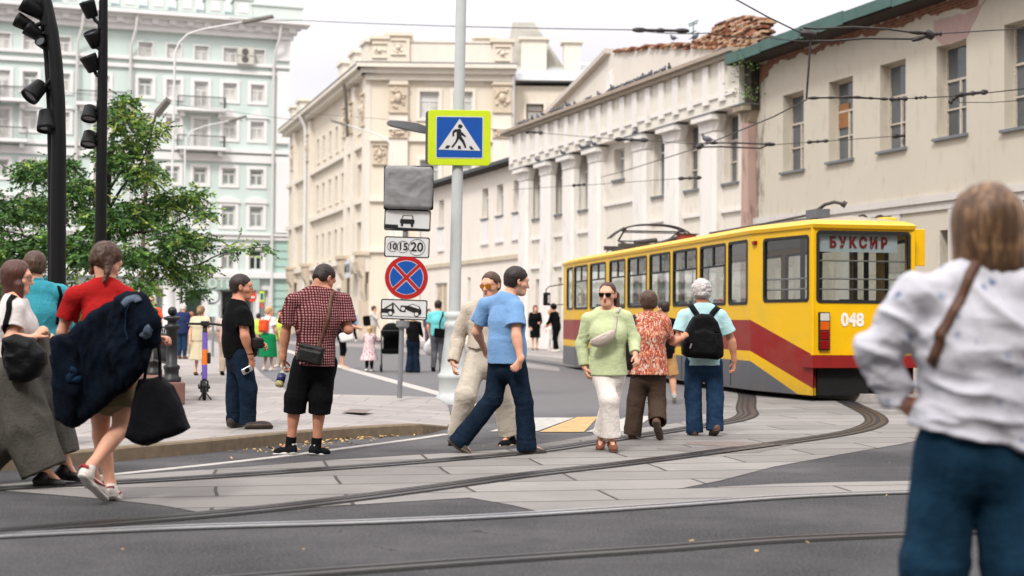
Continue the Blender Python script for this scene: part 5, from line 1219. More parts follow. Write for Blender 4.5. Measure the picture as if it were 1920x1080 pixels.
# --- man in a black t-shirt with a compact camera
J = pose(15.1, 66, dict(head=(453, 538, .03), neck=(445, 566), sh=[(431, 582, .20), (455, 589, -.17)], el=[(470, 628, .26), (459, 630, -.22)], wr=[(486, 640, .22), (470, 668, -.15)], ti=[(500, 650, .18), (474, 692, -.12)],
    hip=[(445, 668, .10), (453, 668, -.08)], kn=[(440, 728, .12), (466, 730, -.08)], an=[(440, 785, .14), (465, 789, -.02)], he=[(430, 797, .05), (461, 800, -.09)], to=[(452, 797, .26), (508, 800, -.02)]), head=(78, -2), S=1.05); J.gz = .12
J.org[2] = .12
J.slim = -.014
o = person(J, SK2, curl=(.8, .95)); tag(o, "man in black t-shirt and dark jeans standing on the pavement with a compact camera", "man")
hair(J, cap(J, .005, (.085, .065, .002, -.008), -.068, 5, (80, 80, 40), .002), HB)
eyes(J, WHEYE, DKEYE)
wear(J, "jeans", trouserf(J, .02, rk=.085, ra=.085, seed=8, an=.012, top=.2, hem=.03), DJD)
sf = shirtf(J, .020, .012, .62, -.02, .022, .018, .006, 9, .0, belly=.02); wear(J, "t_shirt", sf, BLK)
shoes(J, mat("dark suede", (52, 44, 44), .85, .2, 20), mat("brown sole", (74, 64, 56), .8))
q = J.wr[1]; d = unit(J.ti[1] - q); band("wristband", [q - d * .03 + (unit(np.cross(d, J.F)) * math.cos(t) + J.F * math.sin(t)) * .034 for t in np.linspace(0, 2 * PI, 13)], .007, BLK, J.o, J.org)
c_ = P(480, 643, 15.0); tag(top_obj("belt_bag", folds(rbox(c_, (J.F, np.cross(UPZ, J.F), UPZ), (.06, .14, .06), .03), .004), c_ - .22, c_ + .22, .007, LEA, c_), "black belt bag worn at the front of the black t-shirt man", "bag")
c_ = P(463, 694, 14.9); CM = empty("compact_camera", tuple(c_)); tag(CM, "small silver compact camera held low by the black t-shirt man", "camera")
ax_ = (unit([.8, .3, .45]), unit([-.25, .9, -.1]), unit([-.5, 0, .85]))
me = mesh_sdf(rbox(c_, ax_, (.055, .016, .032), .008), c_ - .09, c_ + .09, .005, "camera_body", c_); new_obj("camera_body", me, SILV, CM)
mb = MB(); vs, fs = lathe_along(-np.array(ax_[1]) * .012, -np.array(ax_[1]) * .05, [(.024, 0), (.024, .6), (.02, .65), (.02, 1)]); mb.add(vs, fs, True); mb.build("camera_lens", BLK, CM)

# --- man in cream, behind the man in the blue t-shirt
J = pose(14.7, 188, dict(head=(920, 534, -.05), neck=(917, 563), sh=[(878, 582), (950, 582, .03)], el=[(859, 634, .05), (962, 634, .05)], wr=[(849, 678, -.06), (968, 676, -.04)], ti=[(852, 705, -.10), (968, 702, -.08)],
    hip=[(893, 676), (926, 676)], kn=[(874, 741, -.14), (941, 748, .02)], an=[(857, 815, .02), (956, 815, .08)], he=[(862, 832, .08), (964, 832, .12)], to=[(846, 838, -.12), (938, 838, -.10)]), head=(212, -8), S=1.02)
J.slim = -.014
o = person(J, SK1, curl=(.6, .6)); tag(o, "man in cream clothes and yellow glasses passing behind the blue t-shirt man", "man")
hr = U(cap(J, .006, (.078, .085, .0, -.02), -.06, 12, (60, 60, 18), .003), cone(XF(J, -.02, -.11, .02), XF(J, .0, -.14, -.02), .03, .025), k=.02); hair(J, hr, HBR)
glasses(J, LENSY, "dark"); lips(J, LIP)
CRM = cloth("cream cotton", (190, 178, 162), .05, bump=.2, vs=7); CRT = cloth("cream twill", (194, 184, 168), .05, bump=.2)
wear(J, "trousers", trouserf(J, .03, rk=.105, ra=.105, seed=14, top=.3, amp=.007, kn=.008, an=.008, hem=-.0), CRT)
sf = shirtf(J, .032, .015, 2.0, .2, .0, .022, .011, 15, .0, slx2=.03); wear(J, "jacket", sf, CRM)
q = J.pc + J.up * J.L * .235; wear_at(J, "belt", I(D(econe(q - J.up * .015, q + J.up * .015, (.162, .128), (.16, .126), J.PF), econe(q - J.up * .05, q + J.up * .05, (.14, .11), (.14, .11), J.PF)), plane(q + J.up * .018, J.up), plane(q - J.up * .018, -J.up)), LEB, q, .22)
shoes(J, SHM, mat("tan sole", (176, 156, 120), .8))

# --- man in the light blue t-shirt
J = pose(13.75, 62, dict(head=(969, 527, .02), neck=(951, 554), sh=[(911, 573, .14), (966, 578, -.10)], el=[(894, 622, .22), (968, 629, -.20)], wr=[(906, 650, .38), (976, 674, -.25)], ti=[(915, 668, .45), (961, 697, -.27)],
    hip=[(936, 680, .08), (965, 682, -.06)], kn=[(925, 748, .06), (983, 756, -.04)], an=[(862, 826, .06), (987, 834, -.02)], he=[(842, 825, .06), (976, 848, -.04)], to=[(883, 853, .0), (1022, 850, .04)]), head=(68, -8), S=1.05)
J.slim = -.014
o = person(J, SK1, curl=(1.1, 1.15)); tag(o, "heavyset man in light blue t-shirt and jeans striding to the right", "man")
hair(J, cap(J, .009, (.088, .068, .006, -.012), -.066, 18, (70, 70, 30), .003), HB); eyes(J, WHEYE, DKEYE)
wear(J, "jeans", trouserf(J, .02, rk=.084, ra=.096, seed=19, an=.008, top=.16, kn=.008, hem=.05), DJD)
sf = shirtf(J, .026, .018, .66, .005, .030, .022, .006, 21, .02, belly=.02); wear(J, "t_shirt", sf, cloth("light blue jersey", (112, 150, 192), .06, vs=4))
shoes(J, mat("grey canvas", (66, 62, 58), .9, .2, 30), mat("grey sole", (96, 88, 72), .8))

# --- woman in a pale green sweatshirt
J = pose(14.1, 188, dict(head=(1139, 552, -.03), neck=(1140, 580), sh=[(1103, 600), (1173, 596, -.02)], el=[(1090, 646, .04), (1189, 636, -.02)], wr=[(1096, 688, -.02), (1191, 664, -.14)], ti=[(1104, 714, -.06), (1196, 682, -.2)],
    hip=[(1126, 696), (1154, 696)], kn=[(1142, 752, -.16), (1144, 752, .02)], an=[(1146, 822, -.10), (1127, 822, .18)], he=[(1147, 836, -.02), (1127, 834, .26)], to=[(1152, 846, -.22), (1124, 844, .04)]), head=(199, -3), S=.97, sex="f")
GREEN = J
o = person(J, SK1, curl=(.6, .8), nose=1.02); tag(o, "woman in pale green sweatshirt, white trousers and black sunglasses", "woman")
hr = U(cap(J, .003, (.072, .098, .002, -.01), -.058, 22, (60, 60, 20), .002), cone(XF(J, .0, -.10, .03), XF(J, -.05, -.12, -.01), .03, .036), cone(XF(J, -.05, -.12, -.01), XF(J, -.082, -.07, -.15), .036, .026), k=.02); hair(J, hr, HX, .24)
glasses(J, LENS, "dark", -.004); lips(J, LIP)
wear(J, "trousers", trouserf(J, .022, (1.93, 1.86), rk=.088, ra=.092, seed=24, top=.2, amp=.005, an=.004, kn=.005, sc=(7, 7, 3)), cloth("white linen", (222, 214, 206), .05, bump=.2))
for i, t in ((0, .93), (1, .86)):
    a, b = J.kn[i], J.an[i]; d = unit(b - a); q = a + (b - a) * t; wear_at(J, "turn_up", folds(D(I(cone(q - d * .045, q + d * .02, .094, .099), plane(q + d * .008, d), plane(q - d * .04, -d)), cone(q - d * .1, q + d * .04, .084, .088)), .002, (8, 8, 8)), bpy.data.materials["white linen"], q, .17)
sf = shirtf(J, .022, .016, (1.93, 1.9), -.06, .0, .022, .008, 25, .016, slx2=.022, k=.018); PG = cloth("pale green jersey", (186, 196, 152), .06, bump=.2); wear(J, "sweatshirt", sf, PG)
shoes(J, mat("brown suede", (112, 66, 46), .85, .2, 25), mat("brown sole", (74, 64, 56), .8), low=.022)
c_ = P(1131, 636, 13.86); d = unit(P(1153, 624, 13.86) - P(1109, 645, 13.86)); z_ = unit(np.cross(d, [0, 1, 0])); z_ = z_ if z_[2] > 0 else -z_; y_ = np.cross(z_, d)
bg = I(ell(c_ + z_ * .02, (d, y_, z_), (.135, .055, .085)), plane(c_ + z_ * .05, z_), k=.03); bg = D(bg, rbox(c_ + z_ * .028 - y_ * .05, (d, y_, z_), (.12, .03, .0025), .001), rbox(c_ + z_ * .028 + y_ * .05, (d, y_, z_), (.12, .03, .0025), .001))
BGM = mat("greige leather", (176, 164, 152), .5, .08, 14, .25, 60)
tag(top_obj("waist_bag", folds(bg, .003, (12, 12, 12)), c_ - .2, c_ + .2, .006, BGM, c_), "beige crossbody pouch worn across the chest of the green sweatshirt woman", "bag")
strap("strap", sf, [P(1158, 586, 13.9), P(1158, 604, 13.85), P(1155, 620, 13.84), P(1150, 628, 13.84)], .024, .004, BGM, J.o, J.org)
strap("strap", sf, [P(1160, 584, 13.95), P(1163, 578, 14.1), P(1164, 590, 14.3)], .024, .004, BGM, J.o, J.org, n=16)

# --- woman in a floral blouse
def floral_mat(name, base, stops, sc, edge=.09, line=(230, 190, 160), stretch=.5, flow=1.4):
    n = NT(name); v = n.coord((sc, sc, sc * stretch), rot=(.3, .5, .7)); w = n.new("ShaderNodeTexNoise"); w.inputs["Scale"].default_value = .7; n.link(v, w.inputs[0])
    m = n.new("ShaderNodeVectorMath"); m.operation = "MULTIPLY_ADD"; n.link(w.outputs["Color"], m.inputs[0]); m.inputs[1].default_value = (flow,) * 3; n.link(v, m.inputs[2])
    vo = n.new("ShaderNodeTexVoronoi"); n.link(m.outputs[0], vo.inputs["Vector"]); ve = n.new("ShaderNodeTexVoronoi"); ve.feature = "DISTANCE_TO_EDGE"; n.link(m.outputs[0], ve.inputs["Vector"])
    s = n.new("ShaderNodeSeparateColor"); n.link(vo.outputs["Color"], s.inputs[0])
    k = n.ramp(s.outputs[0], stops, "CONSTANT"); e = ve.outputs["Distance"]
    k = n.mix(n.math("LESS_THAN", e, edge), k, rgb(line)); k = n.mix(n.math("LESS_THAN", e, edge * .55), k, rgb(base))
    n.set(k, .85, 0, .1); n.bump(creases(n), .3, .014); return n.m
J = pose(15.5, 4, dict(head=(1216, 567, .02), neck=(1217, 590), sh=[(1190, 606), (1246, 607)], el=[(1180, 648, -.02), (1263, 641, .06)], wr=[(1186, 680, .12), (1280, 633, .10)], ti=[(1192, 700, .16), (1292, 622, .22)],
    hip=[(1203, 696), (1230, 696)], kn=[(1193, 752, .05), (1232, 754, .02)], an=[(1186, 812, .06), (1233, 790, -.16)], he=[(1185, 820, .0), (1229, 790, -.27)], to=[(1186, 823, .20), (1238, 822, -.16)]), head=(0, -8), S=.95, sex="f")
J.slim = -.014
o = person(J, SK2, curl=(.5, .6)); tag(o, "older woman in red floral blouse arm in arm with the backpack man", "woman")
hair(J, cap(J, .016, (.08, .06, -.005, -.06), -.085, 30, (50, 50, 18), .005, (1.02, 1, 1)), HBR)
wear(J, "trousers", trouserf(J, .024, (1.97, 1.93), rk=.092, ra=.098, seed=31, top=.2, amp=.009, an=.010, hem=.03), cloth("brown cotton", (70, 56, 47), .1, bump=.2))
FLO = floral_mat("floral print", (150, 44, 26), [(0, rgb((150, 44, 26))), (.34, rgb((196, 190, 184))), (.48, rgb((206, 130, 92))), (.62, rgb((92, 44, 66))), (.74, rgb((164, 52, 28))), (.9, rgb((222, 176, 140)))], 15)
sf = shirtf(J, .036, .024, 1.05, -.06, .03, .032, .008, 32, .03, slx2=.04, k=.02); wear(J, "blouse", sf, FLO)
shoes(J, LEB, mat("brown sole", (74, 64, 56), .8), low=.005)
c_ = P(1178, 668, 15.45); hb = folds(rbox(c_, (unit([1, .4, 0]), unit([-.4, 1, 0]), UPZ), (.10, .05, .15), .04), .006, (10, 10, 10))
tag(top_obj("handbag", hb, c_ - .26, c_ + .26, .008, LEA, c_), "dark handbag hanging at the left side of the floral blouse woman", "bag")
strap("strap", sf, [P(1186, 592, 15.6), P(1189, 590, 15.45), P(1186, 604, 15.3), P(1181, 630, 15.32), P(1179, 648, 15.42)], .03, .004, LEA, J.o, J.org)

# --- boy beyond them
J = pose(22.3, -25, dict(head=(1243, 578, 0), neck=(1245, 598), sh=[(1228, 606), (1263, 606)], el=[(1224, 636), (1268, 640, .1)], wr=[(1222, 662, .1), (1260, 660, .25)], ti=[(1222, 680, .12), (1254, 672, .3)],
    hip=[(1237, 668), (1255, 668)], kn=[(1232, 705, .2), (1260, 704, -.02)], an=[(1219, 744, .25), (1264, 741, -.05)], he=[(1221, 750, .2), (1265, 744, -.15)], to=[(1214, 752, .42), (1264, 754, .03)]), head=(-48, -4), S=.88)
o = person(J, SK1, h=.009); tag(o, "boy in black t-shirt and tan shorts walking between the floral woman and the tram", "boy")
hair(J, cap(J, .008, (.085, .06, .003, -.012), -.07, 34, (60, 60, 30), .003), HB)
wear(J, "shorts", trouserf(J, .026, (1.0, 1.0), rk=.11, ra=.11, seed=35, top=.2), cloth("tan cotton", (170, 130, 82), .08))
wear(J, "t_shirt", shirtf(J, .026, .012, .7, -.05, .025, .02, .006, 36), BLK); shoes(J, mat("grey shoe", (150, 146, 140), .8), SOLEW)

# --- grey-haired man with a backpack
J = pose(16.1, 2, dict(head=(1315, 548, .02), neck=(1317, 574), sh=[(1283, 594), (1352, 594)], el=[(1272, 636, -.02), (1372, 640, .02)], wr=[(1286, 652, .2), (1377, 676, .06)], ti=[(1300, 660, .3), (1375, 703, .08)],
    hip=[(1301, 682), (1337, 682)], kn=[(1299, 740, .03), (1341, 744, .0)], an=[(1302, 806, .02), (1340, 802, -.06)], he=[(1303, 813, -.06), (1345, 806, -.16)], to=[(1292, 818, .2), (1334, 818, .08)]), head=(4, -4), S=1.03)
J.slim = -.014
o = person(J, SK3, curl=(.7, .65)); tag(o, "grey-haired man in pale blue polo shirt carrying a black backpack", "man")
hr = folds(U(cap(J, .020, (.085, .08, .0, -.03), -.068, 40, (34, 34, 30), .010, (1.04, 1, 1)), k=.02), .004, (60, 60, 60), 4); hair(J, hr, HG, .22)
wear(J, "jeans", trouserf(J, .022, rk=.092, ra=.094, seed=41, an=.011, top=.2, hem=.03), DJ)
sf = shirtf(J, .022, .014, .66, -.02, .028, .02, .005, 42, .02, belly=.01); PB = cloth("pale blue pique", (168, 204, 206), .05); wear(J, "polo_shirt", sf, PB)
wear_at(J, "collar", D(I(cone(J.nb - J.up * .02, J.nb + J.up * .045, .090, .068), plane(J.nb + J.up * .03, J.up)), cone(J.nb - J.up * .06, J.nb + J.up * .1, .078, .058)), PB, J.nb, .15)
shoes(J, LEB, mat("brown sole", (74, 64, 56), .8))
BP = J.pc + J.up * .25 - J.F * .24 + np.array([.02, 0, .015]); R_ = unit(np.cross(J.F, UPZ)); Yb = BP[1]
bx = lambda px, py: (P(px, py, Yb)[0], P(px, py, Yb)[2])
pk = U(polyex([bx(1290, 612), bx(1300, 594), bx(1316, 588), bx(1334, 590), bx(1345, 604), bx(1352, 626), bx(1356, 648), bx(1355, 668), bx(1345, 674), bx(1288, 670), bx(1279, 664), bx(1279, 642)], Yb + .02, .11, .05),
       polyex([bx(1297, 640), bx(1300, 622), bx(1318, 618), bx(1338, 624), bx(1344, 646), bx(1342, 666), bx(1296, 664)], Yb - .09, .045, .03), k=.015)
pk = D(pk, rbox(BP + np.array([0, -.145, -.02]), (R_, J.F, UPZ), (.10, .03, .003), .001), rbox(BP + np.array([0, -.11, .09]), (R_, J.F, UPZ), (.14, .04, .003), .001))
tag(top_obj("backpack", folds(pk, .005, (9, 9, 9), 3), BP - .36, BP + .36, .007, cloth("black nylon", (13, 13, 15), .25, .7), BP), "large black backpack on the back of the grey-haired man", "backpack")
for q in ([(1293, 574, 16.16), (1294, 570, 16.1), (1300, 580, 15.95), (1308, 592, 15.9)], [(1350, 580, 16.16), (1347, 574, 16.1), (1340, 584, 15.95), (1334, 594, 15.9)]):
    strap("shoulder_strap", sf, [P(*a) for a in q], .062, .008, bpy.data.materials["black nylon"], J.o, J.org, n=20)
band("buckle", [P(1297, 644, Yb - .15), P(1294, 653, Yb - .15)], .008, SILV, bpy.data.objects["backpack"], BP)
# --- young woman in a red t-shirt, seen from behind, with a denim jacket and a black tote
J = pose(10.0, 14, dict(head=(200, 490, .02), neck=(196, 527), sh=[(139, 556, -.02), (237, 556, .04)], el=[(117, 622, .04), (262, 612, .08)], wr=[(140, 650, .28), (287, 633, .10)], ti=[(168, 662, .36), (312, 634, .10)],
    hip=[(186, 726), (232, 726)], kn=[(190, 815, .06), (226, 806, -.02)], an=[(207, 908, .06), (172, 872, -.26)], he=[(207, 929, -.02), (152, 888, -.36)], to=[(221, 938, .16), (197, 936, -.16)]), head=(36, -26), S=1.0, sex="f")
o = person(J, SK1, curl=(.5, 1.0), h=.0065); tag(o, "young woman in red t-shirt and shorts with braided hair, walking away with a tote", "woman")
hr = U(cap(J, .012, (.078, .08, .002, -.03), -.075, 50, (34, 60, 30), .005, (1.03, 1.02, 1)), folds(cone(XF(J, .062, -.03, -.02), XF(J, .085, -.02, -.10), .036, .020), .005, (60, 60, 45), 3), folds(cone(XF(J, -.06, -.03, -.03), XF(J, -.095, -.01, -.085), .034, .022), .005, (60, 60, 45), 5),
      folds(cone(XF(J, .085, -.02, -.10), XF(J, .088, -.02, -.17), .018, .012), .005, (50, 50, 70), 3), k=.015); hair(J, hr, HRW, .28)
KH = cloth("olive cotton", (120, 108, 78), .1)
wear(J, "shorts", trouserf(J, .022, (.44, .44), rk=.115, ra=.118, seed=51, top=.2), KH)
sf = shirtf(J, .014, .010, .62, -.02, .020, .014, .006, 52, .01); wear(J, "t_shirt", sf, cloth("red jersey", (158, 26, 28), .1, vs=4, col2=(176, 34, 32)))
WSH = mat("white shoe leather", (206, 196, 188), .5, .06, 20); RED = mat("dark red trim", (140, 28, 34), .6, .1, 20)
shoes(J, WSH, SOLEW, low=.008)
for i in (0, 1):
    a, b = J.he[i], J.to[i]; f = unit(b - a); u = unit((J.an[i] - a) - f * ((J.an[i] - a) @ f)); r = np.cross(f, u); L = np.linalg.norm(b - a)
    X = lambda t, l, h: a + f * L * t + r * l + u * h - J.org
    for s in (-1, 1):
        mb = MB(); mb.tube([X(.30, s * .037, .022), X(.42, s * .043, .018), X(.6, s * .048, .030), X(.74, s * .040, .052)], [.004, .009, .006, .003], 6); mb.build("stripe", RED, J.o)
    mb = MB(); mb.tube([X(.0, -.036, .05), X(-.07, 0, .055), X(.0, .036, .05)], .012, 6); mb.build("heel_tab", RED, J.o)
# the denim jacket hanging off her right arm
Yj = 9.77
def ppoly(pts, Y): return [(P(a, b, Y)[0], P(a, b, Y)[2]) for a, b in pts]
pA = polyex(ppoly([(204, 570), (224, 556), (246, 550), (264, 562), (278, 602), (288, 632), (272, 650), (268, 694), (244, 722), (214, 738), (180, 770), (132, 802), (112, 786), (103, 720), (96, 668), (106, 636), (142, 617), (172, 592)], Yj), Yj + .03, .065, .045)
pB = polyex(ppoly([(222, 558), (246, 549), (266, 560), (282, 600), (290, 640), (272, 652), (267, 690), (240, 716), (222, 690), (216, 620)], Yj), Yj - .07, .07, .05)
pC = polyex(ppoly([(104, 640), (140, 622), (150, 660), (146, 730), (134, 798), (114, 784), (104, 720)], Yj), Yj - .06, .05, .035)
slv = U(cone(P(256, 572, Yj - .12), P(276, 606, Yj - .14), .085, .075), cone(P(276, 606, Yj - .14), P(286, 634, Yj - .10), .075, .062), k=.04)
fl = [(P(190, 660, Yj), (.95, 0, .3), .5, .030, 34), (P(140, 720, Yj), (.95, 0, .2), .35, .026, 40), (P(245, 660, Yj), (.9, 0, -.4), .3, .022, 46), (P(268, 600, Yj), (.5, 0, -.86), .2, .018, 60)]
jk = folds(U(pA, pB, pC, slv, k=.020), .012, (7, 7, 2.2), 8, fl)
lo, hi = P(70, 830, Yj), P(320, 530, Yj); lo = np.minimum(lo, hi) - [0.05, .28, .05]; hi = np.maximum(P(70, 830, Yj), P(320, 530, Yj)) + [.05, .28, .05]
DJK = denim("worn dark denim", (7, 11, 19), (17, 28, 43)); og = P(200, 660, Yj)
jo = top_obj("denim_jacket", jk, lo, hi, .0085, DJK, og); tag(jo, "dark blue denim jacket draped over the right arm of the red t-shirt woman", "jacket")
PALE = denim("pale denim lining", (70, 82, 98), (104, 116, 132))
strap("collar", jk, [P(218, 572, 9.5), P(234, 556, 9.5), P(250, 551, 9.5), P(264, 560, 9.5)], .05, .010, PALE, jo, og, n=24)
strap("cuff", jk, [P(272, 646, 9.5), P(283, 640, 9.5), P(294, 628, 9.5)], .055, .012, PALE, jo, og, n=14)
strap("pocket_flap", jk, [P(120, 704, 9.5), P(142, 702, 9.5), P(164, 703, 9.5)], .045, .006, denim("mid denim", (18, 36, 54), (30, 52, 72)), jo, og, n=14)
strap("sleeve_seam", jk, [P(240, 560, 9.5), P(222, 590, 9.5), P(215, 622, 9.5), P(228, 640, 9.5)], .012, .004, denim("seam denim", (22, 36, 54), (34, 52, 72)), jo, og, n=24)
# the tote
Yt = 9.80; tt = polyex(ppoly([(262, 711), (300, 708), (322, 724), (343, 772), (354, 803), (330, 816), (272, 836), (238, 818), (246, 784)], Yt), Yt, .10, .06)
og = P(290, 770, Yt); TB = empty("tote_bag", tuple(og)); tag(TB, "large soft black fabric tote bag hanging from the hand of the red t-shirt woman", "bag")
me = mesh_sdf(folds(tt, .012, (7, 7, 4), 6, [(P(280, 730, Yt), (1, 0, .2), .2, .010, 45)]), og - [.36, .2, .36], og + [.36, .2, .36], .008, "bag_body", og); new_obj("bag_body", me, cloth("black canvas", (12, 13, 18), .25, vs=6), TB)
for dz in (-.05, .05):
    mb = MB(); mb.tube([P(a, b, Yt + dz + e) - og for a, b, e in ((270, 716, 0), (276, 680, .04), (286, 645, .1), (296, 640, .12), (300, 676, .06), (300, 714, 0))], .012, 8); mb.build("handle", BLK, TB)

# --- person in a turquoise shirt beyond
J = pose(12.9, 18, dict(head=(66, 500, .02), neck=(73, 533), sh=[(36, 552, -.02), (114, 551, .02)], el=[(24, 612), (124, 610, .12)], wr=[(26, 660), (112, 642, .3)], ti=[(26, 690), (100, 650, .4)],
    hip=[(58, 678), (96, 678)], kn=[(64, 760, .1), (92, 764, -.08)], an=[(70, 846, .12), (88, 842, -.2)], he=[(70, 860, .04), (88, 850, -.3)], to=[(66, 864, .3), (86, 866, -.08)]), head=(-8, -8), S=1.0)
J.slim = -.014
o = person(J, SK1); tag(o, "person in turquoise shirt and black trousers half hidden behind the woman with glasses", "person")
hair(J, cap(J, .016, (.08, .07, .0, -.03), -.075, 55, (40, 40, 14), .005), HBR, .22)
wear(J, "trousers", trouserf(J, .022, seed=56, top=.2), BLK)
sf = shirtf(J, .03, .02, 1.2, .02, .03, .024, .009, 57, .02); TQ = cloth("turquoise cotton", (52, 138, 152), .1, bump=.2); wear(J, "shirt", sf, TQ)
wear_at(J, "collar", D(cone(J.nb - J.up * .03, J.nb + J.up * .04, .088, .074), cone(J.nb - J.up * .06, J.nb + J.up * .1, .076, .064)), TQ, J.nb, .16)
shoes(J, BLK, RUB); strap("strap", sf, [P(107, 543, 13.0), P(116, 552, 12.8), P(121, 574, 12.78), P(120, 610, 12.8)], .03, .005, BLK, J.o, J.org, n=20)

# --- woman with glasses at the left edge
J = pose(10.9, 84, dict(head=(32, 520, .02), neck=(27, 558), sh=[(22, 580, .2), (28, 582, -.17)], el=[(40, 622, .26), (20, 634, -.24)], wr=[(78, 640, .2), (62, 634, -.20)], ti=[(100, 628, .16), (87, 611, -.16)],
    hip=[(30, 700, .09), (24, 700, -.09)], kn=[(92, 780, .16), (50, 800, -.10)], an=[(124, 866, .20), (84, 880, -.10)], he=[(108, 892, .2), (66, 908, -.12)], to=[(146, 899, .18), (118, 912, -.10)]), head=(82, -4), S=1.0, sex="f")
J.pn = {1: UPZ * -.5 + np.array([0, .5, 0])}
o = person(J, SK1, curl=(.9, 1.2), h=.0065); tag(o, "woman with long brown hair, glasses and white top striding at the left edge", "woman")
eyes(J, WHEYE, DKEYE); lips(J, LIP)
hr = U(cap(J, .012, (.082, .062, .012, -.10), -.2, 60, (40, 40, 8), .004), folds(econe(XF(J, 0, -.03, .02), XF(J, 0, -.035, -.15), (.088, .072), (.086, .06), J.hf), .006, (50, 50, 6), 2), folds(cone(XF(J, .07, .035, -.06), XF(J, .075, .05, -.30), .036, .016), .004, (50, 50, 6), 4), k=.03)
hair(J, D(hr, cone(XF(J, 0, .09, .02), XF(J, 0, .11, -.1), .062, .07), k=.012), HX, .42)
S_ = J.HS; mb = MB()
for s in (-1, 1):
    mb.tube([XF(J, s * .034 + .026 * math.cos(t), .102 - .012 * abs(math.cos(t)) * (1 if s * math.cos(t) > 0 else 0), -.004 + .022 * math.sin(t)) - J.org for t in np.linspace(0, 2 * PI, 17)], .002, 6)
    mb.tube([XF(J, s * .060, .09, .002) - J.org, XF(J, s * .082, .0, .004) - J.org], .002, 6)
mb.build("glasses", GLS, J.o)
sf = shirtf(J, .016, .010, .62, .14, .022, .02, .006, 61, .0, ripples=True); KN = cloth("off-white knit", (206, 200, 196), .05, weave=200); wear(J, "top", sf, KN)
q = J.pc + J.up * J.L * .22
sk = U(econe(J.pc - UPZ * .02, q, (.19, .16), (.150, .128), J.PF), U(cone(J.hip[1], J.kn[1], .17, .175), cone(J.kn[1], J.an[1] - UPZ * .02, .175, .165), k=.04), k=.06)
sk = I(sk, plane(q, J.up), plane(J.an[1] + UPZ * .0, unit(J.an[1] - J.kn[1])))
s2 = U(cone(P(84, 634, 11.05), P(88, 745, 11.06), .055, .13), cone(P(88, 745, 11.06), P(116, 850, 11.08), .13, .135), k=.04); s2 = I(s2, plane(P(118, 852, 11.1), unit(np.array([.35, 0, -1]))))
back = U(cone(J.hip[1] + UPZ * -.05, P(6, 820, 10.85), .15, .16), cone(P(6, 820, 10.85), P(-30, 872, 10.9), .16, .12), k=.04)
tr = folds(U(sk, s2, back, k=.03), .012, (8, 8, 2.5), 62, [(P(70, 790, 10.7), (1, 0, .35), .35, .014, 34), (P(95, 720, 10.9), (1, 0, .1), .25, .012, 50)])
GT = cloth("grey-green twill", (78, 76, 70), .12, bump=.25, vs=6); wear(J, "trousers", tr, GT, .009, J.lo - [.3, .1, 0], J.hi + .1)
J2s = shoes(J, mat("black pump", (24, 22, 22), .5, .1, 20), RUB, low=.03)
c_ = P(44, 676, 10.62); bg = polyex(ppoly([(8, 634), (30, 628), (62, 634), (84, 660), (87, 682), (72, 706), (46, 716), (20, 712), (10, 690)], 10.6), 10.6, .09, .07)
tag(top_obj("shoulder_bag", folds(bg, .012, (9, 9, 9), 5), c_ - [.28, .18, .28], c_ + [.28, .16, .28], .008, cloth("black crumpled nylon", (14, 14, 16), .3, .5), c_), "black soft shoulder bag under the arm of the woman with glasses", "bag")
strap("strap", sf, [P(24, 560, 10.8), P(18, 575, 10.65), P(12, 604, 10.62), P(8, 640, 10.6)], .045, .006, BLK, J.o, J.org, n=24)
band("strap", [P(8, 640, 10.6), P(6, 660, 10.58), P(12, 690, 10.58)], .018, BLK, J.o, J.org)

# --- woman in the foreground at the right
J = pose(4.9, 8, dict(head=(1852, 434, .02), neck=(1845, 512), sh=[(1715, 556, .0), (1938, 552, .03)], el=[(1641, 660, .05), (1990, 660, -.08)], wr=[(1688, 752, .06), (1960, 760, .1)], ti=[(1730, 778, .10), (1935, 790, .2)],
    hip=[(1778, 842), (1868, 842)], kn=[(1752, 1060, .0), (1905, 1070, -.05)], an=[(1748, 1262, .05), (1925, 1262, -.05)], he=[(1748, 1300, .0), (1926, 1300, -.1)], to=[(1735, 1310, .2), (1940, 1312, .1)]), head=(14, -6), S=1.02, sex="f")
J.slim = -.02; RW = J
o = person(J, SK1, curl=(.7, .7), h=.007); tag(o, "blond woman in white shirt with blue motifs, nearest the camera at the right edge", "woman")
hr = U(cap(J, .026, (.08, .06, .0, -.08), -.12, 70, (26, 26, 5), .006, (1.06, 1, 1)), folds(econe(XF(J, 0, -.02, .05), XF(J, .0, -.03, -.065), (.110, .105), (.114, .086), J.hf), .010, (26, 26, 3.5), 3), folds(econe(XF(J, -.03, -.03, -.08), XF(J, -.06, -.03, -.115), (.062, .06), (.05, .03), J.hf), .008, (30, 30, 4), 6), folds(econe(XF(J, .05, -.03, -.08), XF(J, .075, -.03, -.120), (.058, .06), (.04, .03), J.hf), .008, (30, 30, 4), 7), folds(econe(XF(J, .0, -.05, -.08), XF(J, .01, -.055, -.115), (.09, .05), (.07, .025), J.hf), .008, (30, 30, 4), 9), k=.03)
hair(J, hr, HWO, .36, .007)
wear(J, "jeans", trouserf(J, .020, rk=.112, ra=.105, seed=71, top=.24, amp=.008, seat=.02, kn=.008), denim("teal blue denim", (18, 42, 60), (34, 66, 88)), .009)
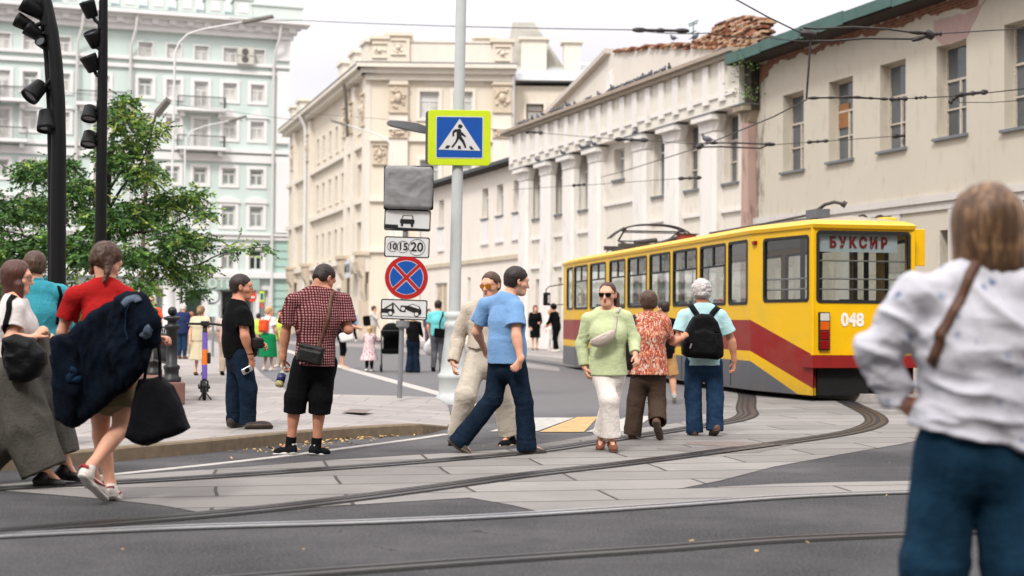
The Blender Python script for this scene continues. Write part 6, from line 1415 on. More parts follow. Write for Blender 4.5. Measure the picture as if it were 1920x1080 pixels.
def motif_mat():
    n = NT("white printed cotton"); v = n.coord((12.5, 12.5, 12.5)); vo = n.new("ShaderNodeTexVoronoi"); vo.inputs["Scale"].default_value = 1; vo.inputs["Randomness"].default_value = .8; n.link(v, vo.inputs["Vector"])
    d = n.math("ADD", vo.outputs["Distance"], n.math("MULTIPLY", n.math("SUBTRACT", n.noise(45, 4, .75), .5), .6)); f = n.noise(4, 5, .6)
    base = n.ramp(f, [(.3, rgb((188, 188, 196))), (.7, rgb((204, 203, 209)))]); k = n.mix(n.ramp(d, [(.10, (.85, .85, .85, 1)), (.24, (0, 0, 0, 1))]), base, rgb((88, 106, 144)))
    n.set(k, .9, 0, .1); n.bump(creases(n), .16, .018); return n.m
hz = J.pc + J.up * J.L * -.02
fl = [(P(1800, 745, 4.75), (.2, 0, 1), .28, .020, 50), (P(1700, 620, 4.8), (.6, 0, .8), .18, .018, 50), (P(1890, 640, 4.75), (.8, 0, .5), .26, .022, 36), (P(1650, 680, 4.9), (.5, 0, .85), .14, .014, 64), (P(1830, 600, 4.75), (.95, 0, .2), .2, .012, 34)]
sf = folds(shirtf(J, .020, .014, (1.92, 1.5), .065, .0, .024, .006, 72, .035, slx2=.022, hemn=unit(np.array([-.28, 0, -1])), k=.025), .010, (5, 5, 7), 9, fl)
wear(J, "shirt", sf, motif_mat(), .0075)
strap("strap", sf, [P(1835, 486, 4.9), P(1826, 500, 4.74), P(1790, 552, 4.72), P(1752, 610, 4.7), P(1728, 668, 4.72), P(1718, 690, 4.75)], .036, .004, LEB, J.o, J.org, n=50)
wear_at(J, "collar", folds(D(I(cone(J.nb - J.up * .03, J.nb + J.up * .045, .096, .076), plane(J.nb + J.up * .04, J.up)), cone(J.nb - J.up * .06, J.nb + J.up * .1, .084, .064)), .004), bpy.data.materials["white printed cotton"], J.nb, .17)
shoes(J, WSH, SOLEW)
# ------------------------------------------------------------------ tram
TRAM = empty("tram", tuple(TC), ya); tag(TRAM, "yellow and red articulated-looking tram car seen from its rear corner, with a red sign in the back window", "tram")
TRAM["label"] = "yellow, red and grey tram seen from its rear corner on the curved track"
def tl(p): d = np.asarray(p)[:2] - TC[:2]; return np.array([d @ TR[:2], d @ TF[:2]])
LB = 15.2; ZR, ZS = 2.87, .10; NB = LB + 2.0
PL = [(-.88, 0), (-1.25, 1.9), (-1.25, LB), (-1.08, NB)]           # left side in plan
def livery():
    n = NT("tram paint"); x = n.xyz(); f = n.math("MULTIPLY", n.math("SUBTRACT", 1.9, x[1]), 1 / 1.9); f = n.math("MAXIMUM", n.math("MINIMUM", f, 1.0), 0.0)
    wob = n.math("MULTIPLY", n.math("SUBTRACT", n.noise(3, 2), .5), .004); z = n.math("ADD", x[2], wob)
    a = n.math("MULTIPLY_ADD", f, -.57, 1.33); b = n.math("MULTIPLY_ADD", f, -.57, .785); c = n.math("MULTIPLY_ADD", f, -.66, .61)
    d1 = n.noise(2.2, 6, .65, n.coord((1, .5, 1))); dirt = n.ramp(d1, [(.45, (0, 0, 0, 1)), (.8, (.30, .30, .30, 1))])
    yl = n.ramp(d1, [(.3, rgb((218, 170, 3))), (.7, rgb((224, 178, 8)))])
    k = n.mix(n.math("LESS_THAN", z, a), yl, rgb((132, 14, 10))); k = n.mix(n.math("LESS_THAN", z, b), k, yl); k = n.mix(n.math("LESS_THAN", z, c), k, rgb((84, 87, 94)))
    k = n.mix(dirt, k, rgb((120, 104, 80))); lowd = n.math("MULTIPLY", n.math("SUBTRACT", 1.0, n.math("MINIMUM", n.math("MULTIPLY", x[2], 1.4), 1.0)), n.noise(5, 5, .7, n.coord((2, 2, .4))))
    k = n.mix(n.math("MULTIPLY", lowd, .7), k, rgb((74, 68, 60))); n.set(k, .36, 0, .3); n.bump(n.noise(2.2, 3), .05, .02); return n.m
LIV = livery(); YEL = mat("yellow tram paint", (221, 173, 4), .32, .06, 2.5, .05, 4, .01); TRED = mat("dark red tram paint", (124, 16, 12), .45, .12, 4, .05, 20); TBLK = mat("black underframe", (13, 13, 13), .9, .3, 8, .3, 20); GASK = mat("black rubber gasket", (22, 22, 22), .6); TROOF = mat("dirty roof canvas", (150, 140, 126), .9, .2, 2, .3, 12)
TGREY = mat("interior grey", (96, 96, 98), .7, .1, 4); TINT = mat("pale interior panel", (150, 146, 138), .7, .1, 4)
def tram_glass():
    m = bpy.data.materials.new("tram window glass"); m.use_nodes = True; t = m.node_tree; t.nodes.remove(t.nodes["Principled BSDF"]); out = t.nodes["Material Output"]
    tr = t.nodes.new("ShaderNodeBsdfTransparent"); tr.inputs[0].default_value = (.74, .77, .75, 1); gl = t.nodes.new("ShaderNodeBsdfGlossy"); gl.inputs["Roughness"].default_value = .03; gl.inputs[0].default_value = (.95, .95, .95, 1)
    fr = t.nodes.new("ShaderNodeLayerWeight"); fr.inputs[0].default_value = .5; pw = t.nodes.new("ShaderNodeMath"); pw.operation = "POWER"; pw.inputs[1].default_value = 3.2; t.links.new(fr.outputs["Facing"], pw.inputs[0])
    mu = t.nodes.new("ShaderNodeMath"); mu.operation = "MULTIPLY_ADD"; mu.inputs[1].default_value = .85; mu.inputs[2].default_value = .06; t.links.new(pw.outputs[0], mu.inputs[0])
    tc = t.nodes.new("ShaderNodeTexCoord"); nz = t.nodes.new("ShaderNodeTexNoise"); nz.inputs["Scale"].default_value = 2.4; bp = t.nodes.new("ShaderNodeBump"); bp.inputs["Strength"].default_value = .12; bp.inputs["Distance"].default_value = .02
    t.links.new(tc.outputs["Object"], nz.inputs["Vector"]); t.links.new(nz.outputs["Fac"], bp.inputs["Height"]); t.links.new(bp.outputs[0], gl.inputs["Normal"])
    mx = t.nodes.new("ShaderNodeMixShader"); t.links.new(mu.outputs[0], mx.inputs[0]); t.links.new(tr.outputs[0], mx.inputs[1]); t.links.new(gl.outputs[0], mx.inputs[2]); t.links.new(mx.outputs[0], out.inputs[0]); return m
TGL = tram_glass()
def pane_wall(name, A, B, z0, z1, wins, m, mirror=False, split=True):
    """a flat stretch of bodywork from A to B (plan) with rounded windows; wins = (s0, s1, z0, z1, style)"""
    A = np.array([A[0], A[1], 0.]); B = np.array([B[0], B[1], 0.]); L = np.linalg.norm(B - A); U = (B - A) / L; N = np.array([U[1], -U[0], 0]) if not mirror else np.array([-U[1], U[0], 0]); Z = np.array([0, 0, 1.])
    T = lambda u, z, o=0.: A + U * u + Z * z + N * o
    g = grid_wall(0, L, z0, z1, [(w[0], w[1], w[2], w[3], .0) for w in wins]); mb = MB()
    for f in g.f:
        q = [g.v[i] for i in f]
        if len({tuple(np.round(v, 5)) for v in q}) < 4: continue
        if abs(q[0][1] - q[2][1]) < 1e-6 and all(abs(v[1]) < 1e-6 for v in q):
            us = [v[0] for v in q]; zs_ = [v[2] for v in q]
            if max(us) - min(us) < 1e-5 or max(zs_) - min(zs_) < 1e-5: continue
            mb.add([T(v[0], v[2]) for v in q], [(0, 1, 2, 3)]); mb.add([T(v[0], v[2], -.05) for v in q], [(3, 2, 1, 0)])
    o = mb.build(name, m, TRAM, fix=False)
    for w in wins:
        a, b, c, d = w[:4]; st = w[4]; fb = MB(); e = .05
        def ring(a, b, c, d, r):
            P_ = []
            for cx, cz, t0 in ((b - r, d - r, 0), (a + r, d - r, 90), (a + r, c + r, 180), (b - r, c + r, 270)):
                for t in (0, 30, 60, 90): an = math.radians(t0 + t); P_.append((cx + r * math.cos(an), cz + r * math.sin(an)))
            return P_
        # corner fillers in body colour, then the gasket frame
        R1 = ring(a, b, c, d, .07); R2 = ring(a + e, b - e, c + e, d - e, .05); n = len(R1)
        vs = [T(u, z, .012) for u, z in R1] + [T(u, z, .012) for u, z in R2] + [T(u, z, -.045) for u, z in R1] + [T(u, z, -.045) for u, z in R2]
        fs = []
        for i in range(n): j = (i + 1) % n; fs += [(i, j, n + j, n + i), (2 * n + i, 3 * n + i, 3 * n + j, 2 * n + j), (n + i, n + j, 3 * n + j, 3 * n + i), (i, 2 * n + i, 2 * n + j, j)]
        fb.add(vs, fs); cm = MB()
        for k, (cu_, cz_) in enumerate(((b, d), (a, d), (a, c), (b, c))):
            q = R1[k * 4:(k + 1) * 4]; cm.add([T(cu_, cz_)] + [T(u, z) for u, z in q], [(0, 1, 2, 3, 4)])
        fr_ = fb.build("window", GASK, TRAM); cm.build("window_corner", m, fr_, fix=False)
        br = MB()
        if st == "v":
            zt_ = c + (d - c) * .64; um = (a + b) / 2; br.hexa([T(a + e, zt_ - .018, .0), T(b - e, zt_ - .018, .0), T(b - e, zt_ - .018, -.03), T(a + e, zt_ - .018, -.03), T(a + e, zt_ + .018, .0), T(b - e, zt_ + .018, .0), T(b - e, zt_ + .018, -.03), T(a + e, zt_ + .018, -.03)])
            br.hexa([T(um - .03, zt_ + .018, .0), T(um + .03, zt_ + .018, .0), T(um + .03, zt_ + .018, -.03), T(um - .03, zt_ + .018, -.03), T(um - .03, d - e, .0), T(um + .03, d - e, .0), T(um + .03, d - e, -.03), T(um - .03, d - e, -.03)]); br.build("vent_bar", GASK, fr_)
        if st == "b":
            for h_ in (.16, .32):
                zz = c + (d - c) * h_ + .04; br.tube([T(a, zz, -.09), T(b, zz, -.09)], .016, 6)
            br.build("guard_bar", mat("grey guard bar", (130, 128, 124), .4), fr_)
        gm = MB(); gm.add([T(a + .02, c + .02, -.02), T(b - .02, c + .02, -.02), T(b - .02, d - .02, -.02), T(a + .02, d - .02, -.02)], [(0, 1, 2, 3)]); gm.build("pane", TGL, fr_, fix=False)
    return o, T
SN = np.array([-TR[0], -TR[1], 0]); SP = TC - TR * 1.25
def su(px): p = on_plane(px, 520, SP, SN); return tl(p)[1] - 1.9
wx = [(1074.5, 1102), (1106.5, 1136), (1143, 1172.5), (1177, 1213), (1218, 1257), (1262, 1307), (1313, 1361), (1366, 1402)]
wins = []
for k, (a, b) in enumerate(wx): s0, s1 = sorted((su(a), su(b))); wins.append((max(s0, .12), min(s1, LB - 1.92), 1.60, 2.755, "v" if k < 7 else ""))
print("tram wins", [(round(w[0], 2), round(w[1], 2)) for w in wins])
wins = sorted(wins); wn = []
for w in wins:
    if wn and w[0] < wn[-1][1] + .03: w = (wn[-1][1] + .04,) + w[1:]
    wn.append(w)
wins = wn
LIVm = LIV
o, T = pane_wall("side_panel", (-1.25, 1.9), (-1.25, LB), ZS, ZR, wins, LIV, True)
L1 = math.hypot(.37, 1.9)
o, TT = pane_wall("rear_quarter_panel", (-.88, 0), (-1.25, 1.9), ZS, ZR, [(.12, L1 - .42, 1.63, 2.735, "b")], LIV, True)
L2 = math.hypot(.17, 2.0); pane_wall("front_quarter_panel", (-1.25, LB), (-1.08, NB), ZS, ZR, [(.18, L2 - .7, 1.60, 2.755, "")], LIV, True)
# the far side: windows and doors seen through the car
rw = [(w[0], w[1], 1.5, 2.72, "") for w in wins]
pane_wall("side_panel", (1.25, 1.9), (1.25, LB), ZS, ZR, rw, LIV, False); pane_wall("rear_quarter_panel", (.88, 0), (1.25, 1.9), ZS, ZR, [(.3, L1 - .3, .75, 2.7, "")], LIV, False); pane_wall("front_quarter_panel", (1.25, LB), (1.08, NB), ZS, ZR, [(.3, L2 - .3, .8, 2.7, "")], LIV, False)
o, RT = pane_wall("rear_panel", (-.88, 0), (.88, 0), .76, ZR + .02, [(.05, 1.71, 1.61, 2.80, "")], YEL, False)
pane_wall("front_panel", (-1.08, NB), (1.08, NB), .4, ZR, [(.08, 2.08, 1.5, 2.75, "")], YEL, True)
# corner posts soften the edges
for x_, y_ in ((-.88, 0.0), (.88, 0.0)):
    mb = MB(); mb.tube([(x_, y_ + .015, .76), (x_, y_ + .015, ZR)], .035, 10); mb.build("corner_post", YEL, TRAM)
# roof
out = [(-.88, 0), (-1.25, 1.9), (-1.25, LB), (-1.08, NB), (1.08, NB), (1.25, LB), (1.25, 1.9), (.88, 0)]
mb = MB(); mb.cur = 0
vs = []; lv = [(1.02, ZR - .03), (1.03, ZR + .03), (.985, ZR + .075), (.90, ZR + .12)]
def ringp(s, z): return [((x * s), (y - 8) * (1 + (s - 1) * .25) + 8, z) for x, y in out]
rings = [ringp(s, z) for s, z in lv]
for i in range(3): mb.cur = 0 if i < 2 else 0; mb.add(rings[i] + rings[i + 1], [(j, (j + 1) % 8, 8 + (j + 1) % 8, 8 + j) for j in range(8)])
mb.add(rings[0], [tuple(range(8))]); mb.build("roof_edge", YEL, TRAM)
mb = MB(); top = rings[3]; mid = [(0, top[0][1] + .3, ZR + .22), (0, 1.9, ZR + .24), (0, LB, ZR + .24), (0, NB - .3, ZR + .2)]
mb.add([top[0], top[1], top[2], top[3], top[4], top[5], top[6], top[7]] + mid, [(0, 1, 9, 8), (1, 2, 10, 9), (2, 3, 11, 10), (3, 4, 11), (4, 5, 10, 11), (5, 6, 9, 10), (6, 7, 8, 9), (7, 0, 8)]); mb.build("roof", TROOF, TRAM)
# floor, ceiling, seats, poles
mb = MB(); mb.prism([(x * .97, y * .995 + .03, .72) for x, y in out], (0, 0, .05)); mb.build("floor", TGREY, TRAM)
mb = MB(); mb.prism([(x * .96, y * .99 + .05, ZR - .05) for x, y in out], (0, 0, .012)); mb.build("ceiling", TINT, TRAM)
SEAT = mat("dark seat", (40, 42, 52), .8)
for k in range(8):
    for s in (-1, 1):
        y_ = 2.6 + k * 1.5; mb = MB(); mb.box((s * .95 - .22, y_, 1.10), (s * .95 + .22, y_ + .4, 1.18)); mb.box((s * .95 - .22, y_ - .05, 1.15), (s * .95 + .22, y_ + .02, 1.72)); mb.box((s * .95 - .04, y_ + .1, .77), (s * .95 + .04, y_ + .2, 1.10)); mb.build("seat", SEAT, TRAM)
for k in range(6): y_ = 1.4 + k * 2.2; mb = MB(); mb.tube([(.42, y_, .77), (.42, y_, ZR - .06)], .02, 6); mb.build("grab_pole", mat("grey guard bar", (130, 128, 124), .4), TRAM)
for x_ in (-.55, .62): mb = MB(); mb.box((x_ - .03, 1.2, .77), (x_ + .03, 1.28, ZR - .06)); mb.build("partition_post", SEAT, TRAM)
for z_ in (2.31, 2.01, 1.84): mb = MB(); mb.tube([(-.80, .09, z_), (.80, .09, z_)], .014, 6); mb.build("guard_bar", mat("grey guard bar", (130, 128, 124), .4), TRAM)
# destination board
mb = MB(); mb.box((-.83, .075, 2.455), (.63, .095, 2.745)); bd = mb.build("destination_board", mat("white board", (176, 186, 190), .5, .05, 5, .02, 20), TRAM)
me = text_mesh("Б У К С И Р", .235, .004, bold=.012); o = new_obj("lettering", me, mat("red lettering", (124, 8, 8), .5), bd); o.location = (-.06, .068, 2.60); o.rotation_euler = (PI / 2, 0, 0); o.scale = (.80, 1, 1)
me = text_mesh("048", .29, .003, bold=.012); o = new_obj("number", me, mat("white lettering", (222, 216, 206), .5), TRAM); o.location = (-.20, -.007, 1.33); o.rotation_euler = (PI / 2, 0, 0); o.scale = (.92, 1, 1)
# bumper, dark underside, lamps
mb = MB(); mb.prism([(-.93, -.09, .555), (.93, -.09, .555), (.97, .25, .555), (-.97, .25, .555)], (0, 0, .20)); mb.build("bumper", TRED, TRAM)
mb = MB(); mb.box((-.78, .06, .10), (.12, .5, .553)); mb.box((.2, .10, .14), (.8, .5, .553)); mb.prism([(x * .9, y + (.35 if y < 1 else 0), .16) for x, y in out], (0, 0, .55)); mb.build("underframe", TBLK, TRAM)
CLR = mat("clear lamp lens", (190, 186, 178), .15, .05, 30, .2, 80); AMB = mat("amber lamp lens", (196, 86, 14), .15, .1, 30, .2, 80); RDL = mat("red lamp lens", (120, 10, 12), .15, .2, 30, .2, 80)
for x_ in (-.70, .70):
    mb = MB(); mb.box((x_ - .095, -.05, .84), (x_ + .095, .01, 1.46)); c = mb.build("tail_light", GASK, TRAM, bevel=.008)
    for z0_, z1_, m_ in ((1.32, 1.44, CLR), (1.17, 1.305, AMB), (1.015, 1.155, RDL), (.86, 1.0, RDL)):
        mb = MB(); mb.box((x_ - .078, -.064, z0_), (x_ + .078, -.045, z1_)); mb.build("lamp_lens", m_, c, bevel=.006)
mb = MB(); p = TT(L1 - .16, 2.66); mb.box((p[0] - .05, p[1] - .06, 2.64), (p[0] + .03, p[1] + .06, 2.71)); mb.build("marker_lamp", RDL, TRAM, bevel=.01)
mb = MB(); mb.box((-1.262, .6 + 1.9, .36), (-1.252, 3.4, .372)); mb.mark()
mb = MB(); mb.box((1.0, .25, 2.25), (1.22, .30, 2.87)); mb.build("side_flap", YEL, TRAM, bevel=.01)
for y_ in (3.4, 5.3, 12.4, 14.2):
    for s in (-1, 1):
        mb = MB(); pts = [(r, h) for r, h in ((.001, -.06), (.14, -.06), (.16, -.03), (.27, -.03), (.30, -.06), (.34, -.05), (.34, .04), (.30, .05), (.001, .05))]
        c = 20; vs = []; fs = []
        for r, h in pts:
            for j in range(c): t = 2 * PI * j / c; vs.append((s * .78 + h * (1 if s < 0 else -1) * -1 * -1, y_ + r * math.cos(t), .35 + r * math.sin(t)))
        for i in range(len(pts) - 1):
            for j in range(c): fs.append((i * c + j, i * c + (j + 1) % c, (i + 1) * c + (j + 1) % c, (i + 1) * c + j))
        mb.add(vs, fs, True); mb.build("wheel", mat("worn wheel steel", (84, 76, 64), .6, .3, 12, .2, 30, metal=.3), TRAM)
for y_ in (2.9, 5.8, 8.6, 11.6):
    mb = MB(); mb.box((-1.259, y_, .14), (-1.2515, y_ + .012, .60)); mb.build("skirt_seam", GASK, TRAM)
# roof gear
RG = mat("dark roof gear", (66, 60, 56), .6, .3, 10, .2, 40); IRON = mat("dark iron", (52, 44, 42), .55, .3, 20, .1, 50)
PB_ = 12.3; zz = ZR + .22
pg = empty("pantograph", (0, PB_, zz)); pg.parent = TRAM
mb = MB(); mb.box((-1.0, -.75, 0), (1.0, -.62, .10)); mb.box((-1.0, .62, 0), (1.0, .75, .10)); mb.box((-.8, -.7, -.05), (-.68, .7, .04)); mb.box((.68, -.7, -.05), (.8, .7, .04)); mb.build("base_frame", RG, pg)
mb = MB()
for s in (-1, 1): mb.tube([(s * .8, -.6, .1), (s * .62, .75, .24), (s * .72, -.2, .46)], .025, 6)
mb.tube([(-.8, -.2, .44), (.8, -.2, .44)], .02, 6); mb.tube([(-.75, -.2, .40), (.75, -.2, .40)], .015, 6); mb.tube([(-.6, .75, .24), (.6, .75, .24)], .02, 6); mb.build("arm", IRON, pg)
mb = MB()
for y_ in (-.33, -.08): mb.tube([(x_, y_, .60 - .30 * (abs(x_) / 1.12) ** 3.2 - .06 * (x_ / 1.12) ** 2) for x_ in np.linspace(-1.12, 1.12, 25)], .022, 6)
for s in (-.75, .75): mb.box((s - .04, -.35, .44), (s + .04, -.06, .50)); mb.tube([(s, -.2, .42), (s, -.2, .53)], .02, 6)
mb.build("contact_bow", IRON, pg)
mb = MB(); mb.tube([(-.5, -.35, .14), (.1, -.2, .22)], .06, 8); mb.tube([(.15, .1, .10), (.75, -.05, .30)], .07, 8); mb.build("spring_cylinder", RG, pg)
mb = MB(); mb.box((.62, -.55, .20), (1.02, -.2, .36)); mb.build("junction_box", mat("rust red box", (150, 62, 40), .7, .2, 10), pg); mb = MB(); mb.box((.58, -.58, .361), (1.08, -.17, .38)); mb.build("box_lid", RG, pg)
mb = MB(); mb.box((-.45, .9, ZR + .2), (-.20, 1.35, ZR + .36)); mb.build("roof_box", mat("grey roof box", (92, 94, 96), .6), TRAM); mb = MB(); mb.tube([(-.33, 1.1, ZR + .36), (-.25, 1.0, ZR + .44), (-.12, .9, ZR + .48), (0, .85, ZR + .45)], .03, 6); mb.tube([(.0, .85, ZR + .46), (.06, .83, ZR + .42)], .06, 6); mb.tube([(-.33, 1.2, ZR + .30), (-.4, 3.5, ZR + .27), (-.6, 6, ZR + .24)], .022, 6); mb.build("trolley_hook", RG, TRAM)
mb = MB()
for x_ in (.30, .62): mb.tube([(x_ + .11 * math.cos(t), .7, ZR + .12 + .13 * math.sin(t)) for t in np.linspace(0, PI, 9)], .02, 6)
mb.build("roof_hoop", RG, TRAM); mb = MB(); mb.box((.5, .35, ZR + .08), (.78, .7, ZR + .20)); mb.build("roof_lamp", YEL, TRAM, bevel=.04)
mb = MB(); mb.tube([(-.4, LB - .1, ZR + .2), (-.38, LB - .15, ZR + .32), (-.1, LB - .25, ZR + .36), (.3, LB - .3, ZR + .24)], .022, 6); mb.build("roof_hoop", RG, TRAM)
mp = empty("mirror_", (-1.0, NB - .2, 2.1)); bpy.data.objects.remove(mp)
mb = MB(); p = lambda px, py: (lambda q: np.array([*tl(q), q[2]]))(P(px, py, 39.2))
mb.tube([p(1056, 533), p(1030, 537), p(1024, 543), p(1024, 552)], .018, 6); mb.tube([p(1056, 571), p(1032, 572)], .014, 6); ms = mb.build("mirror_arm", IRON, TRAM)
q = p(1026.5, 560); mb = MB(); mb.box((q[0] - .12, q[1] - .04, q[2] - .19), (q[0] + .08, q[1] + .05, q[2] + .17)); mb.build("mirror", TBLK, ms, bevel=.035); mb = MB(); mb.add([(q[0] + .0, q[1] - .043, q[2] - .12), (q[0] + .06, q[1] - .043, q[2] - .12), (q[0] + .06, q[1] - .043, q[2] + .1), (q[0] + .0, q[1] - .043, q[2] + .1)], [(0, 1, 2, 3)]); mb.build("mirror_glass", CLR, ms, fix=False)

# ------------------------------------------------------------------ lamp mast with the crossing sign
GM_ = mat("pale grey enamel", (182, 186, 184), .5, .06, 4, .08, 40); LGR = mat("grey enamel", (120, 124, 126), .5, .06, 4)
ZM = 21.0; b0 = G(851, 757, 0.0); b0[2] = -.002; ZM = float(b0[1]); MAST = empty("lamp_mast", tuple(b0)); tag(MAST, "pale grey lamp mast with a fluted base carrying the yellow framed crossing sign", "lamp post")
mb = MB(); prof = [(.29, 0), (.29, .10), (.25, .14), (.235, .20), (.235, .38), (.25, .40), (.25, .45), (.215, .48), (.205, .60), (.16, .95), (.145, 1.15), (.165, 1.18), (.165, 1.24), (.14, 1.26), (.135, 1.30), (.155, 1.33), (.155, 1.38), (.11, 1.42)]
mb.lathe(prof, (0, 0, 0), 28); mb.build("base", GM_, MAST)
top = P(866, -60, ZM) - b0; mb = MB(); mb.tube([(0, 0, 1.40), tuple(np.array([0, 0, 1.4]) + (top - np.array([0, 0, 1.4])) * .5), tuple(top)], [.092, .085, .08], 20); mb.build("pole", GM_, MAST)
def flatshape(mb, pts, y0, y1): mb.prism([(x, y0, z) for x, z in pts], (0, y1 - y0, 0))
def rrect(x0, z0, x1, z1, r, n=5):
    out_ = []
    for cx, cz, t0 in ((x1 - r, z1 - r, 0), (x0 + r, z1 - r, 90), (x0 + r, z0 + r, 180), (x1 - r, z0 + r, 270)):
        for t in np.linspace(0, 90, n): a = math.radians(t0 + t); out_.append((cx + r * math.cos(a), cz + r * math.sin(a)))
    return out_
def sign_axes(parent, cx, cy, Z, ref, yaw=0, roll=0):
    e = empty("sign_", (0, 0, 0)); return e
SYEL = mat("fluorescent yellow-green", (186, 206, 22), .45, .03, 6, .02, 30); SBLU = mat("sign blue", (8, 72, 150), .4, .05, 6, .02, 30); SWHT = mat("sign white", (196, 196, 194), .45, .04, 6, .02, 30); SBLK = mat("sign black", (14, 14, 14), .5); SRED = mat("sign red", (162, 22, 22), .42, .05, 6, .02, 30); SBK = mat("sign back", (74, 76, 78), .5)
k_ = ZM / FPX / 3.857                  # metres per traced unit on the crossing sign
sc_ = P(861, 258, ZM - .13); cx_, cy_ = (861 - 800) * 3.857, (258 - 200) * 3.857
def cs(pts): return [((x - cx_) * k_, (cy_ - y) * k_) for x, y in pts]
sg = empty("crossing_sign", tuple(sc_ - b0), math.radians(2)); sg.parent = MAST; sg["label"] = "blue pedestrian crossing sign in a yellow-green frame"
mb = MB(); flatshape(mb, rrect(*cs([(10, 424)])[0], *cs([(462, 24)])[0], .055), 0, .03); mb.build("frame", SYEL, sg, bevel=.006)
mb = MB(); flatshape(mb, rrect(*cs([(-8, 415)])[0], *cs([(455, 30)])[0], .05), .032, .10); mb.build("back_box", SBK, sg)
mb = MB(); flatshape(mb, rrect(*cs([(67, 374)])[0], *cs([(408, 70)])[0], .025), -.004, 0); mb.build("border", SWHT, sg)
mb = MB(); flatshape(mb, rrect(*cs([(73, 367)])[0], *cs([(402, 76)])[0], .02), -.007, -.004); mb.build("blue_field", SBLU, sg)
mb = MB(); flatshape(mb, cs([(86, 312), (238, 88), (390, 318)]), -.010, -.007); mb.build("white_triangle", SWHT, sg)
mb = MB(); y0, y1 = -.013, -.010
flatshape(mb, cs([(242 + 17 * math.cos(t), 143 + 15 * math.sin(t)) for t in np.linspace(0, 2 * PI, 15)[:-1]]), y0, y1)
flatshape(mb, cs([(222, 163), (240, 160), (250, 172), (252, 215), (235, 232), (217, 226), (216, 182), (199, 190), (199, 216), (186, 216), (186, 180), (204, 164)]), y0, y1)
flatshape(mb, cs([(250, 186), (256, 184), (285, 214), (278, 222), (252, 206)]), y0 - .001, y1)
flatshape(mb, cs([(217, 224), (233, 232), (225, 250), (190, 297), (177, 293), (208, 252)]), y0 - .001, y1); flatshape(mb, cs([(230, 226), (250, 214), (272, 245), (288, 295), (276, 300), (258, 260), (240, 240)]), y0 - .002, y1)
for q in ([(132, 303), (146, 281), (172, 281), (158, 304)], [(227, 283), (246, 284), (250, 307), (226, 306)], [(306, 286), (324, 286), (343, 310), (318, 310)]): flatshape(mb, cs(q), y0, y1)
mb.build("walking_figure", SBLK, sg)
a = P(806, 246, ZM + .05) - b0; bq = P(726, 230, ZM + .05) - b0; mb = MB(); mb.tube([P(858, 252, ZM) - b0, a], .035, 8); lm = mb.build("lamp_arm", LGR, MAST)
d = unit(bq - a); n_ = unit(np.cross(d, [0, 1, 0])); 
mb = MB(); hd = [a + np.array([0, s * w_, 0]) + d * t * np.linalg.norm(bq - a) + n_ * h for t, w_, h in ((0, .05, 0), (.35, .10, 0), (.9, .13, 0), (1, .08, 0)) for s in (-1, 1)]
vs = []; 
for t, w_, h0, h1 in ((0, .05, .05, -.05), (.25, .09, .075, -.05), (.6, .13, .06, -.045), (.92, .13, .03, -.04), (1.0, .08, .0, -.03)):
    c = a + d * t * np.linalg.norm(bq - a)
    for s, h in ((-1, h1), (1, h1), (1, h0), (-1, h0)): vs.append(c + np.array([0, s * w_, 0]) + np.array([0, 0, 1]) * h)
mb.add(vs, [(i * 4 + j, i * 4 + (j + 1) % 4, i * 4 + 4 + (j + 1) % 4, i * 4 + 4 + j) for i in range(4) for j in range(4)] + [(3, 2, 1, 0), (16, 17, 18, 19)]); mb.build("lamp_head", mat("grey lamp housing", (100, 102, 104), .5, .1, 8), lm)

# ------------------------------------------------------------------ post with traffic signs
ZP_ = 21.3; q0 = P(749, 748, ZP_); q0[2] = .12; POST = empty("sign_post", tuple(q0)); tag(POST, "grey post with a covered sign, parking plates, a no stopping disc and tow plate", "sign post")
tp = P(764, 318, ZP_) - q0; mb = MB(); mb.tube([(0, 0, 0), tuple(tp)], .038, 12); mb.build("post", mat("galvanised steel", (128, 130, 132), .5, .12, 8, .1, 40, metal=.3), POST)
mb = MB(); c = P(755, 606, ZP_) - q0; mb.tube([c + [0, 0, -.05], c + [0, 0, .04]], .10, 12); mb.tube([c + [0, 0, -.08], c + [0, 0, -.05]], [.05, .10], 12); mb.build("clamp", mat("galvanised steel", (128, 130, 132)), POST)
m_ = ZP_ / FPX
def plate(name, cx, cy, lab):
    e = empty(name, tuple(P(cx, cy, ZP_ - .05) - q0), 0); e.parent = POST; e.rotation_euler = (0, math.radians(1.6), 0); e["label"] = lab; return e
def rel(cx, cy, s, pts): return [((x - cx) * m_ * s, (cy - y) * m_ * s) for x, y in pts]
# covered sign: a bag over a panel
c = P(766, 352, ZP_ - .08); W_, H_ = 45 * m_, 40 * m_
fn = folds(rbox(c, ((1, 0, -.03), (0, 1, 0), (.03, 0, 1)), (W_, .07, H_), .06), .010, (6, 6, 6), 5, [(c + [.1, 0, .1], (.6, 0, -.8), .3, .008, 30), (c - [.15, 0, .1], (.3, 0, 1), .25, .006, 40)])
me = mesh_sdf(fn, c - .5, c + .5, .012, "covered_sign", q0); n = NT("grey cover cloth"); f = n.noise(5, 6, .6); n.set(n.ramp(f, [(.3, rgb((108, 108, 108))), (.7, rgb((126, 126, 126)))]), .7); n.bump(n.noise(9, 5, .6), .4, .02)
cv = new_obj("covered_sign", me, n.m, POST); cv["label"] = "traffic sign wrapped in grey cloth"
mb = MB(); mb.box((-W_ - .012, -.02, -H_ - .012), (W_ + .012, .085, H_ + .012)); b_ = mb.build("cover_edge", BLK if "BLK" in globals() else SBLK, cv, loc=tuple(c - q0), bevel=.03)
e = plate("parking_plate", 764, 413, "white plate with a car parked at the edge of the road")
sgn = lambda e, w_, h_, r=.03: [MB(), None]
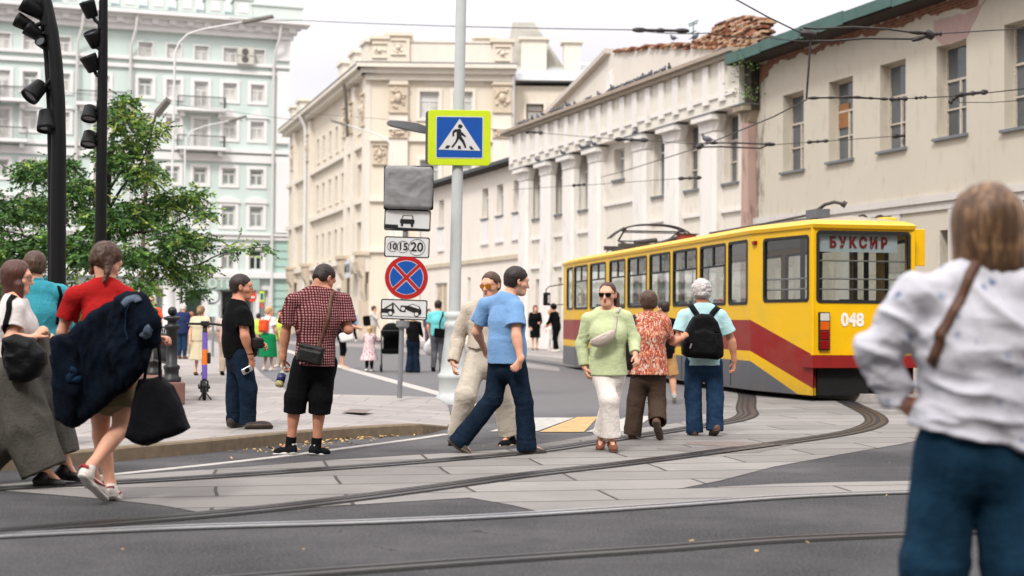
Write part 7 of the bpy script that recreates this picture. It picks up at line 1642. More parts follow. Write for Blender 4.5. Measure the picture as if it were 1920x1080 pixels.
def white_plate(e, w_, h_):
    mb = MB(); flatshape(mb, rrect(-w_, -h_, w_, h_, .03), 0, .012); mb.build("border", SBLK, e); mb = MB(); flatshape(mb, rrect(-w_ + .018, -h_ + .018, w_ - .018, h_ - .018, .022), -.004, 0); mb.build("face", SWHT, e)
white_plate(e, 43.5 * m_, 20 * m_)
K = 1 / 3.374; CC = lambda x, y: (700 + x * K, 300 + y * K)      # traced in a magnified view
def tr(cx, cy, pts): return rel(cx, cy, 1, [CC(*p) for p in pts])
mb = MB(); y0, y1 = -.008, -.004
flatshape(mb, tr(764, 413, [(74, 410), (158, 412), (158, 428), (357, 432), (357, 444), (340, 448), (85, 438), (74, 432)]), y0, y1)
flatshape(mb, tr(764, 413, [(170, 378), (178, 374), (186, 350), (250, 350), (254, 376), (261, 380), (261, 402), (254, 404), (254, 422), (240, 424), (236, 404), (190, 404), (190, 420), (176, 420), (174, 402), (169, 400)]), y0, y1)
mb.build("car_symbol", SBLK, e); mb = MB(); flatshape(mb, tr(764, 413, [(184, 374), (192, 355), (244, 355), (248, 375)]), y0 - .002, y0); mb.build("car_window", SWHT, e)
e = plate("price_plate", 763, 463.5, "white plate with circled 10, 15 and 20"); white_plate(e, 42.5 * m_, 19.5 * m_)
for x, r, t_, ts in ((122, 33, "10", .125), (188, 38, "15", .15), (276, 53, "20", .19)):
    (cx, cz), = tr(763, 463.5, [(x, 551)]); R_ = r * K * m_; mb = MB(); n = 28
    vs = [(cx + rr_ * math.cos(2 * PI * i / n), y_, cz + rr_ * math.sin(2 * PI * i / n)) for rr_, y_ in ((R_, -.004), (R_, -.008), (R_ - .007, -.008), (R_ - .007, -.004)) for i in range(n)]
    mb.add(vs, [(j * n + i, j * n + (i + 1) % n, ((j + 1) % 4) * n + (i + 1) % n, ((j + 1) % 4) * n + i) for j in range(4) for i in range(n)]); rg = mb.build("ring", SBLK, e)
    me = text_mesh(t_, ts, .002, bold=.004); o = new_obj("price", me, SBLK, rg); o.location = (cx, -.007, cz); o.rotation_euler = (PI / 2, 0, 0)
e = plate("no_stopping_sign", 762, 520.5, "round red and blue no stopping sign")
def disc(r, n=44): return [(r * math.cos(2 * PI * i / n), r * math.sin(2 * PI * i / n)) for i in range(n)]
R_ = 41 * m_; mb = MB(); flatshape(mb, disc(R_), .0, .014); mb.build("rim", SWHT, e); mb = MB(); flatshape(mb, disc(R_ - .006), -.003, 0); mb.build("red_disc", SRED, e)
for k in range(4):
    a0 = math.radians(45 + 90 * k); w1, w2 = .035, .020
    def sector(off, R2):
        u = (math.cos(a0), math.sin(a0)); v = (math.cos(a0 + PI / 2), math.sin(a0 + PI / 2)); t0 = math.asin(off / R2); P_ = [(u[0] * off + v[0] * off, u[1] * off + v[1] * off)]
        for t in np.linspace(a0 + t0, a0 + PI / 2 - t0, 12): P_.append((R2 * math.cos(t), R2 * math.sin(t)))
        return P_
    mb = MB(); flatshape(mb, sector(.026, R_ * .78), -.006, -.003); wsec = mb.build("white_edge", SWHT, e); mb = MB(); flatshape(mb, [(x * 1 + .0, z) for x, z in sector(.034, R_ * .755)], -.009, -.006); mb.build("blue_sector", SBLU, wsec)
e = plate("tow_plate", 757.5, 580.5, "white plate with a tow truck lifting a car"); white_plate(e, 43.5 * m_, 19 * m_)
mb = MB(); y0, y1 = -.008, -.004; cc = (757.5, 580.5)
flatshape(mb, tr(*cc, [(54, 944), (118, 944), (118, 904), (128, 904), (128, 944), (134, 950), (134, 972), (54, 970)]), y0, y1)
flatshape(mb, tr(*cc, [(68, 942), (122, 906), (126, 912), (80, 944)]), y0 - .001, y1); flatshape(mb, tr(*cc, [(128, 912), (134, 910), (178, 956), (206, 956), (206, 961), (172, 961)]), y0 - .001, y1)
flatshape(mb, tr(*cc, [(170, 926), (178, 920), (216, 922), (246, 908), (290, 922), (304, 946), (304, 968), (296, 978), (280, 974), (216, 950), (200, 940), (176, 936)]), y0, y1)
flatshape(mb, tr(*cc, [(52, 988), (336, 991), (336, 994), (52, 991)]), y0, y1)
mb.build("tow_symbol", SBLK, e)
for x, y, r in ((109, 972, 15), (188, 942, 16), (274, 973, 15)):
    (cx, cz), = tr(*cc, [(x, y)]); mb = MB(); flatshape(mb, [(cx + a, cz + b) for a, b in disc(r * K * m_ * 1.1, 20)], y0 - .003, y1); mb.build("wheel_symbol", SBLK, e); mb = MB(); flatshape(mb, [(cx + a, cz + b) for a, b in disc(r * K * m_ * .75, 20)], y0 - .005, y0 - .003); mb.build("wheel_hub", SWHT, e)
mb = MB(); flatshape(mb, tr(*cc, [(228, 922), (246, 913), (284, 925), (292, 940)]), y0 - .002, y0); mb.build("car_window", SWHT, e)

# ------------------------------------------------------------------ black poles with spotlights
BPL = mat("black painted steel", (10, 10, 11), .55, .2, 8, .08, 40, spec=.22); SPG = mat("spotlight glass", (60, 62, 66), .1)
def spot(root, org, px, py, Z, r, ln, ax, at):
    c = P(px, py, Z) - org; a = unit(ax); b = perp(a) if "perp" in globals() else None; x = unit(np.cross(a, [.2, 1, .1])); y = np.cross(a, x); vs = []; fs = []; n = 16
    pr_ = [(.62, -.5), (.80, -.44), (1.0, .30), (1.02, .32), (1.02, .5), (.90, .5), (.86, .40)]
    for rr, t in pr_:
        for j in range(n): vs.append(c + a * t * ln + (x * math.cos(2 * PI * j / n) + y * math.sin(2 * PI * j / n)) * r * rr)
    for i in range(len(pr_) - 1):
        for j in range(n): fs.append((i * n + j, i * n + (j + 1) % n, (i + 1) * n + (j + 1) % n, (i + 1) * n + j))
    mb = MB(); mb.add(vs, fs, True); mb.add(vs[:n], [tuple(range(n))[::-1]]); s = mb.build("spotlight", BPL, root)
    mb = MB(); mb.add(vs[-n:], [tuple(range(n))]); mb.build("lens", SPG, s, fix=False)
    q = P(at[0], at[1], Z) - org; mb = MB(); mb.tube([c - a * ln * .1, (c + q) / 2 + [0, 0, -.04], q], .025, 6); mb.tube([q - [0, 0, .05], q + [0, 0, .05]], .05, 8); mb.build("bracket", BPL, s)
def pole_thing(label, pts, Z, w, extra, spots):
    b = P(*pts[-1], Z); b[2] = .12; r = empty("spotlight_pole", tuple(b)); tag(r, label, "lamp post", "black spotlight poles on the pavement")
    pp = [P(x, y, Z) - b for x, y in pts]; pp[-1][2] = 0; mb = MB(); mb.tube(pp[::-1], np.linspace(w, w * .62, len(pp)), 18); mb.build("pole", BPL, r)
    if extra: qq = [P(x, y, Z + .1) - b for x, y in extra]; qq[-1][2] = 0; mb = MB(); mb.tube(qq[::-1], w * .62, 12); mb.build("side_tube", BPL, r)
    mb = MB(); mb.tube([(0, 0, 0), (0, 0, .25)], w * 1.7, 18); mb.build("pole_base", BPL, r)
    for s in spots: spot(r, b, s[0], s[1], Z - .02, s[2], s[3], s[4], s[5])
    return r
ZA = 16.0
pole_thing("thick black curved pole with tilted spotlights, left of the straight one", [(70, -60), (80, -20), (88, 10), (98, 60), (105, 120), (109, 190), (110, 280), (109, 400), (107, 760)], ZA, .092, [(66, -30), (84, 40), (92, 110), (97, 200), (99, 300), (99, 760)],
    [(62, 16, .10, .26, (-.8, -.3, .45), (88, 24)), (46, 44, .085, .20, (-.85, -.2, .45), (86, 40)), (63, 60, .085, .19, (-.75, -.3, .5), (92, 58)), (80, 82, .06, .14, (-.2, -.9, .3), (96, 84)), (67, 170, .105, .24, (-.45, -.5, -.70), (104, 140)), (88, 226, .11, .24, (.1, -.25, -.95), (108, 205))])
ZB = 18.5
pole_thing("slimmer straight black pole with five spotlights in front of the tree trunk", [(196, -60), (194, 0), (193, 100), (191, 250), (189, 400), (186, 740)], ZB, .080, None,
    [(168, 18, .10, .22, (-.3, -.2, .9), (190, 48)), (176, 74, .10, .22, (-.25, -.5, .8), (192, 96)), (171, 119, .11, .22, (-.35, -.3, .85), (190, 148)), (168, 212, .10, .20, (0, -.35, -.9), (188, 196)), (167, 260, .10, .20, (0, -.35, -.9), (188, 244))])
# street lamps further away
PLG = mat('pale enamel', (206, 206, 204), .5, .05, 4, 0)
def street_lamp(label, Z, base, pts, head, w, cone=None, m=GM_):
    b = P(*base, Z); b[2] = 0; r = empty("street_lamp", tuple(b)); tag(r, label, "lamp post", "pale street lamps beyond the square")
    pp = [P(x, y, Z) - b for x, y in pts]; pp[0][2] = 0; mb = MB(); mb.tube(pp, [w * (1 - .5 * i / (len(pp) - 1)) for i in range(len(pp))], 10); mb.build("pole", m, r)
    if cone: mb = MB(); mb.lathe([(w * 6, 0), (w * 6, .8), (w * 4.8, 1.0), (w * 4.0, cone - .2), (w * 4.8, cone - .1), (w * 1.1, cone)], (0, 0, 0), 14); mb.build("base", m, r)
    a, c = P(*head[0], Z) - b, P(*head[1], Z) - b; d = c - a; mb = MB(); mb.prism([a + [0, -.2, -.05], a + [0, -.2, .05], c + [0, -.2, .04], c + [0, -.2, -.03]], (0, .4, 0)); mb.build("lamp_head", mat("dark lamp head", (124, 120, 114), .6), r)
    return r
street_lamp("white street lamp with a tall curved arm behind the tree", 56, (316, 626), [(316, 626), (318, 500), (325, 240), (328, 100), (336, 80), (352, 64), (380, 55), (440, 44), (460, 40)], ((455, 42), (512, 31)), .055, 3.2, PLG)
street_lamp("smaller white street lamp with a curved arm before the mint building", 82, (344, 622), [(344, 622), (346, 450), (347, 275), (350, 258), (362, 244), (385, 236), (432, 226)], ((430, 227), (462, 218)), .055, None, PLG)
street_lamp("pale street lamp with an arm reaching left before the beige building", 70, (737, 630), [(737, 630), (737, 420), (736, 285), (731, 268), (716, 256), (690, 246), (650, 234)], ((652, 235), (620, 226)), .055, None, PLG)
street_lamp("slim post with a dark lamp head rising out of the tree crown", 30, (262, 640), [(262, 640), (270, 400), (284, 240), (292, 216)], ((294, 214), (316, 188)), .05, None, mat("brown post", (92, 76, 62), .7))
# traffic signs across the square
def far_sign(label, px, base, Z, make):
    b = P(px, base, Z); b[2] = 0; r = empty("traffic_sign", tuple(b)); tag(r, label, "sign"); make(r, b, Z / FPX); return r
def no_entry(r, b, m):
    c = P(472, 557, 48) - b; mb = MB(); mb.tube([(0, 0, 0), (c[0], .05, c[2] + .1)], .04, 8); mb.build("post", LGR, r); mb = MB(); mb.prism([c + [x, 0, z] for x, z in disc(9.2 * m, 24)], (0, .02, 0)); d_ = mb.build("disc", mat("faded red", (196, 62, 40), .5), r); mb = MB(); mb.prism([c + [x, -.01, z] for x, z in rrect(-6 * m, -1.8 * m, 6 * m, 1.8 * m, .5 * m)], (0, .009, 0)); mb.build("white_bar", SWHT, d_)
far_sign("small round red no entry sign beyond the black t-shirt man", 472, 625, 48, no_entry)
def far_cross(r, b, m):
    c = P(491, 556, 60) - b; mb = MB(); mb.tube([(0, 0, 0), (c[0], .05, c[2] + .3)], .04, 8); mb.build("post", LGR, r); mb = MB(); mb.box((c[0] - 4.5 * m, 0, c[2] - 10 * m), (c[0] + 4.5 * m, .03, c[2] + 10 * m)); d_ = mb.build("frame", SYEL, r); mb = MB(); mb.box((c[0] - 2.5 * m, -.01, c[2] - 6 * m), (c[0] + 2.5 * m, -.001, c[2] + 6 * m)); mb.build("blue_field", SBLU, d_); mb = MB(); mb.box((c[0] - 3 * m, 0, c[2] - 21 * m), (c[0] + 3 * m, .03, c[2] - 12 * m)); mb.build("lower_plate", mat("faded red", (196, 62, 40)), r)
far_sign("narrow yellow framed crossing sign seen edge-on before the mint building", 491, 622, 60, far_cross)
def back_sign(r, b, m):
    c = P(399, 556, 44) - b; mb = MB(); mb.tube([(0, 0, 0), (c[0], .06, c[2])], .04, 8); mb.build("post", LGR, r); mb = MB(); mb.prism([c + [x, 0, z] for x, z in rrect(-13 * m, -13 * m, 13 * m, 13 * m, 10 * m)], (0, .03, 0)); mb.build("disc", LGR, r); mb = MB(); mb.prism([c + [x, -.01, z] for x, z in rrect(-10.5 * m, -10.5 * m, 10.5 * m, 10.5 * m, 8 * m)], (0, .009, 0)); mb.build("face", mat("pale sign face", (196, 206, 200), .5), r); mb = MB(); mb.box((c[0] - 10 * m, 0, c[2] - 38 * m), (c[0] + 11 * m, .2, c[2] - 15 * m)); mb.build("cabinet", mat("pale cabinet", (190, 202, 196), .6), r)
far_sign("rounded pale sign with dark rim above a cabinet, left of black t-shirt man", 399, 630, 44, back_sign)

# ------------------------------------------------------------------ fence and scooter
CIR = mat("black cast iron", (20, 20, 22), .45, .2, 20, .15, 60); PGR = mat("reddish granite", (118, 84, 74), .8, .2, 30, .3, 90)
f0 = G(322, 719, .40); ZF = 19.4; f0 = P(321.5, 716, ZF); f0[2] = .12; fd = unit(np.array([P(286, 700, 22.0)[0] - f0[0], 22.0 - ZF, 0]))
FEN = empty("iron_fence", tuple(f0), math.atan2(fd[1], fd[0])); tag(FEN, "black cast iron fence with ball-topped posts on a reddish granite kerb", "fence")
H0 = .30
def fpost(x):
    mb = MB(); mb.lathe([(0.130, H0), (0.130, H0 + .06), (0.098, H0 + .08), (0.098, H0 + .16), (0.111, H0 + .18), (0.111, H0 + .22), (0.075, H0 + .24), (0.075, H0 + .70), (0.104, H0 + .72), (0.104, H0 + .77), (0.065, H0 + .79), (0.065, H0 + .83), (0.117, H0 + .85), (0.117, H0 + .88), (0.058, H0 + .90)], (x, 0, 0), 14); mb.lathe([(.062 * math.sin(t) + .001, H0 + .96 - .066 * math.cos(t)) for t in np.linspace(0, PI, 9)], (x, 0, 0), 14); mb.build("post", CIR, FEN)
for x in (0, 2.6, 5.2): fpost(x)
for x0 in (0, 2.6):
    mb = MB(); a, b_ = x0 + .07, x0 + 2.53
    for z in (.22, .62, .72): mb.box((a, -.02, H0 + z), (b_, .02, H0 + z + .03))
    n = 26
    for i in range(n): t = a + (b_ - a) * i / (n - 1); mb.tube([(t, 0, H0 + .24), (t + (.10 if i < n - 1 else 0), 0, H0 + .62)], .009, 5); mb.tube([(t + (.10 if i < n - 1 else 0), .001, H0 + .24), (t, .001, H0 + .62)], .009, 5)
    for i in range(9): t = a + .1 + (b_ - a - .2) * i / 8; mb.tube([(t + .045 * math.cos(q), 0, H0 + .685 + .03 * math.sin(q)) for q in np.linspace(0, 2 * PI, 10)], .008, 5)
    mb.build("lattice_panel", CIR, FEN)
mb = MB(); mb.box((-.22, -.16, 0), (5.5, .16, H0)); mb.build("granite_kerb", PGR, FEN, bevel=.015)

s0 = P(383, 748, 20.3); s0[2] = .12; SCO = empty("electric_scooter", tuple(s0), math.radians(8)); tag(SCO, "parked electric scooter with a purple and orange stem on the pavement", "scooter")
PUR = mat("purple enamel", (104, 84, 168), .45, .08, 8); ORG = mat("orange enamel", (222, 110, 34), .45, .08, 8); SB = mat("black scooter plastic", (26, 26, 28), .6, .2, 20)
def wheel(mb, c, r, w_, n=22):
    vs = []; pr_ = [(r * .5, -w_ * .7), (r * .82, -w_), (r * .96, -w_ * .7), (r, 0), (r * .96, w_ * .7), (r * .82, w_), (r * .5, w_ * .7)]
    for rr, h in pr_:
        for j in range(n): t = 2 * PI * j / n; vs.append((c[0] + h, c[1] + rr * math.cos(t), c[2] + rr * math.sin(t)))
    mb.add(vs, [(i * n + j, i * n + (j + 1) % n, (i + 1) * n + (j + 1) % n, (i + 1) * n + j) for i in range(len(pr_) - 1) for j in range(n)], True); mb.add(vs[:n], [tuple(range(n))]); mb.add(vs[-n:], [tuple(range(n))])
SCO.rotation_euler = (0, 0, math.radians(13))
for y_ in (0, .95):
    mb = MB(); wheel(mb, (0, y_, .118), .118, .028); wq = mb.build("wheel", RUB, SCO); mb = MB(); wheel(mb, (0, y_, .118), .065, .032); mb.build("wheel_hub", LGR, wq)
mb = MB(); mb.tube([(-.045, 0, .118), (-.045, .02, .27), (0, .03, .30)], .016, 6); mb.tube([(.045, 0, .118), (.045, .02, .27), (0, .03, .30)], .016, 6); mb.tube([(.0, -.12, .20), (0, -.08, .245), (0, .0, .262), (0, .08, .245), (0, .12, .20)], .022, 6); mb.tube([(-.07, .1, 0), (0, .12, .14), (.10, .14, 0)], .012, 6); mb.build("fork", SB, SCO)
mb = MB(); mb.box((-.085, .14, .15), (.085, .84, .20)); mb.build("deck", SB, SCO, bevel=.02)
for z0_, z1_, m1 in ((.30, .50, PUR), (.50, .72, ORG), (.72, .97, PUR)): mb = MB(); mb.tube([(0, .03 + (z0_ - .3) * .12, z0_), (0, .03 + (z1_ - .3) * .12, z1_)], .038, 12); mb.build("stem", m1, SCO)
mb = MB(); mb.tube([(0, .11, .97), (0, .125, 1.08)], .035, 10); mb.box((-.06, .06, 1.06), (.06, .18, 1.13)); mb.build("display", SB, SCO, bevel=.015)
mb = MB(); mb.tube([(-.26, .16, 1.09), (-.1, .12, 1.09), (.1, .12, 1.09), (.26, .16, 1.07)], .018, 8); mb.build("handlebar", SB, SCO); mb = MB(); mb.box((.035, .06, .52), (.085, .13, .68)); mb.build("lock_box", SB, SCO, bevel=.015)

# ------------------------------------------------------------------ tree
LF = [mat("deep green leaf", (48, 82, 34), .7, .3, 3, 0), mat("green leaf", (78, 116, 48), .7, .25, 3, 0), mat("sunlit-tone leaf", (132, 158, 66), .7, .25, 3, 0), mat("dry seed cluster", (158, 166, 80), .8, .25, 3, 0)]  # the yellow-green slot carries sunlit leaf ends in its colour
for m_l in LF:
    m_l.node_tree.nodes["Principled BSDF"].inputs["Transmission Weight"].default_value = 0.0
BARK = mat("dark bark", (44, 38, 34), .95, .3, 8, .8, 14, .02, stretch=(1, 1, .3))
ZT = 25.0; rs = random.Random(21); t0 = P(196, 700, ZT); t0[2] = .12
TREE = empty("ash_tree", tuple(t0)); tag(TREE, "green ash tree with drooping feathery leaves behind the black poles", "tree")
def tw(px, py, dz=0): return P(px, py, ZT + dz) - t0
mb = MB(); root = np.zeros(3)
limbs = [[(196, 640), (198, 480), (200, 380), (206, 300), (216, 240), (232, 180)], [(198, 500, 0), (160, 420, .3), (110, 360, .6), (60, 330, .6)], [(198, 520, 0), (120, 480, -.5), (40, 440, -.8), (-30, 430, -.8)], [(199, 470, 0), (240, 440, -.3), (300, 430, -.6), (360, 400, -.8), (380, 392, -.8)],
         [(199, 490, 0), (250, 480, .4), (310, 490, .6), (360, 500, .6), (420, 474, .5), (500, 462, .4)], [(200, 400, 0), (230, 350, -.4), (262, 310, -.7), (285, 250, -.8)], [(200, 430, 0), (170, 350, .5), (140, 320, .8), (112, 300, .8)], [(202, 360, 0), (240, 300, .5), (262, 250, .6)], [(310, 490, .6), (350, 520, .6), (368, 545, .6)], [(60, 440, -.6), (20, 480, -.7), (-20, 520, -.7)]]
for k, l in enumerate(limbs):
    pts = smooth_line([tw(*q) for q in l], 16); w0 = .115 if k == 0 else .030; ww = np.linspace(w0, .008, len(pts))
    if k == 0: pts[0][2] = 0
    mb.tube(pts, ww, 8)
trunk_mb = mb
clumps = [(235, 188, 20, 16, .3), (228, 225, 36, 40, .5), (258, 262, 34, 36, .6), (292, 236, 20, 12, .5), (212, 292, 46, 60, .1), (270, 322, 44, 56, .4), (62, 322, 40, 56, .0), (112, 312, 34, 40, .0), (24, 392, 46, 66, .0), (88, 392, 46, 76, .0), (150, 356, 44, 70, .1), (196, 412, 48, 84, .0), (262, 400, 48, 84, .2), (322, 376, 34, 44, .3), (360, 366, 24, 26, .3), (382, 398, 14, 12, .3), (330, 446, 44, 62, .1), (370, 452, 26, 30, .1), (302, 492, 40, 50, .1), (350, 512, 28, 32, .1), (18, 470, 46, 76, .0), (92, 462, 46, 80, .0), (160, 470, 46, 76, .0), (240, 480, 36, 46, .1), (445, 468, 16, 6, .1), (492, 462, 13, 4, .2), (364, 545, 16, 11, .0), (-40, 440, 46, 70, .0), (30, 540, 40, 40, .0), (140, 536, 40, 30, .1), (270, 530, 26, 20, .3), (384, 500, 14, 7, .2)]
lm_ = MB()
def leaflet(p, d, L, rs, mi):
    n = np.cross(d, [rs.gauss(0, 1), rs.gauss(0, 1), rs.gauss(0, .6)]); n = n / (np.linalg.norm(n) + 1e-6); s = n * L * .24; lm_.cur = mi
    lm_.add([p, p + d * L * .45 + s, p + d * L, p + d * L * .45 - s], [(0, 1, 2, 3)])
sx = ZT / FPX
for px, py, r, n, yel in clumps:
    c = tw(px, py, rs.uniform(-.9, .9)); R_ = r * sx * 1.0
    for _ in range(int(n * 3.1)):
        while True:
            q = np.array([rs.uniform(-1, 1), rs.uniform(-1, 1), rs.uniform(-1, 1)])
            if np.linalg.norm(q) < 1: break
        q = q * (.55 + .45 * rs.random()); p = c + q * np.array([R_, R_ * 1.1, R_ * .85])
        d = unit(np.array([q[0] * 1.1 + rs.gauss(0, .5), q[1] + rs.gauss(0, .5), -.35 + rs.gauss(0, .4)])); Lr = rs.uniform(.16, .28)
        sd_ = unit(np.cross(d, [0, 0, 1]) + np.array([rs.gauss(0, .3)] * 3)); mi = 3 if rs.random() < yel * .16 else (2 if rs.random() < yel * .6 + .06 else (1 if rs.random() < .55 else 0))
        for t in (.2, .45, .7, .92):
            for s in (-1, 1): leaflet(p + d * Lr * t, unit(d * .75 + sd_ * s + np.array([0, 0, rs.uniform(-.35, .1)])), rs.uniform(.065, .10) * (1.1 - .3 * t), rs, mi)
        leaflet(p + d * Lr, d, .08, rs, mi)
trunk_mb.build("trunk", BARK, TREE); lm_.build("crown", LF, TREE, fix=False)
# bushes behind the people at the left
rs = random.Random(8); SH = MB(); b0_ = P(60, 640, 31); b0_[2] = .12
for px, py, r, n in ((-60, 560, 60, 260), (20, 580, 55, 300), (100, 575, 50, 260), (170, 585, 45, 200), (235, 590, 40, 130)):
    c = P(px, py, 31) - b0_; R_ = r * 31 / FPX
    for _ in range(n * 5):
        q = np.array([rs.gauss(0, .5), rs.gauss(0, .5), rs.gauss(0, .5)]); p = c + q * R_; a = np.array([rs.gauss(0, 1), rs.gauss(0, 1), rs.gauss(0, .6)]); a = unit(a) * rs.uniform(.05, .09); b = unit(np.cross(a, [rs.gauss(0, 1), rs.gauss(0, 1), 1])) * .03; SH.cur = rs.choice((0, 0, 1, 2)); SH.add([p - a, p - b, p + a, p + b], [(0, 1, 2, 3)])
HD = empty("hedge", tuple(b0_)); SH.build("foliage", LF, HD, fix=False); mb = MB()
for px in (-60, 20, 100, 170, 235): q = P(px, 640, 31) - b0_; q[2] = 0; c = P(px, 580, 31) - b0_; mb.tube([q, c], .04, 6)
mb.build("stem", BARK, HD); tag(HD, "leafy green hedge under the tree at the left", "hedge")

# ------------------------------------------------------------------ overhead wires
WIR = mat("black wire", (30, 28, 28), .6, .1, 5, 0); INS = mat("dark insulator", (34, 27, 27), .5, .2, 30, 0)
def wire(label, pts, r, thick=(), sag=0.0):
    q = [P(x, y, Z) for x, y, Z in pts]; o = q[0]; mb = MB(); L = []
    for a, b in zip(q, q[1:]):
        for t in np.linspace(0, 1, 9)[:-1]: p = a + (b - a) * t; p[2] -= sag * 4 * t * (1 - t) * .25; L.append(p - o)
    L.append(q[-1] - o); mb.tube(L, r, 6); w_ = mb.build("overhead_wire", WIR, None, loc=tuple(o)); tag(w_, label, "wire", "overhead tram wires")
    for t in thick:
        a, b = P(t[0], t[1], t[4]) - o, P(t[2], t[3], t[4]) - o; mb = MB(); n = 7
        mb.tube([a + (b - a) * k / 12 for k in range(13)], [t[5] * (1.0 if k in (1, 2, 6, 10, 11) else .55) for k in range(13)], 8); mb.build("insulator", INS, w_)
    return w_
wire("long thin wire crossing the sky above the beige and columned buildings", [(430, 34, 60), (560, 38, 55), (1185, 56, 38), (1330, 62, 36), (1440, 70, 35), (1560, 76, 33)], .014, [(1186, 56, 1292, 58, 38, .07)], .2)
wire("thick wire slanting down to the upper bracket at the top right", [(1360, -12, 26), (1440, 32, 26), (1502, 62, 26)], .014)
def bracket(label, pts, r, Z, extra=()):
    o = P(*pts[0][0], Z); mb = MB()
    for l in pts: mb.tube([P(x, y, Z) - o for x, y in l], r, 8)
    b = mb.build("wire_bracket", INS, None, loc=tuple(o)); tag(b, label, "bracket", "wire brackets")
    for x0, y0, x1, y1, rr in extra: mb = MB(); mb.tube([P(x0, y0, Z) - o, P((x0 + x1) / 2, (y0 + y1) / 2, Z) - o, P(x1, y1, Z) - o], [rr * .6, rr, rr * .6], 8); mb.build("insulator", INS, b)
bracket("upper double-rod wire bracket in front of the plain building", [[(1506, 52), (1530, 54), (1600, 51), (1660, 54), (1706, 60), (1745, 65)], [(1512, 77), (1560, 77), (1620, 72), (1708, 73), (1745, 66)], [(1500, 55), (1530, 72)], [(1506, 68), (1535, 60)], [(1520, 75), (1516, 130), (1512, 185)]], .020, 26, [(1500, 62, 1530, 66, .09), (1736, 58, 1750, 72, .09), (1706, 60, 1735, 62, .045), (1710, 76, 1738, 68, .045)])
wire("wire running right from the upper bracket across the plain building", [(1746, 66, 26), (1765, 63, 26), (1860, 57, 25), (1960, 52, 24)], .010, [(1746, 64, 1766, 63, 26, .05)])
wire("wire on a rod crossing the windows of the plain building", [(1513, 185, 26), (1560, 183, 26), (1665, 186, 26), (1720, 184, 25.6), (1800, 180, 25), (1950, 163, 24)], .010, [(1515, 184, 1600, 182, 26, .03), (1600, 182, 1665, 186, 26, .03), (1668, 186, 1702, 185, 26, .045), (1796, 178, 1852, 172, 25, .05), (1715, 184, 1738, 182, 25.6, .035)])
wire("lower wire running from the dark fitting to the right edge", [(1790, 180, 25), (1800, 192, 25), (1860, 192, 24.8), (1950, 186, 24)], .007, [(1780, 194, 1796, 178, 25, .05)])
wire("contact wire running down the street from the rod past the columns", [(1512, 187, 26), (1450, 219, 29), (1312, 276, 38), (1170, 321, 50), (1100, 339, 58), (968, 365, 70), (800, 400, 95)], .014, [(1112, 335, 1150, 322, 55, .06), (950, 368, 972, 352, 70, .14)])
bracket("lower double-rod wire bracket in front of the columns", [[(1312, 276), (1320, 268), (1380, 268), (1430, 270), (1453, 271)], [(1312, 276), (1350, 275), (1425, 278), (1440, 272), (1453, 271)]], .022, 38, [(1306, 278, 1318, 270, .09), (1434, 270, 1453, 271, .06), (1330, 268, 1345, 268, .05)])
wire("wire with fittings running from the lower bracket to the plain wall", [(1453, 271, 38), (1515, 267, 37.5), (1672, 256, 37), (1724, 252, 36.9)], .010, [(1513, 267, 1553, 264, 37.5, .05), (1673, 256, 1722, 253, 37, .06)])
wire("thin wire running left from the lower bracket past the cornice", [(1312, 271, 38), (1210, 263, 42), (1154, 261, 45), (1000, 248, 56), (900, 240, 64), (700, 222, 85), (540, 210, 105)], .012, [(1153, 261, 1215, 263, 44, .07), (985, 247, 1018, 249, 56, .08)])
wire("short wire with fittings in front of the pillars", [(1316, 333, 43), (1272, 335, 44), (1100, 347, 50), (1072, 348, 51), (960, 356, 60)], .010, [(1272, 335, 1315, 333, 44, .06), (1073, 348, 1098, 346, 51, .06)])
wire("faint wire across the upper floors of the mint building", [(-40, 160, 90), (200, 180, 90), (400, 205, 92), (560, 226, 95)], .016)

# ------------------------------------------------------------------ pigeons
c0 = np.zeros(3)
pgf = U(ell((0, 0, .07), ((1, 0, .25), (0, 1, 0), (-.25, 0, 1)), (.115, .055, .06)), cone((.07, 0, .10), (.10, 0, .155), .035, .026), ell((.105, 0, .165), ((1, 0, 0), (0, 1, 0), (0, 0, 1)), (.03, .024, .026)), cone((.125, 0, .163), (.150, 0, .155), .008, .004), econe((-.09, 0, .055), (-.19, 0, .03), (.03, .012), (.028, .008), (.2, 0, 1)), cone((.01, .02, .03), (.01, .02, -.005), .008, .006), cone((.01, -.02, .03), (.01, -.02, -.005), .008, .006), k=.02)
PGM = mat("grey pigeon feathers", (64, 66, 76), .8, .4, 9, .2, 60, col2=(112, 112, 120)); pme = mesh_sdf(pgf, (-.25, -.1, -.03), (.2, .1, .23), .012, "pigeon"); pme.materials.append(PGM)
rs = random.Random(2)
def pigeon(p, lab, grp, s=1.0, rz=None):
    o = bpy.data.objects.new("pigeon", pme); COL.objects.link(o); o.location = tuple(p); o.rotation_euler = (0, 0, rs.uniform(0, 6.3) if rz is None else rz); o.scale = (s,) * 3; tag(o, lab, "pigeon", grp)
ORD = ["first", "second", "third", "fourth", "fifth", "sixth", "seventh", "eighth", "ninth", "tenth", "eleventh", "twelfth", "thirteenth", "fourteenth", "fifteenth", "sixteenth", "seventeenth", "eighteenth", "nineteenth", "twentieth", "twenty-first", "twenty-second", "twenty-third", "twenty-fourth"]
xsP = [65, 105, 140, 180, 215, 275, 300, 325, 385, 425, 518, 590, 670, 690, 722, 765, 803, 845, 875, 908, 935, 980, 1025, 1065]
for k, x in enumerate(xsP):
    uu = FC.uz(960 + x / 3.6, 200, yF - .2)[0]; p = FC.O + FC.U * uu + FC.In * (yF - .22); pigeon((p[0], p[1], zP), f"{ORD[k]} grey pigeon from the left on the cornice under the gable", "pigeons on the cornice", rs.uniform(1.0, 1.35))
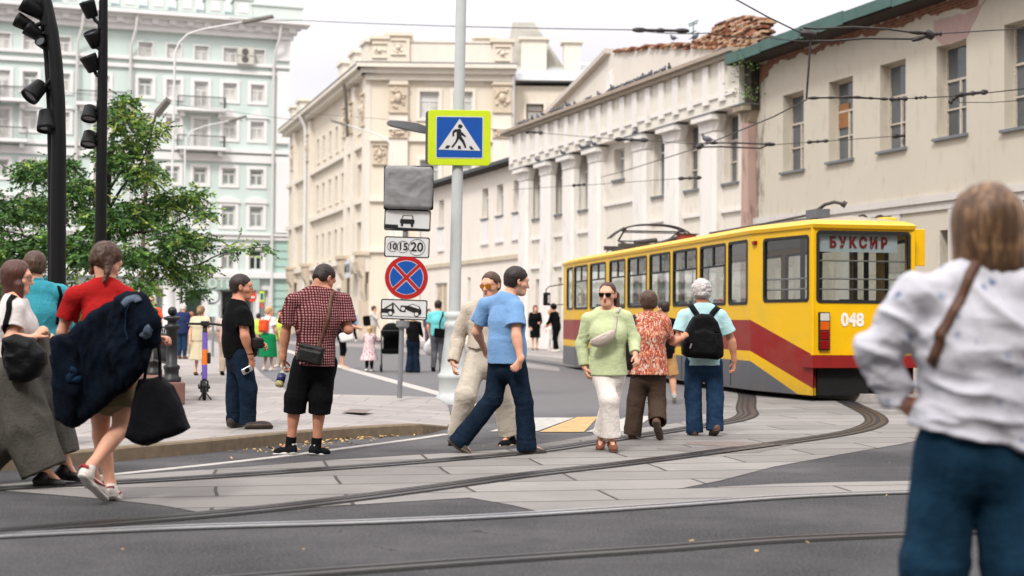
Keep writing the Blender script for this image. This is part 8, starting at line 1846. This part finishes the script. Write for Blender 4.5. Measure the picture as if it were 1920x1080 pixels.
capk = [(165, 1), (335, 2), (462, 3), (497, 3), (543, 3), (815, 4)]
CN = {1: "alone on the second capital from the left", 2: "alone on the third capital from the left", 3: "", 4: "alone on the fifth capital, tail raised"}
q3 = ["leftmost", "middle", "rightmost"]; i3 = 0
for x, k in capk:
    uu = FC.uz(960 + x / 3.6, 270, -.6)[0]; p = FC.O + FC.U * uu + FC.In * -.52
    lab = "grey pigeon " + CN[k] if k != 3 else f"{q3[i3]} of three grey pigeons on the fourth capital"; i3 += k == 3
    pigeon((p[0], p[1], zc + .05), lab, "pigeons on the capitals", 1.15)
for x, y, lab in ((1090, 152, "grey pigeon on the thin brick edge left of the antenna"), (1235, 145, "dark pigeon on the bricks at the foot of the antenna"), (1410, 232, "dark pigeon in the hollow under the brick ruin")):
    q = on_plane(960 + x / 3.6, 30 + (y + 12) / 3.6, FC.O + FC.In * (yG - .1), FC.In); pigeon((q[0], q[1], q[2]), lab, "pigeons on the brick ruin", 1.2)
q = P(1326, 268, 38); pigeon((q[0], q[1], q[2] + .02), "dark pigeon standing on the lower wire bracket", "pigeons on wires", 1.25, 2.6)
# ------------------------------------------------------------------ people further away
def at(px, py, z=0.0): return G(px, py, z)
def far(px, py, top, yaw, z=0.0, sex="m", h=.012, skin=None, name="person", Hf=None, curl=.5, **k):
    f = at(px, py, z); s = FPX / f[1]; H = (py - top) / s; H = Hf or H
    J = skel((f[0], f[1], z), H / 1.0, yaw, sex=sex, **k); J.slim = -.012; J.h = h
    o = person(J, skin or SK1, (curl, curl), h=h, name=name); return J, o
NAVY = cloth("navy wool", (36, 48, 84)); GREYT = cloth("grey denim cloth", (92, 94, 100), .12); CRD = cloth("cream linen", (206, 194, 162), .06); ORT = cloth("orange jersey", (214, 84, 36), .06); LIME = cloth("lime cloth", (178, 206, 84), .06); GRN_ = cloth("green cotton", (16, 122, 74), .08); LBL = cloth("light blue shirt cloth", (160, 180, 210), .05); BEI = cloth("beige cotton", (176, 160, 138), .08); PLUM = cloth("plum cloth", (84, 74, 92), .1)
TQ2 = cloth("aqua jersey", (106, 190, 192), .06); WHH = hair_mat("hair white", (206, 202, 196), (234, 232, 228))
def dress(J, m, hem, rad, name="dress", sl=.5, ex=.02):
    S = J.S; up = J.up; k = J.pc - UPZ * (J.pc[2] - J.org[2]) * hem
    T = U(shirtf(J, ex, .012, sl, -.02, .018, .02, .004, 3), cone(J.pc + up * .16, k, .15 * S, rad), k=.04); T = I(T, plane(k, -UPZ)); return wear(J, name, folds(T, .008, (9, 9, 3), 4), m)

# girl in a flowered dress
J, o = far(692, 697, 612, 10, sex="f", h=.010, stride=.12, arms=((.9, 1.2, .5), (.7, 1.0, .6))); tag(o, "little girl in a flowered dress and dark leggings seen from behind", "girl")
hair(J, U(cap(J, .014, (.08, .07, 0, -.03), -.075, 1), cone(XF(J, 0, -.12, .02), XF(J, .03, -.14, -.16), .036, .022), k=.02), HBL, .26)
FL2 = floral_mat("flowered cotton", (206, 184, 184), [(0, rgb((216, 200, 196))), (.4, rgb((150, 84, 110))), (.55, rgb((222, 206, 204))), (.75, rgb((92, 60, 86))), (.88, rgb((206, 150, 160)))], 16, .05, (214, 196, 196)); dress(J, FL2, .50, .22, sl=1.1)
wear(J, "leggings", trouserf(J, .006, seed=2, top=.1, amp=.003), cloth("dark navy leggings", (30, 34, 46))); shoes(J, SOLEW, SOLEW)
# woman with a stroller
J, o = far(774, 699, 584, 8, sex="f", stride=.1, arms=((.6, .7, .1), (.5, .8, .1))); tag(o, "woman with long blond hair and dark jeans pushing a stroller", "woman")
hair(J, U(cap(J, .016, (.08, .07, 0, -.04), -.1, 2), econe(XF(J, 0, -.06, 0), XF(J, 0, -.085, -.36), (.07, .045), (.05, .025), J.hf), k=.03), HBL, .5)
wear(J, "jeans", trouserf(J, .024, seed=6, top=.2, ra=.10, hem=.06), DJD); wear(J, "top", shirtf(J, .016, .01, 1.9, -.02, .0, .014, .005, 7), BLK); shoes(J, BLK, SOLEW)
c_ = at(734, 697); ST = empty("stroller", tuple(c_), math.radians(4)); tag(ST, "black baby stroller with dark hood and small wheels pushed by the blond woman", "stroller")
for x_, y_, r in ((-.27, .25, .085), (.22, .25, .085), (-.24, -.35, .11), (.24, -.35, .11)):
    mb = MB(); wheel(mb, (x_, y_, r), r, .025, 16); mb.build("wheel", RUB, ST)
mb = MB()
for s in (-.25, .25): mb.tube([(s, .25, .1), (s, .0, .5), (s, -.42, 1.02)], .016, 6); mb.tube([(s, -.35, .12), (s, .05, .55), (s, .35, .62)], .014, 6)
mb.tube([(-.25, -.42, 1.02), (.25, -.42, 1.02)], .02, 6); mb.build("frame", SB, ST)
og = c_; sf_ = U(rbox((c_[0], c_[1] - .05, .72), ((1, 0, 0), (0, .9, .4), (0, -.4, .9)), (.21, .08, .24), .05), rbox((c_[0], c_[1] + .12, .50), ((1, 0, 0), (0, 1, 0), (0, 0, 1)), (.23, .22, .06), .04), k=.05); me = mesh_sdf(folds(sf_, .006), c_ - [.4, .5, 0], c_ + [.4, .6, 1.3], .014, "seat", og); q = new_obj("seat", me, BLK, ST)
hd_ = D(I(ell((c_[0], c_[1] - .02, .98), ((1, 0, 0), (0, 1, 0), (0, 0, 1)), (.26, .30, .24)), plane((c_[0], c_[1], .86), (0, .3, -1))), ell((c_[0], c_[1] + .1, .92), ((1, 0, 0), (0, 1, 0), (0, 0, 1)), (.23, .28, .2))); me = mesh_sdf(hd_, c_ - [.4, .5, 0], c_ + [.4, .6, 1.4], .014, "hood", og); new_obj("hood", me, BLK, ST)
for o_ in ST.children: pass
# man in an aqua t-shirt with a carrier bag
J, o = far(820, 697, 563, 12, stride=.12, arms=((.05, .25, .2), (.1, 1.2, .15))); tag(o, "man in aqua t-shirt and grey jeans with a black crossbody bag, seen from behind", "man")
hair(J, cap(J, .006, seed=5), HB); wear(J, "jeans", trouserf(J, .02, seed=9, top=.18), GREYT); sf = shirtf(J, .022, .014, .66, -.02, .024, .018, .005, 10); wear(J, "t_shirt", sf, TQ2); shoes(J, BLK, RUB)
c_ = J.pc + np.array([.06, -.20, .06]); tag(top_obj("crossbody_bag", rbox(c_, ((1, 0, -.1), (0, 1, 0), (.1, 0, 1)), (.14, .05, .11), .03), c_ - .2, c_ + .2, .012, BLK, c_), "small black bag hanging on the back of the aqua t-shirt man", "bag")
strap("strap", sf, [J.sh[1] + [-.06, .02, .06], J.sh[1] + [-.05, -.1, 0], J.nb + [.06, -.2, -.25], c_ + [.02, 0, .1]], .035, .005, BLK, J.o, J.org, n=24)
c_ = J.wr[0] + np.array([0, 0, -.30]); tag(top_obj("carrier_bag", folds(U(ell(c_, ((1, 0, 0), (0, 1, 0), (0, 0, 1)), (.15, .09, .19)), cone(c_ + [0, 0, .1], c_ + [0, 0, .26], .07, .02), k=.06), .014, (12, 12, 6)), c_ - .35, c_ + .4, .012, cloth("white plastic", (214, 212, 210), .04, .4), c_), "white plastic carrier bag hanging from the hand of the aqua t-shirt man", "bag")
# people by the beige building
J, o = far(699, 651, 574, 100, .12, h=.016, arms=((.2, .3), (.9, 1.9, .1))); tag(o, "man in pale clothes raising a phone, a dark bag on his shoulder", "man")
hair(J, cap(J, .008, seed=7), HB); wear(J, "trousers", trouserf(J, .03, seed=9, top=.2), BEI); wear(J, "shirt", shirtf(J, .03, .012, 1.3, -.06, .0, .02, .005, 4), cloth("pale grey shirt", (196, 192, 184))); shoes(J, SOLEW, SOLEW)
c_ = J.nb + np.array([-.26, -.06, -.34]); tag(top_obj("rucksack", rbox(c_, ((1, 0, .1), (0, 1, 0), (-.1, 0, 1)), (.17, .13, .22), .08), c_ - .3, c_ + .3, .02, BLK, c_), "black rucksack on the shoulder of the man with the phone", "bag")
J, o = far(662, 640, 579, 215, .12, h=.018, stride=.45, arms=((-.3, .3), (.3, .4))); tag(o, "distant man in light blue shirt and dark trousers walking by the beige building", "man")
hair(J, cap(J, .008, seed=7), HBR); wear(J, "trousers", trouserf(J, .024, seed=9, top=.2), BLK); wear(J, "shirt", shirtf(J, .03, .012, 1.9, -.06, .0, .018, .005, 4), LBL); shoes(J, SOLEW, SOLEW)
c_ = J.pc + J.F * .16 + np.array([.05, -.1, .18]); tag(top_obj("waist_pouch", rbox(c_, ((1, 0, 0), (0, 1, 0), (0, 0, 1)), (.16, .07, .10), .05), c_ - .25, c_ + .25, .02, BLK, c_), "dark pouch worn by the distant man in the light blue shirt", "bag")
J, o = far(803, 648, 580, 160, .12, h=.018); tag(o, "distant dark-haired person in plum trousers half hidden behind the tow plate", "person")
hair(J, cap(J, .02, seed=7), HB); wear(J, "trousers", trouserf(J, .024, seed=9, top=.2), PLUM); wear(J, "top", shirtf(J, .02, .012, 1.9, -.06, .0, .018, .005, 4), PLUM); shoes(J, BLK, RUB)
# woman in capri trousers behind the checked shirt
J, o = far(640, 692, 566, 80, sex="f", stride=.05, arms=((.5, .8, .1), (.5, .9, .1))); tag(o, "woman in black capri trousers with a white bag, mostly hidden by the checked shirt man", "woman")
hair(J, cap(J, .014, seed=3), HBL); wear(J, "trousers", trouserf(J, .016, (1.35, 1.35), seed=9, top=.2), BLK); wear(J, "top", shirtf(J, .02, .012, .7, -.06, .0, .018, .005, 4), BLK); shoes(J, SOLEW, SOLEW, low=.02)
c_ = P(650, 632, J.org[1] - .3); tag(top_obj("white_bag", folds(rbox(c_, ((1, 0, .2), (0, 1, 0), (-.2, 0, 1)), (.18, .07, .12), .06), .008), c_ - .3, c_ + .3, .014, WHT, c_), "white bag carried by the woman in capri trousers", "bag")
# woman with an orange backpack
J, o = far(502, 696, 575, 28, sex="f", stride=.10, arms=((.0, .2, .15), (.15, .4, .2)), head=(75, -2)); tag(o, "woman with short blond hair, white t-shirt and green skirt seen from behind", "woman")
hair(J, cap(J, .012, (.085, .07, .0, -.02), -.07, 3), HBL); k = J.pc - UPZ * .50 * J.S
sk = I(U(econe(J.pc, J.pc + J.up * .13, (.19, .15), (.14, .12), J.PF), cone(J.pc, k, .19, .225), k=.04), plane(k, -UPZ), plane(J.pc + J.up * .13, J.up)); wear(J, "skirt", folds(sk, .012, (14, 14, 2)), GRN_)
sf = shirtf(J, .018, .012, .5, .12, .015, .018, .004, 4); wear(J, "t_shirt", sf, WHT); shoes(J, SOLEW, SOLEW, low=.02)
c_ = J.pc + J.up * .30 - J.F * .19; tag(top_obj("orange_backpack", folds(U(rbox(c_, (np.cross(J.F, UPZ), J.F, UPZ), (.125, .06, .155), .04), rbox(c_ - J.F * .05 - UPZ * .05, (np.cross(J.F, UPZ), J.F, UPZ), (.10, .04, .08), .03), k=.02), .004), c_ - .3, c_ + .3, .011, cloth("orange nylon", (212, 74, 30), .08, .6), c_), "small orange backpack on the back of the woman in the green skirt", "backpack")
for i in (0, 1): q = J.sh[i] + (J.nb - J.sh[i]) * .4; strap("shoulder_strap", sf, [q + J.F * .08, q + UPZ * .04, q - J.F * .12 - UPZ * .1, c_ + (q - J.nb) * .6 + UPZ * .1], .03, .005, bpy.data.materials["orange nylon"], J.o, J.org, n=16)
J, o = far(527, 688, 582, 200, sex="f"); tag(o, "person in a lime green top partly hidden by the checked shirt man", "person")
hair(J, U(cap(J, .018, seed=8), cone(XF(J, 0, -.08, 0), XF(J, 0, -.08, -.2), .07, .05), k=.03), HBR, .34); wear(J, "trousers", trouserf(J, .024, seed=9, top=.2), BEI); wear(J, "top", shirtf(J, .03, .02, .9, -.1, .02, .03, .005, 4), LIME); shoes(J, SOLEW, SOLEW)
J, o = far(483, 668, 588, 20, h=.016); tag(o, "distant person in a lime waistcoat beside the no entry post", "person")
hair(J, cap(J, .012, seed=8), HB); wear(J, "trousers", trouserf(J, .024, seed=9, top=.2), BLK); wear(J, "waistcoat", shirtf(J, .03, .02, .4, -.05, .02, .03, .005, 4), LIME); shoes(J, BLK, RUB)
# people on the left pavement
J, o = far(424, 704, 578, 5, .12, stride=.15, arms=((.0, .15), (.0, .2))); tag(o, "man in beige trousers mostly hidden behind the black t-shirt man", "man")
hair(J, cap(J, .006, seed=8), HB); wear(J, "trousers", trouserf(J, .026, seed=9, top=.2), BEI); wear(J, "shirt", shirtf(J, .024, .012, .7, -.06, .02, .018, .005, 4), cloth("pale pink shirt", (196, 172, 164))); shoes(J, BLK, RUB)
J, o = far(374, 704, 574, 6, .12, sex="f", stride=.06, arms=((-.28, -.15, .22), (-.28, -.15, .22))); tag(o, "woman in a cream dress with her hands clasped behind her back", "woman")
J.wr
hair(J, U(cap(J, .016, (.08, .07, 0, -.03), -.075, 1), ell(XF(J, 0, -.12, -.02), (J.hr, J.hf, J.hu), (.06, .05, .06)), k=.03), hair_mat("hair light brown", (122, 92, 62), (188, 156, 112)), .24)
dress(J, CRD, .56, .21, sl=.6, ex=.045); shoes(J, LEB, RUB, low=.02)
J, o = far(341, 673, 570, 15, .12, h=.014, arms=((.1, .2), (.1, .3))); tag(o, "white-haired man in a navy jacket and blue jeans walking away on the pavement", "man")
hair(J, cap(J, .010, seed=8), WHH); wear(J, "jeans", trouserf(J, .022, seed=9, top=.15), DJ); wear(J, "jacket", shirtf(J, .034, .016, 1.95, -.16, .0, .02, .005, 4, .02), NAVY); shoes(J, LEB, RUB)
J, o = far(281, 690, 556, 165, .12, arms=((.1, .3, .2), (.15, .4, .2)), h=.011); tag(o, "balding man in an orange t-shirt with a white print facing the camera", "man")
hair(J, cap(J, .004, (.055, .098, .0, .0), -.06, 8), HBR); wear(J, "trousers", trouserf(J, .024, seed=9, top=.2), GREYT); sf = shirtf(J, .026, .02, .7, -.06, .02, .02, .005, 4, belly=.02); wear(J, "t_shirt", sf, ORT); shoes(J, BLK, RUB); eyes(J, WHEYE, DKEYE)
c_ = J.pc + J.up * J.L * .62 + J.F * .17; wear_at(J, "shirt_print", I(infl(sf, .004), ell(c_ + J.F * .02, (J.hr, J.F, J.up), (.12, .10, .08))), WHT, c_, .2, .008)
J, o = far(357, 668, 586, 0, .12, sex="f", h=.016); tag(o, "distant person with reddish hair between the navy jacket man and the cream dress woman", "person")
hair(J, cap(J, .02, seed=8), hair_mat("hair ginger", (150, 86, 50))); wear(J, "trousers", trouserf(J, .024, seed=9, top=.2), BEI); wear(J, "top", shirtf(J, .024, .012, .7, -.06, .02, .018, .005, 4), WHT); shoes(J, SOLEW, SOLEW)
# people by the columns
J, o = far(1003, 656, 573, 170, .12, sex="f", h=.014, arms=((.2, 1.2, .15), (.1, .3, .2))); tag(o, "woman with long dark hair and black coat facing the camera by the columns", "woman")
hair(J, U(cap(J, .014, (.08, .085, .0, -.1), -.16, 1), D(econe(XF(J, 0, -.02, 0), XF(J, 0, -.02, -.26), (.10, .06), (.09, .05), J.hf), cone(XF(J, 0, .1, .04), XF(J, 0, .11, -.3), .075, .07)), k=.03), HX, .4)
k = J.pc - UPZ * .42 * J.S; ct_ = I(U(shirtf(J, .04, .02, 1.9, -.02, .02, .035, .006, 4), cone(J.pc + J.up * .1, k, .2, .21), k=.05), plane(k, -UPZ)); wear(J, "coat", folds(ct_, .01, (9, 9, 3)), BLK); shoes(J, cloth("dark green suede", (36, 58, 44)), RUB, low=.02)
J, o = far(1043, 660, 570, -60, .12, h=.014, lean=.08, stride=.25, arms=((.3, .5), (.4, .6))); tag(o, "person in a black hooded top and black trousers beside the tram mirror", "person")
hair(J, cap(J, .03, seed=8), BLK); wear(J, "trousers", trouserf(J, .024, seed=9, top=.2), BLK); wear(J, "hooded_top", shirtf(J, .03, .016, 1.6, -.08, .0, .02, .005, 4), BLK); shoes(J, SOLEW, SOLEW)
J, o = far(1031, 657, 580, 150, .12, sex="f", h=.014); tag(o, "blond person in white standing behind the tram mirror", "person")
hair(J, U(cap(J, .016, seed=8), cone(XF(J, 0, -.05, 0), XF(J, 0, -.06, -.3), .08, .06), k=.03), HBL, .42); wear(J, "trousers", trouserf(J, .024, seed=9, top=.2), WHT); wear(J, "top", shirtf(J, .024, .012, 1.9, -.06, .0, .018, .005, 4), WHT); shoes(J, SOLEW, SOLEW)
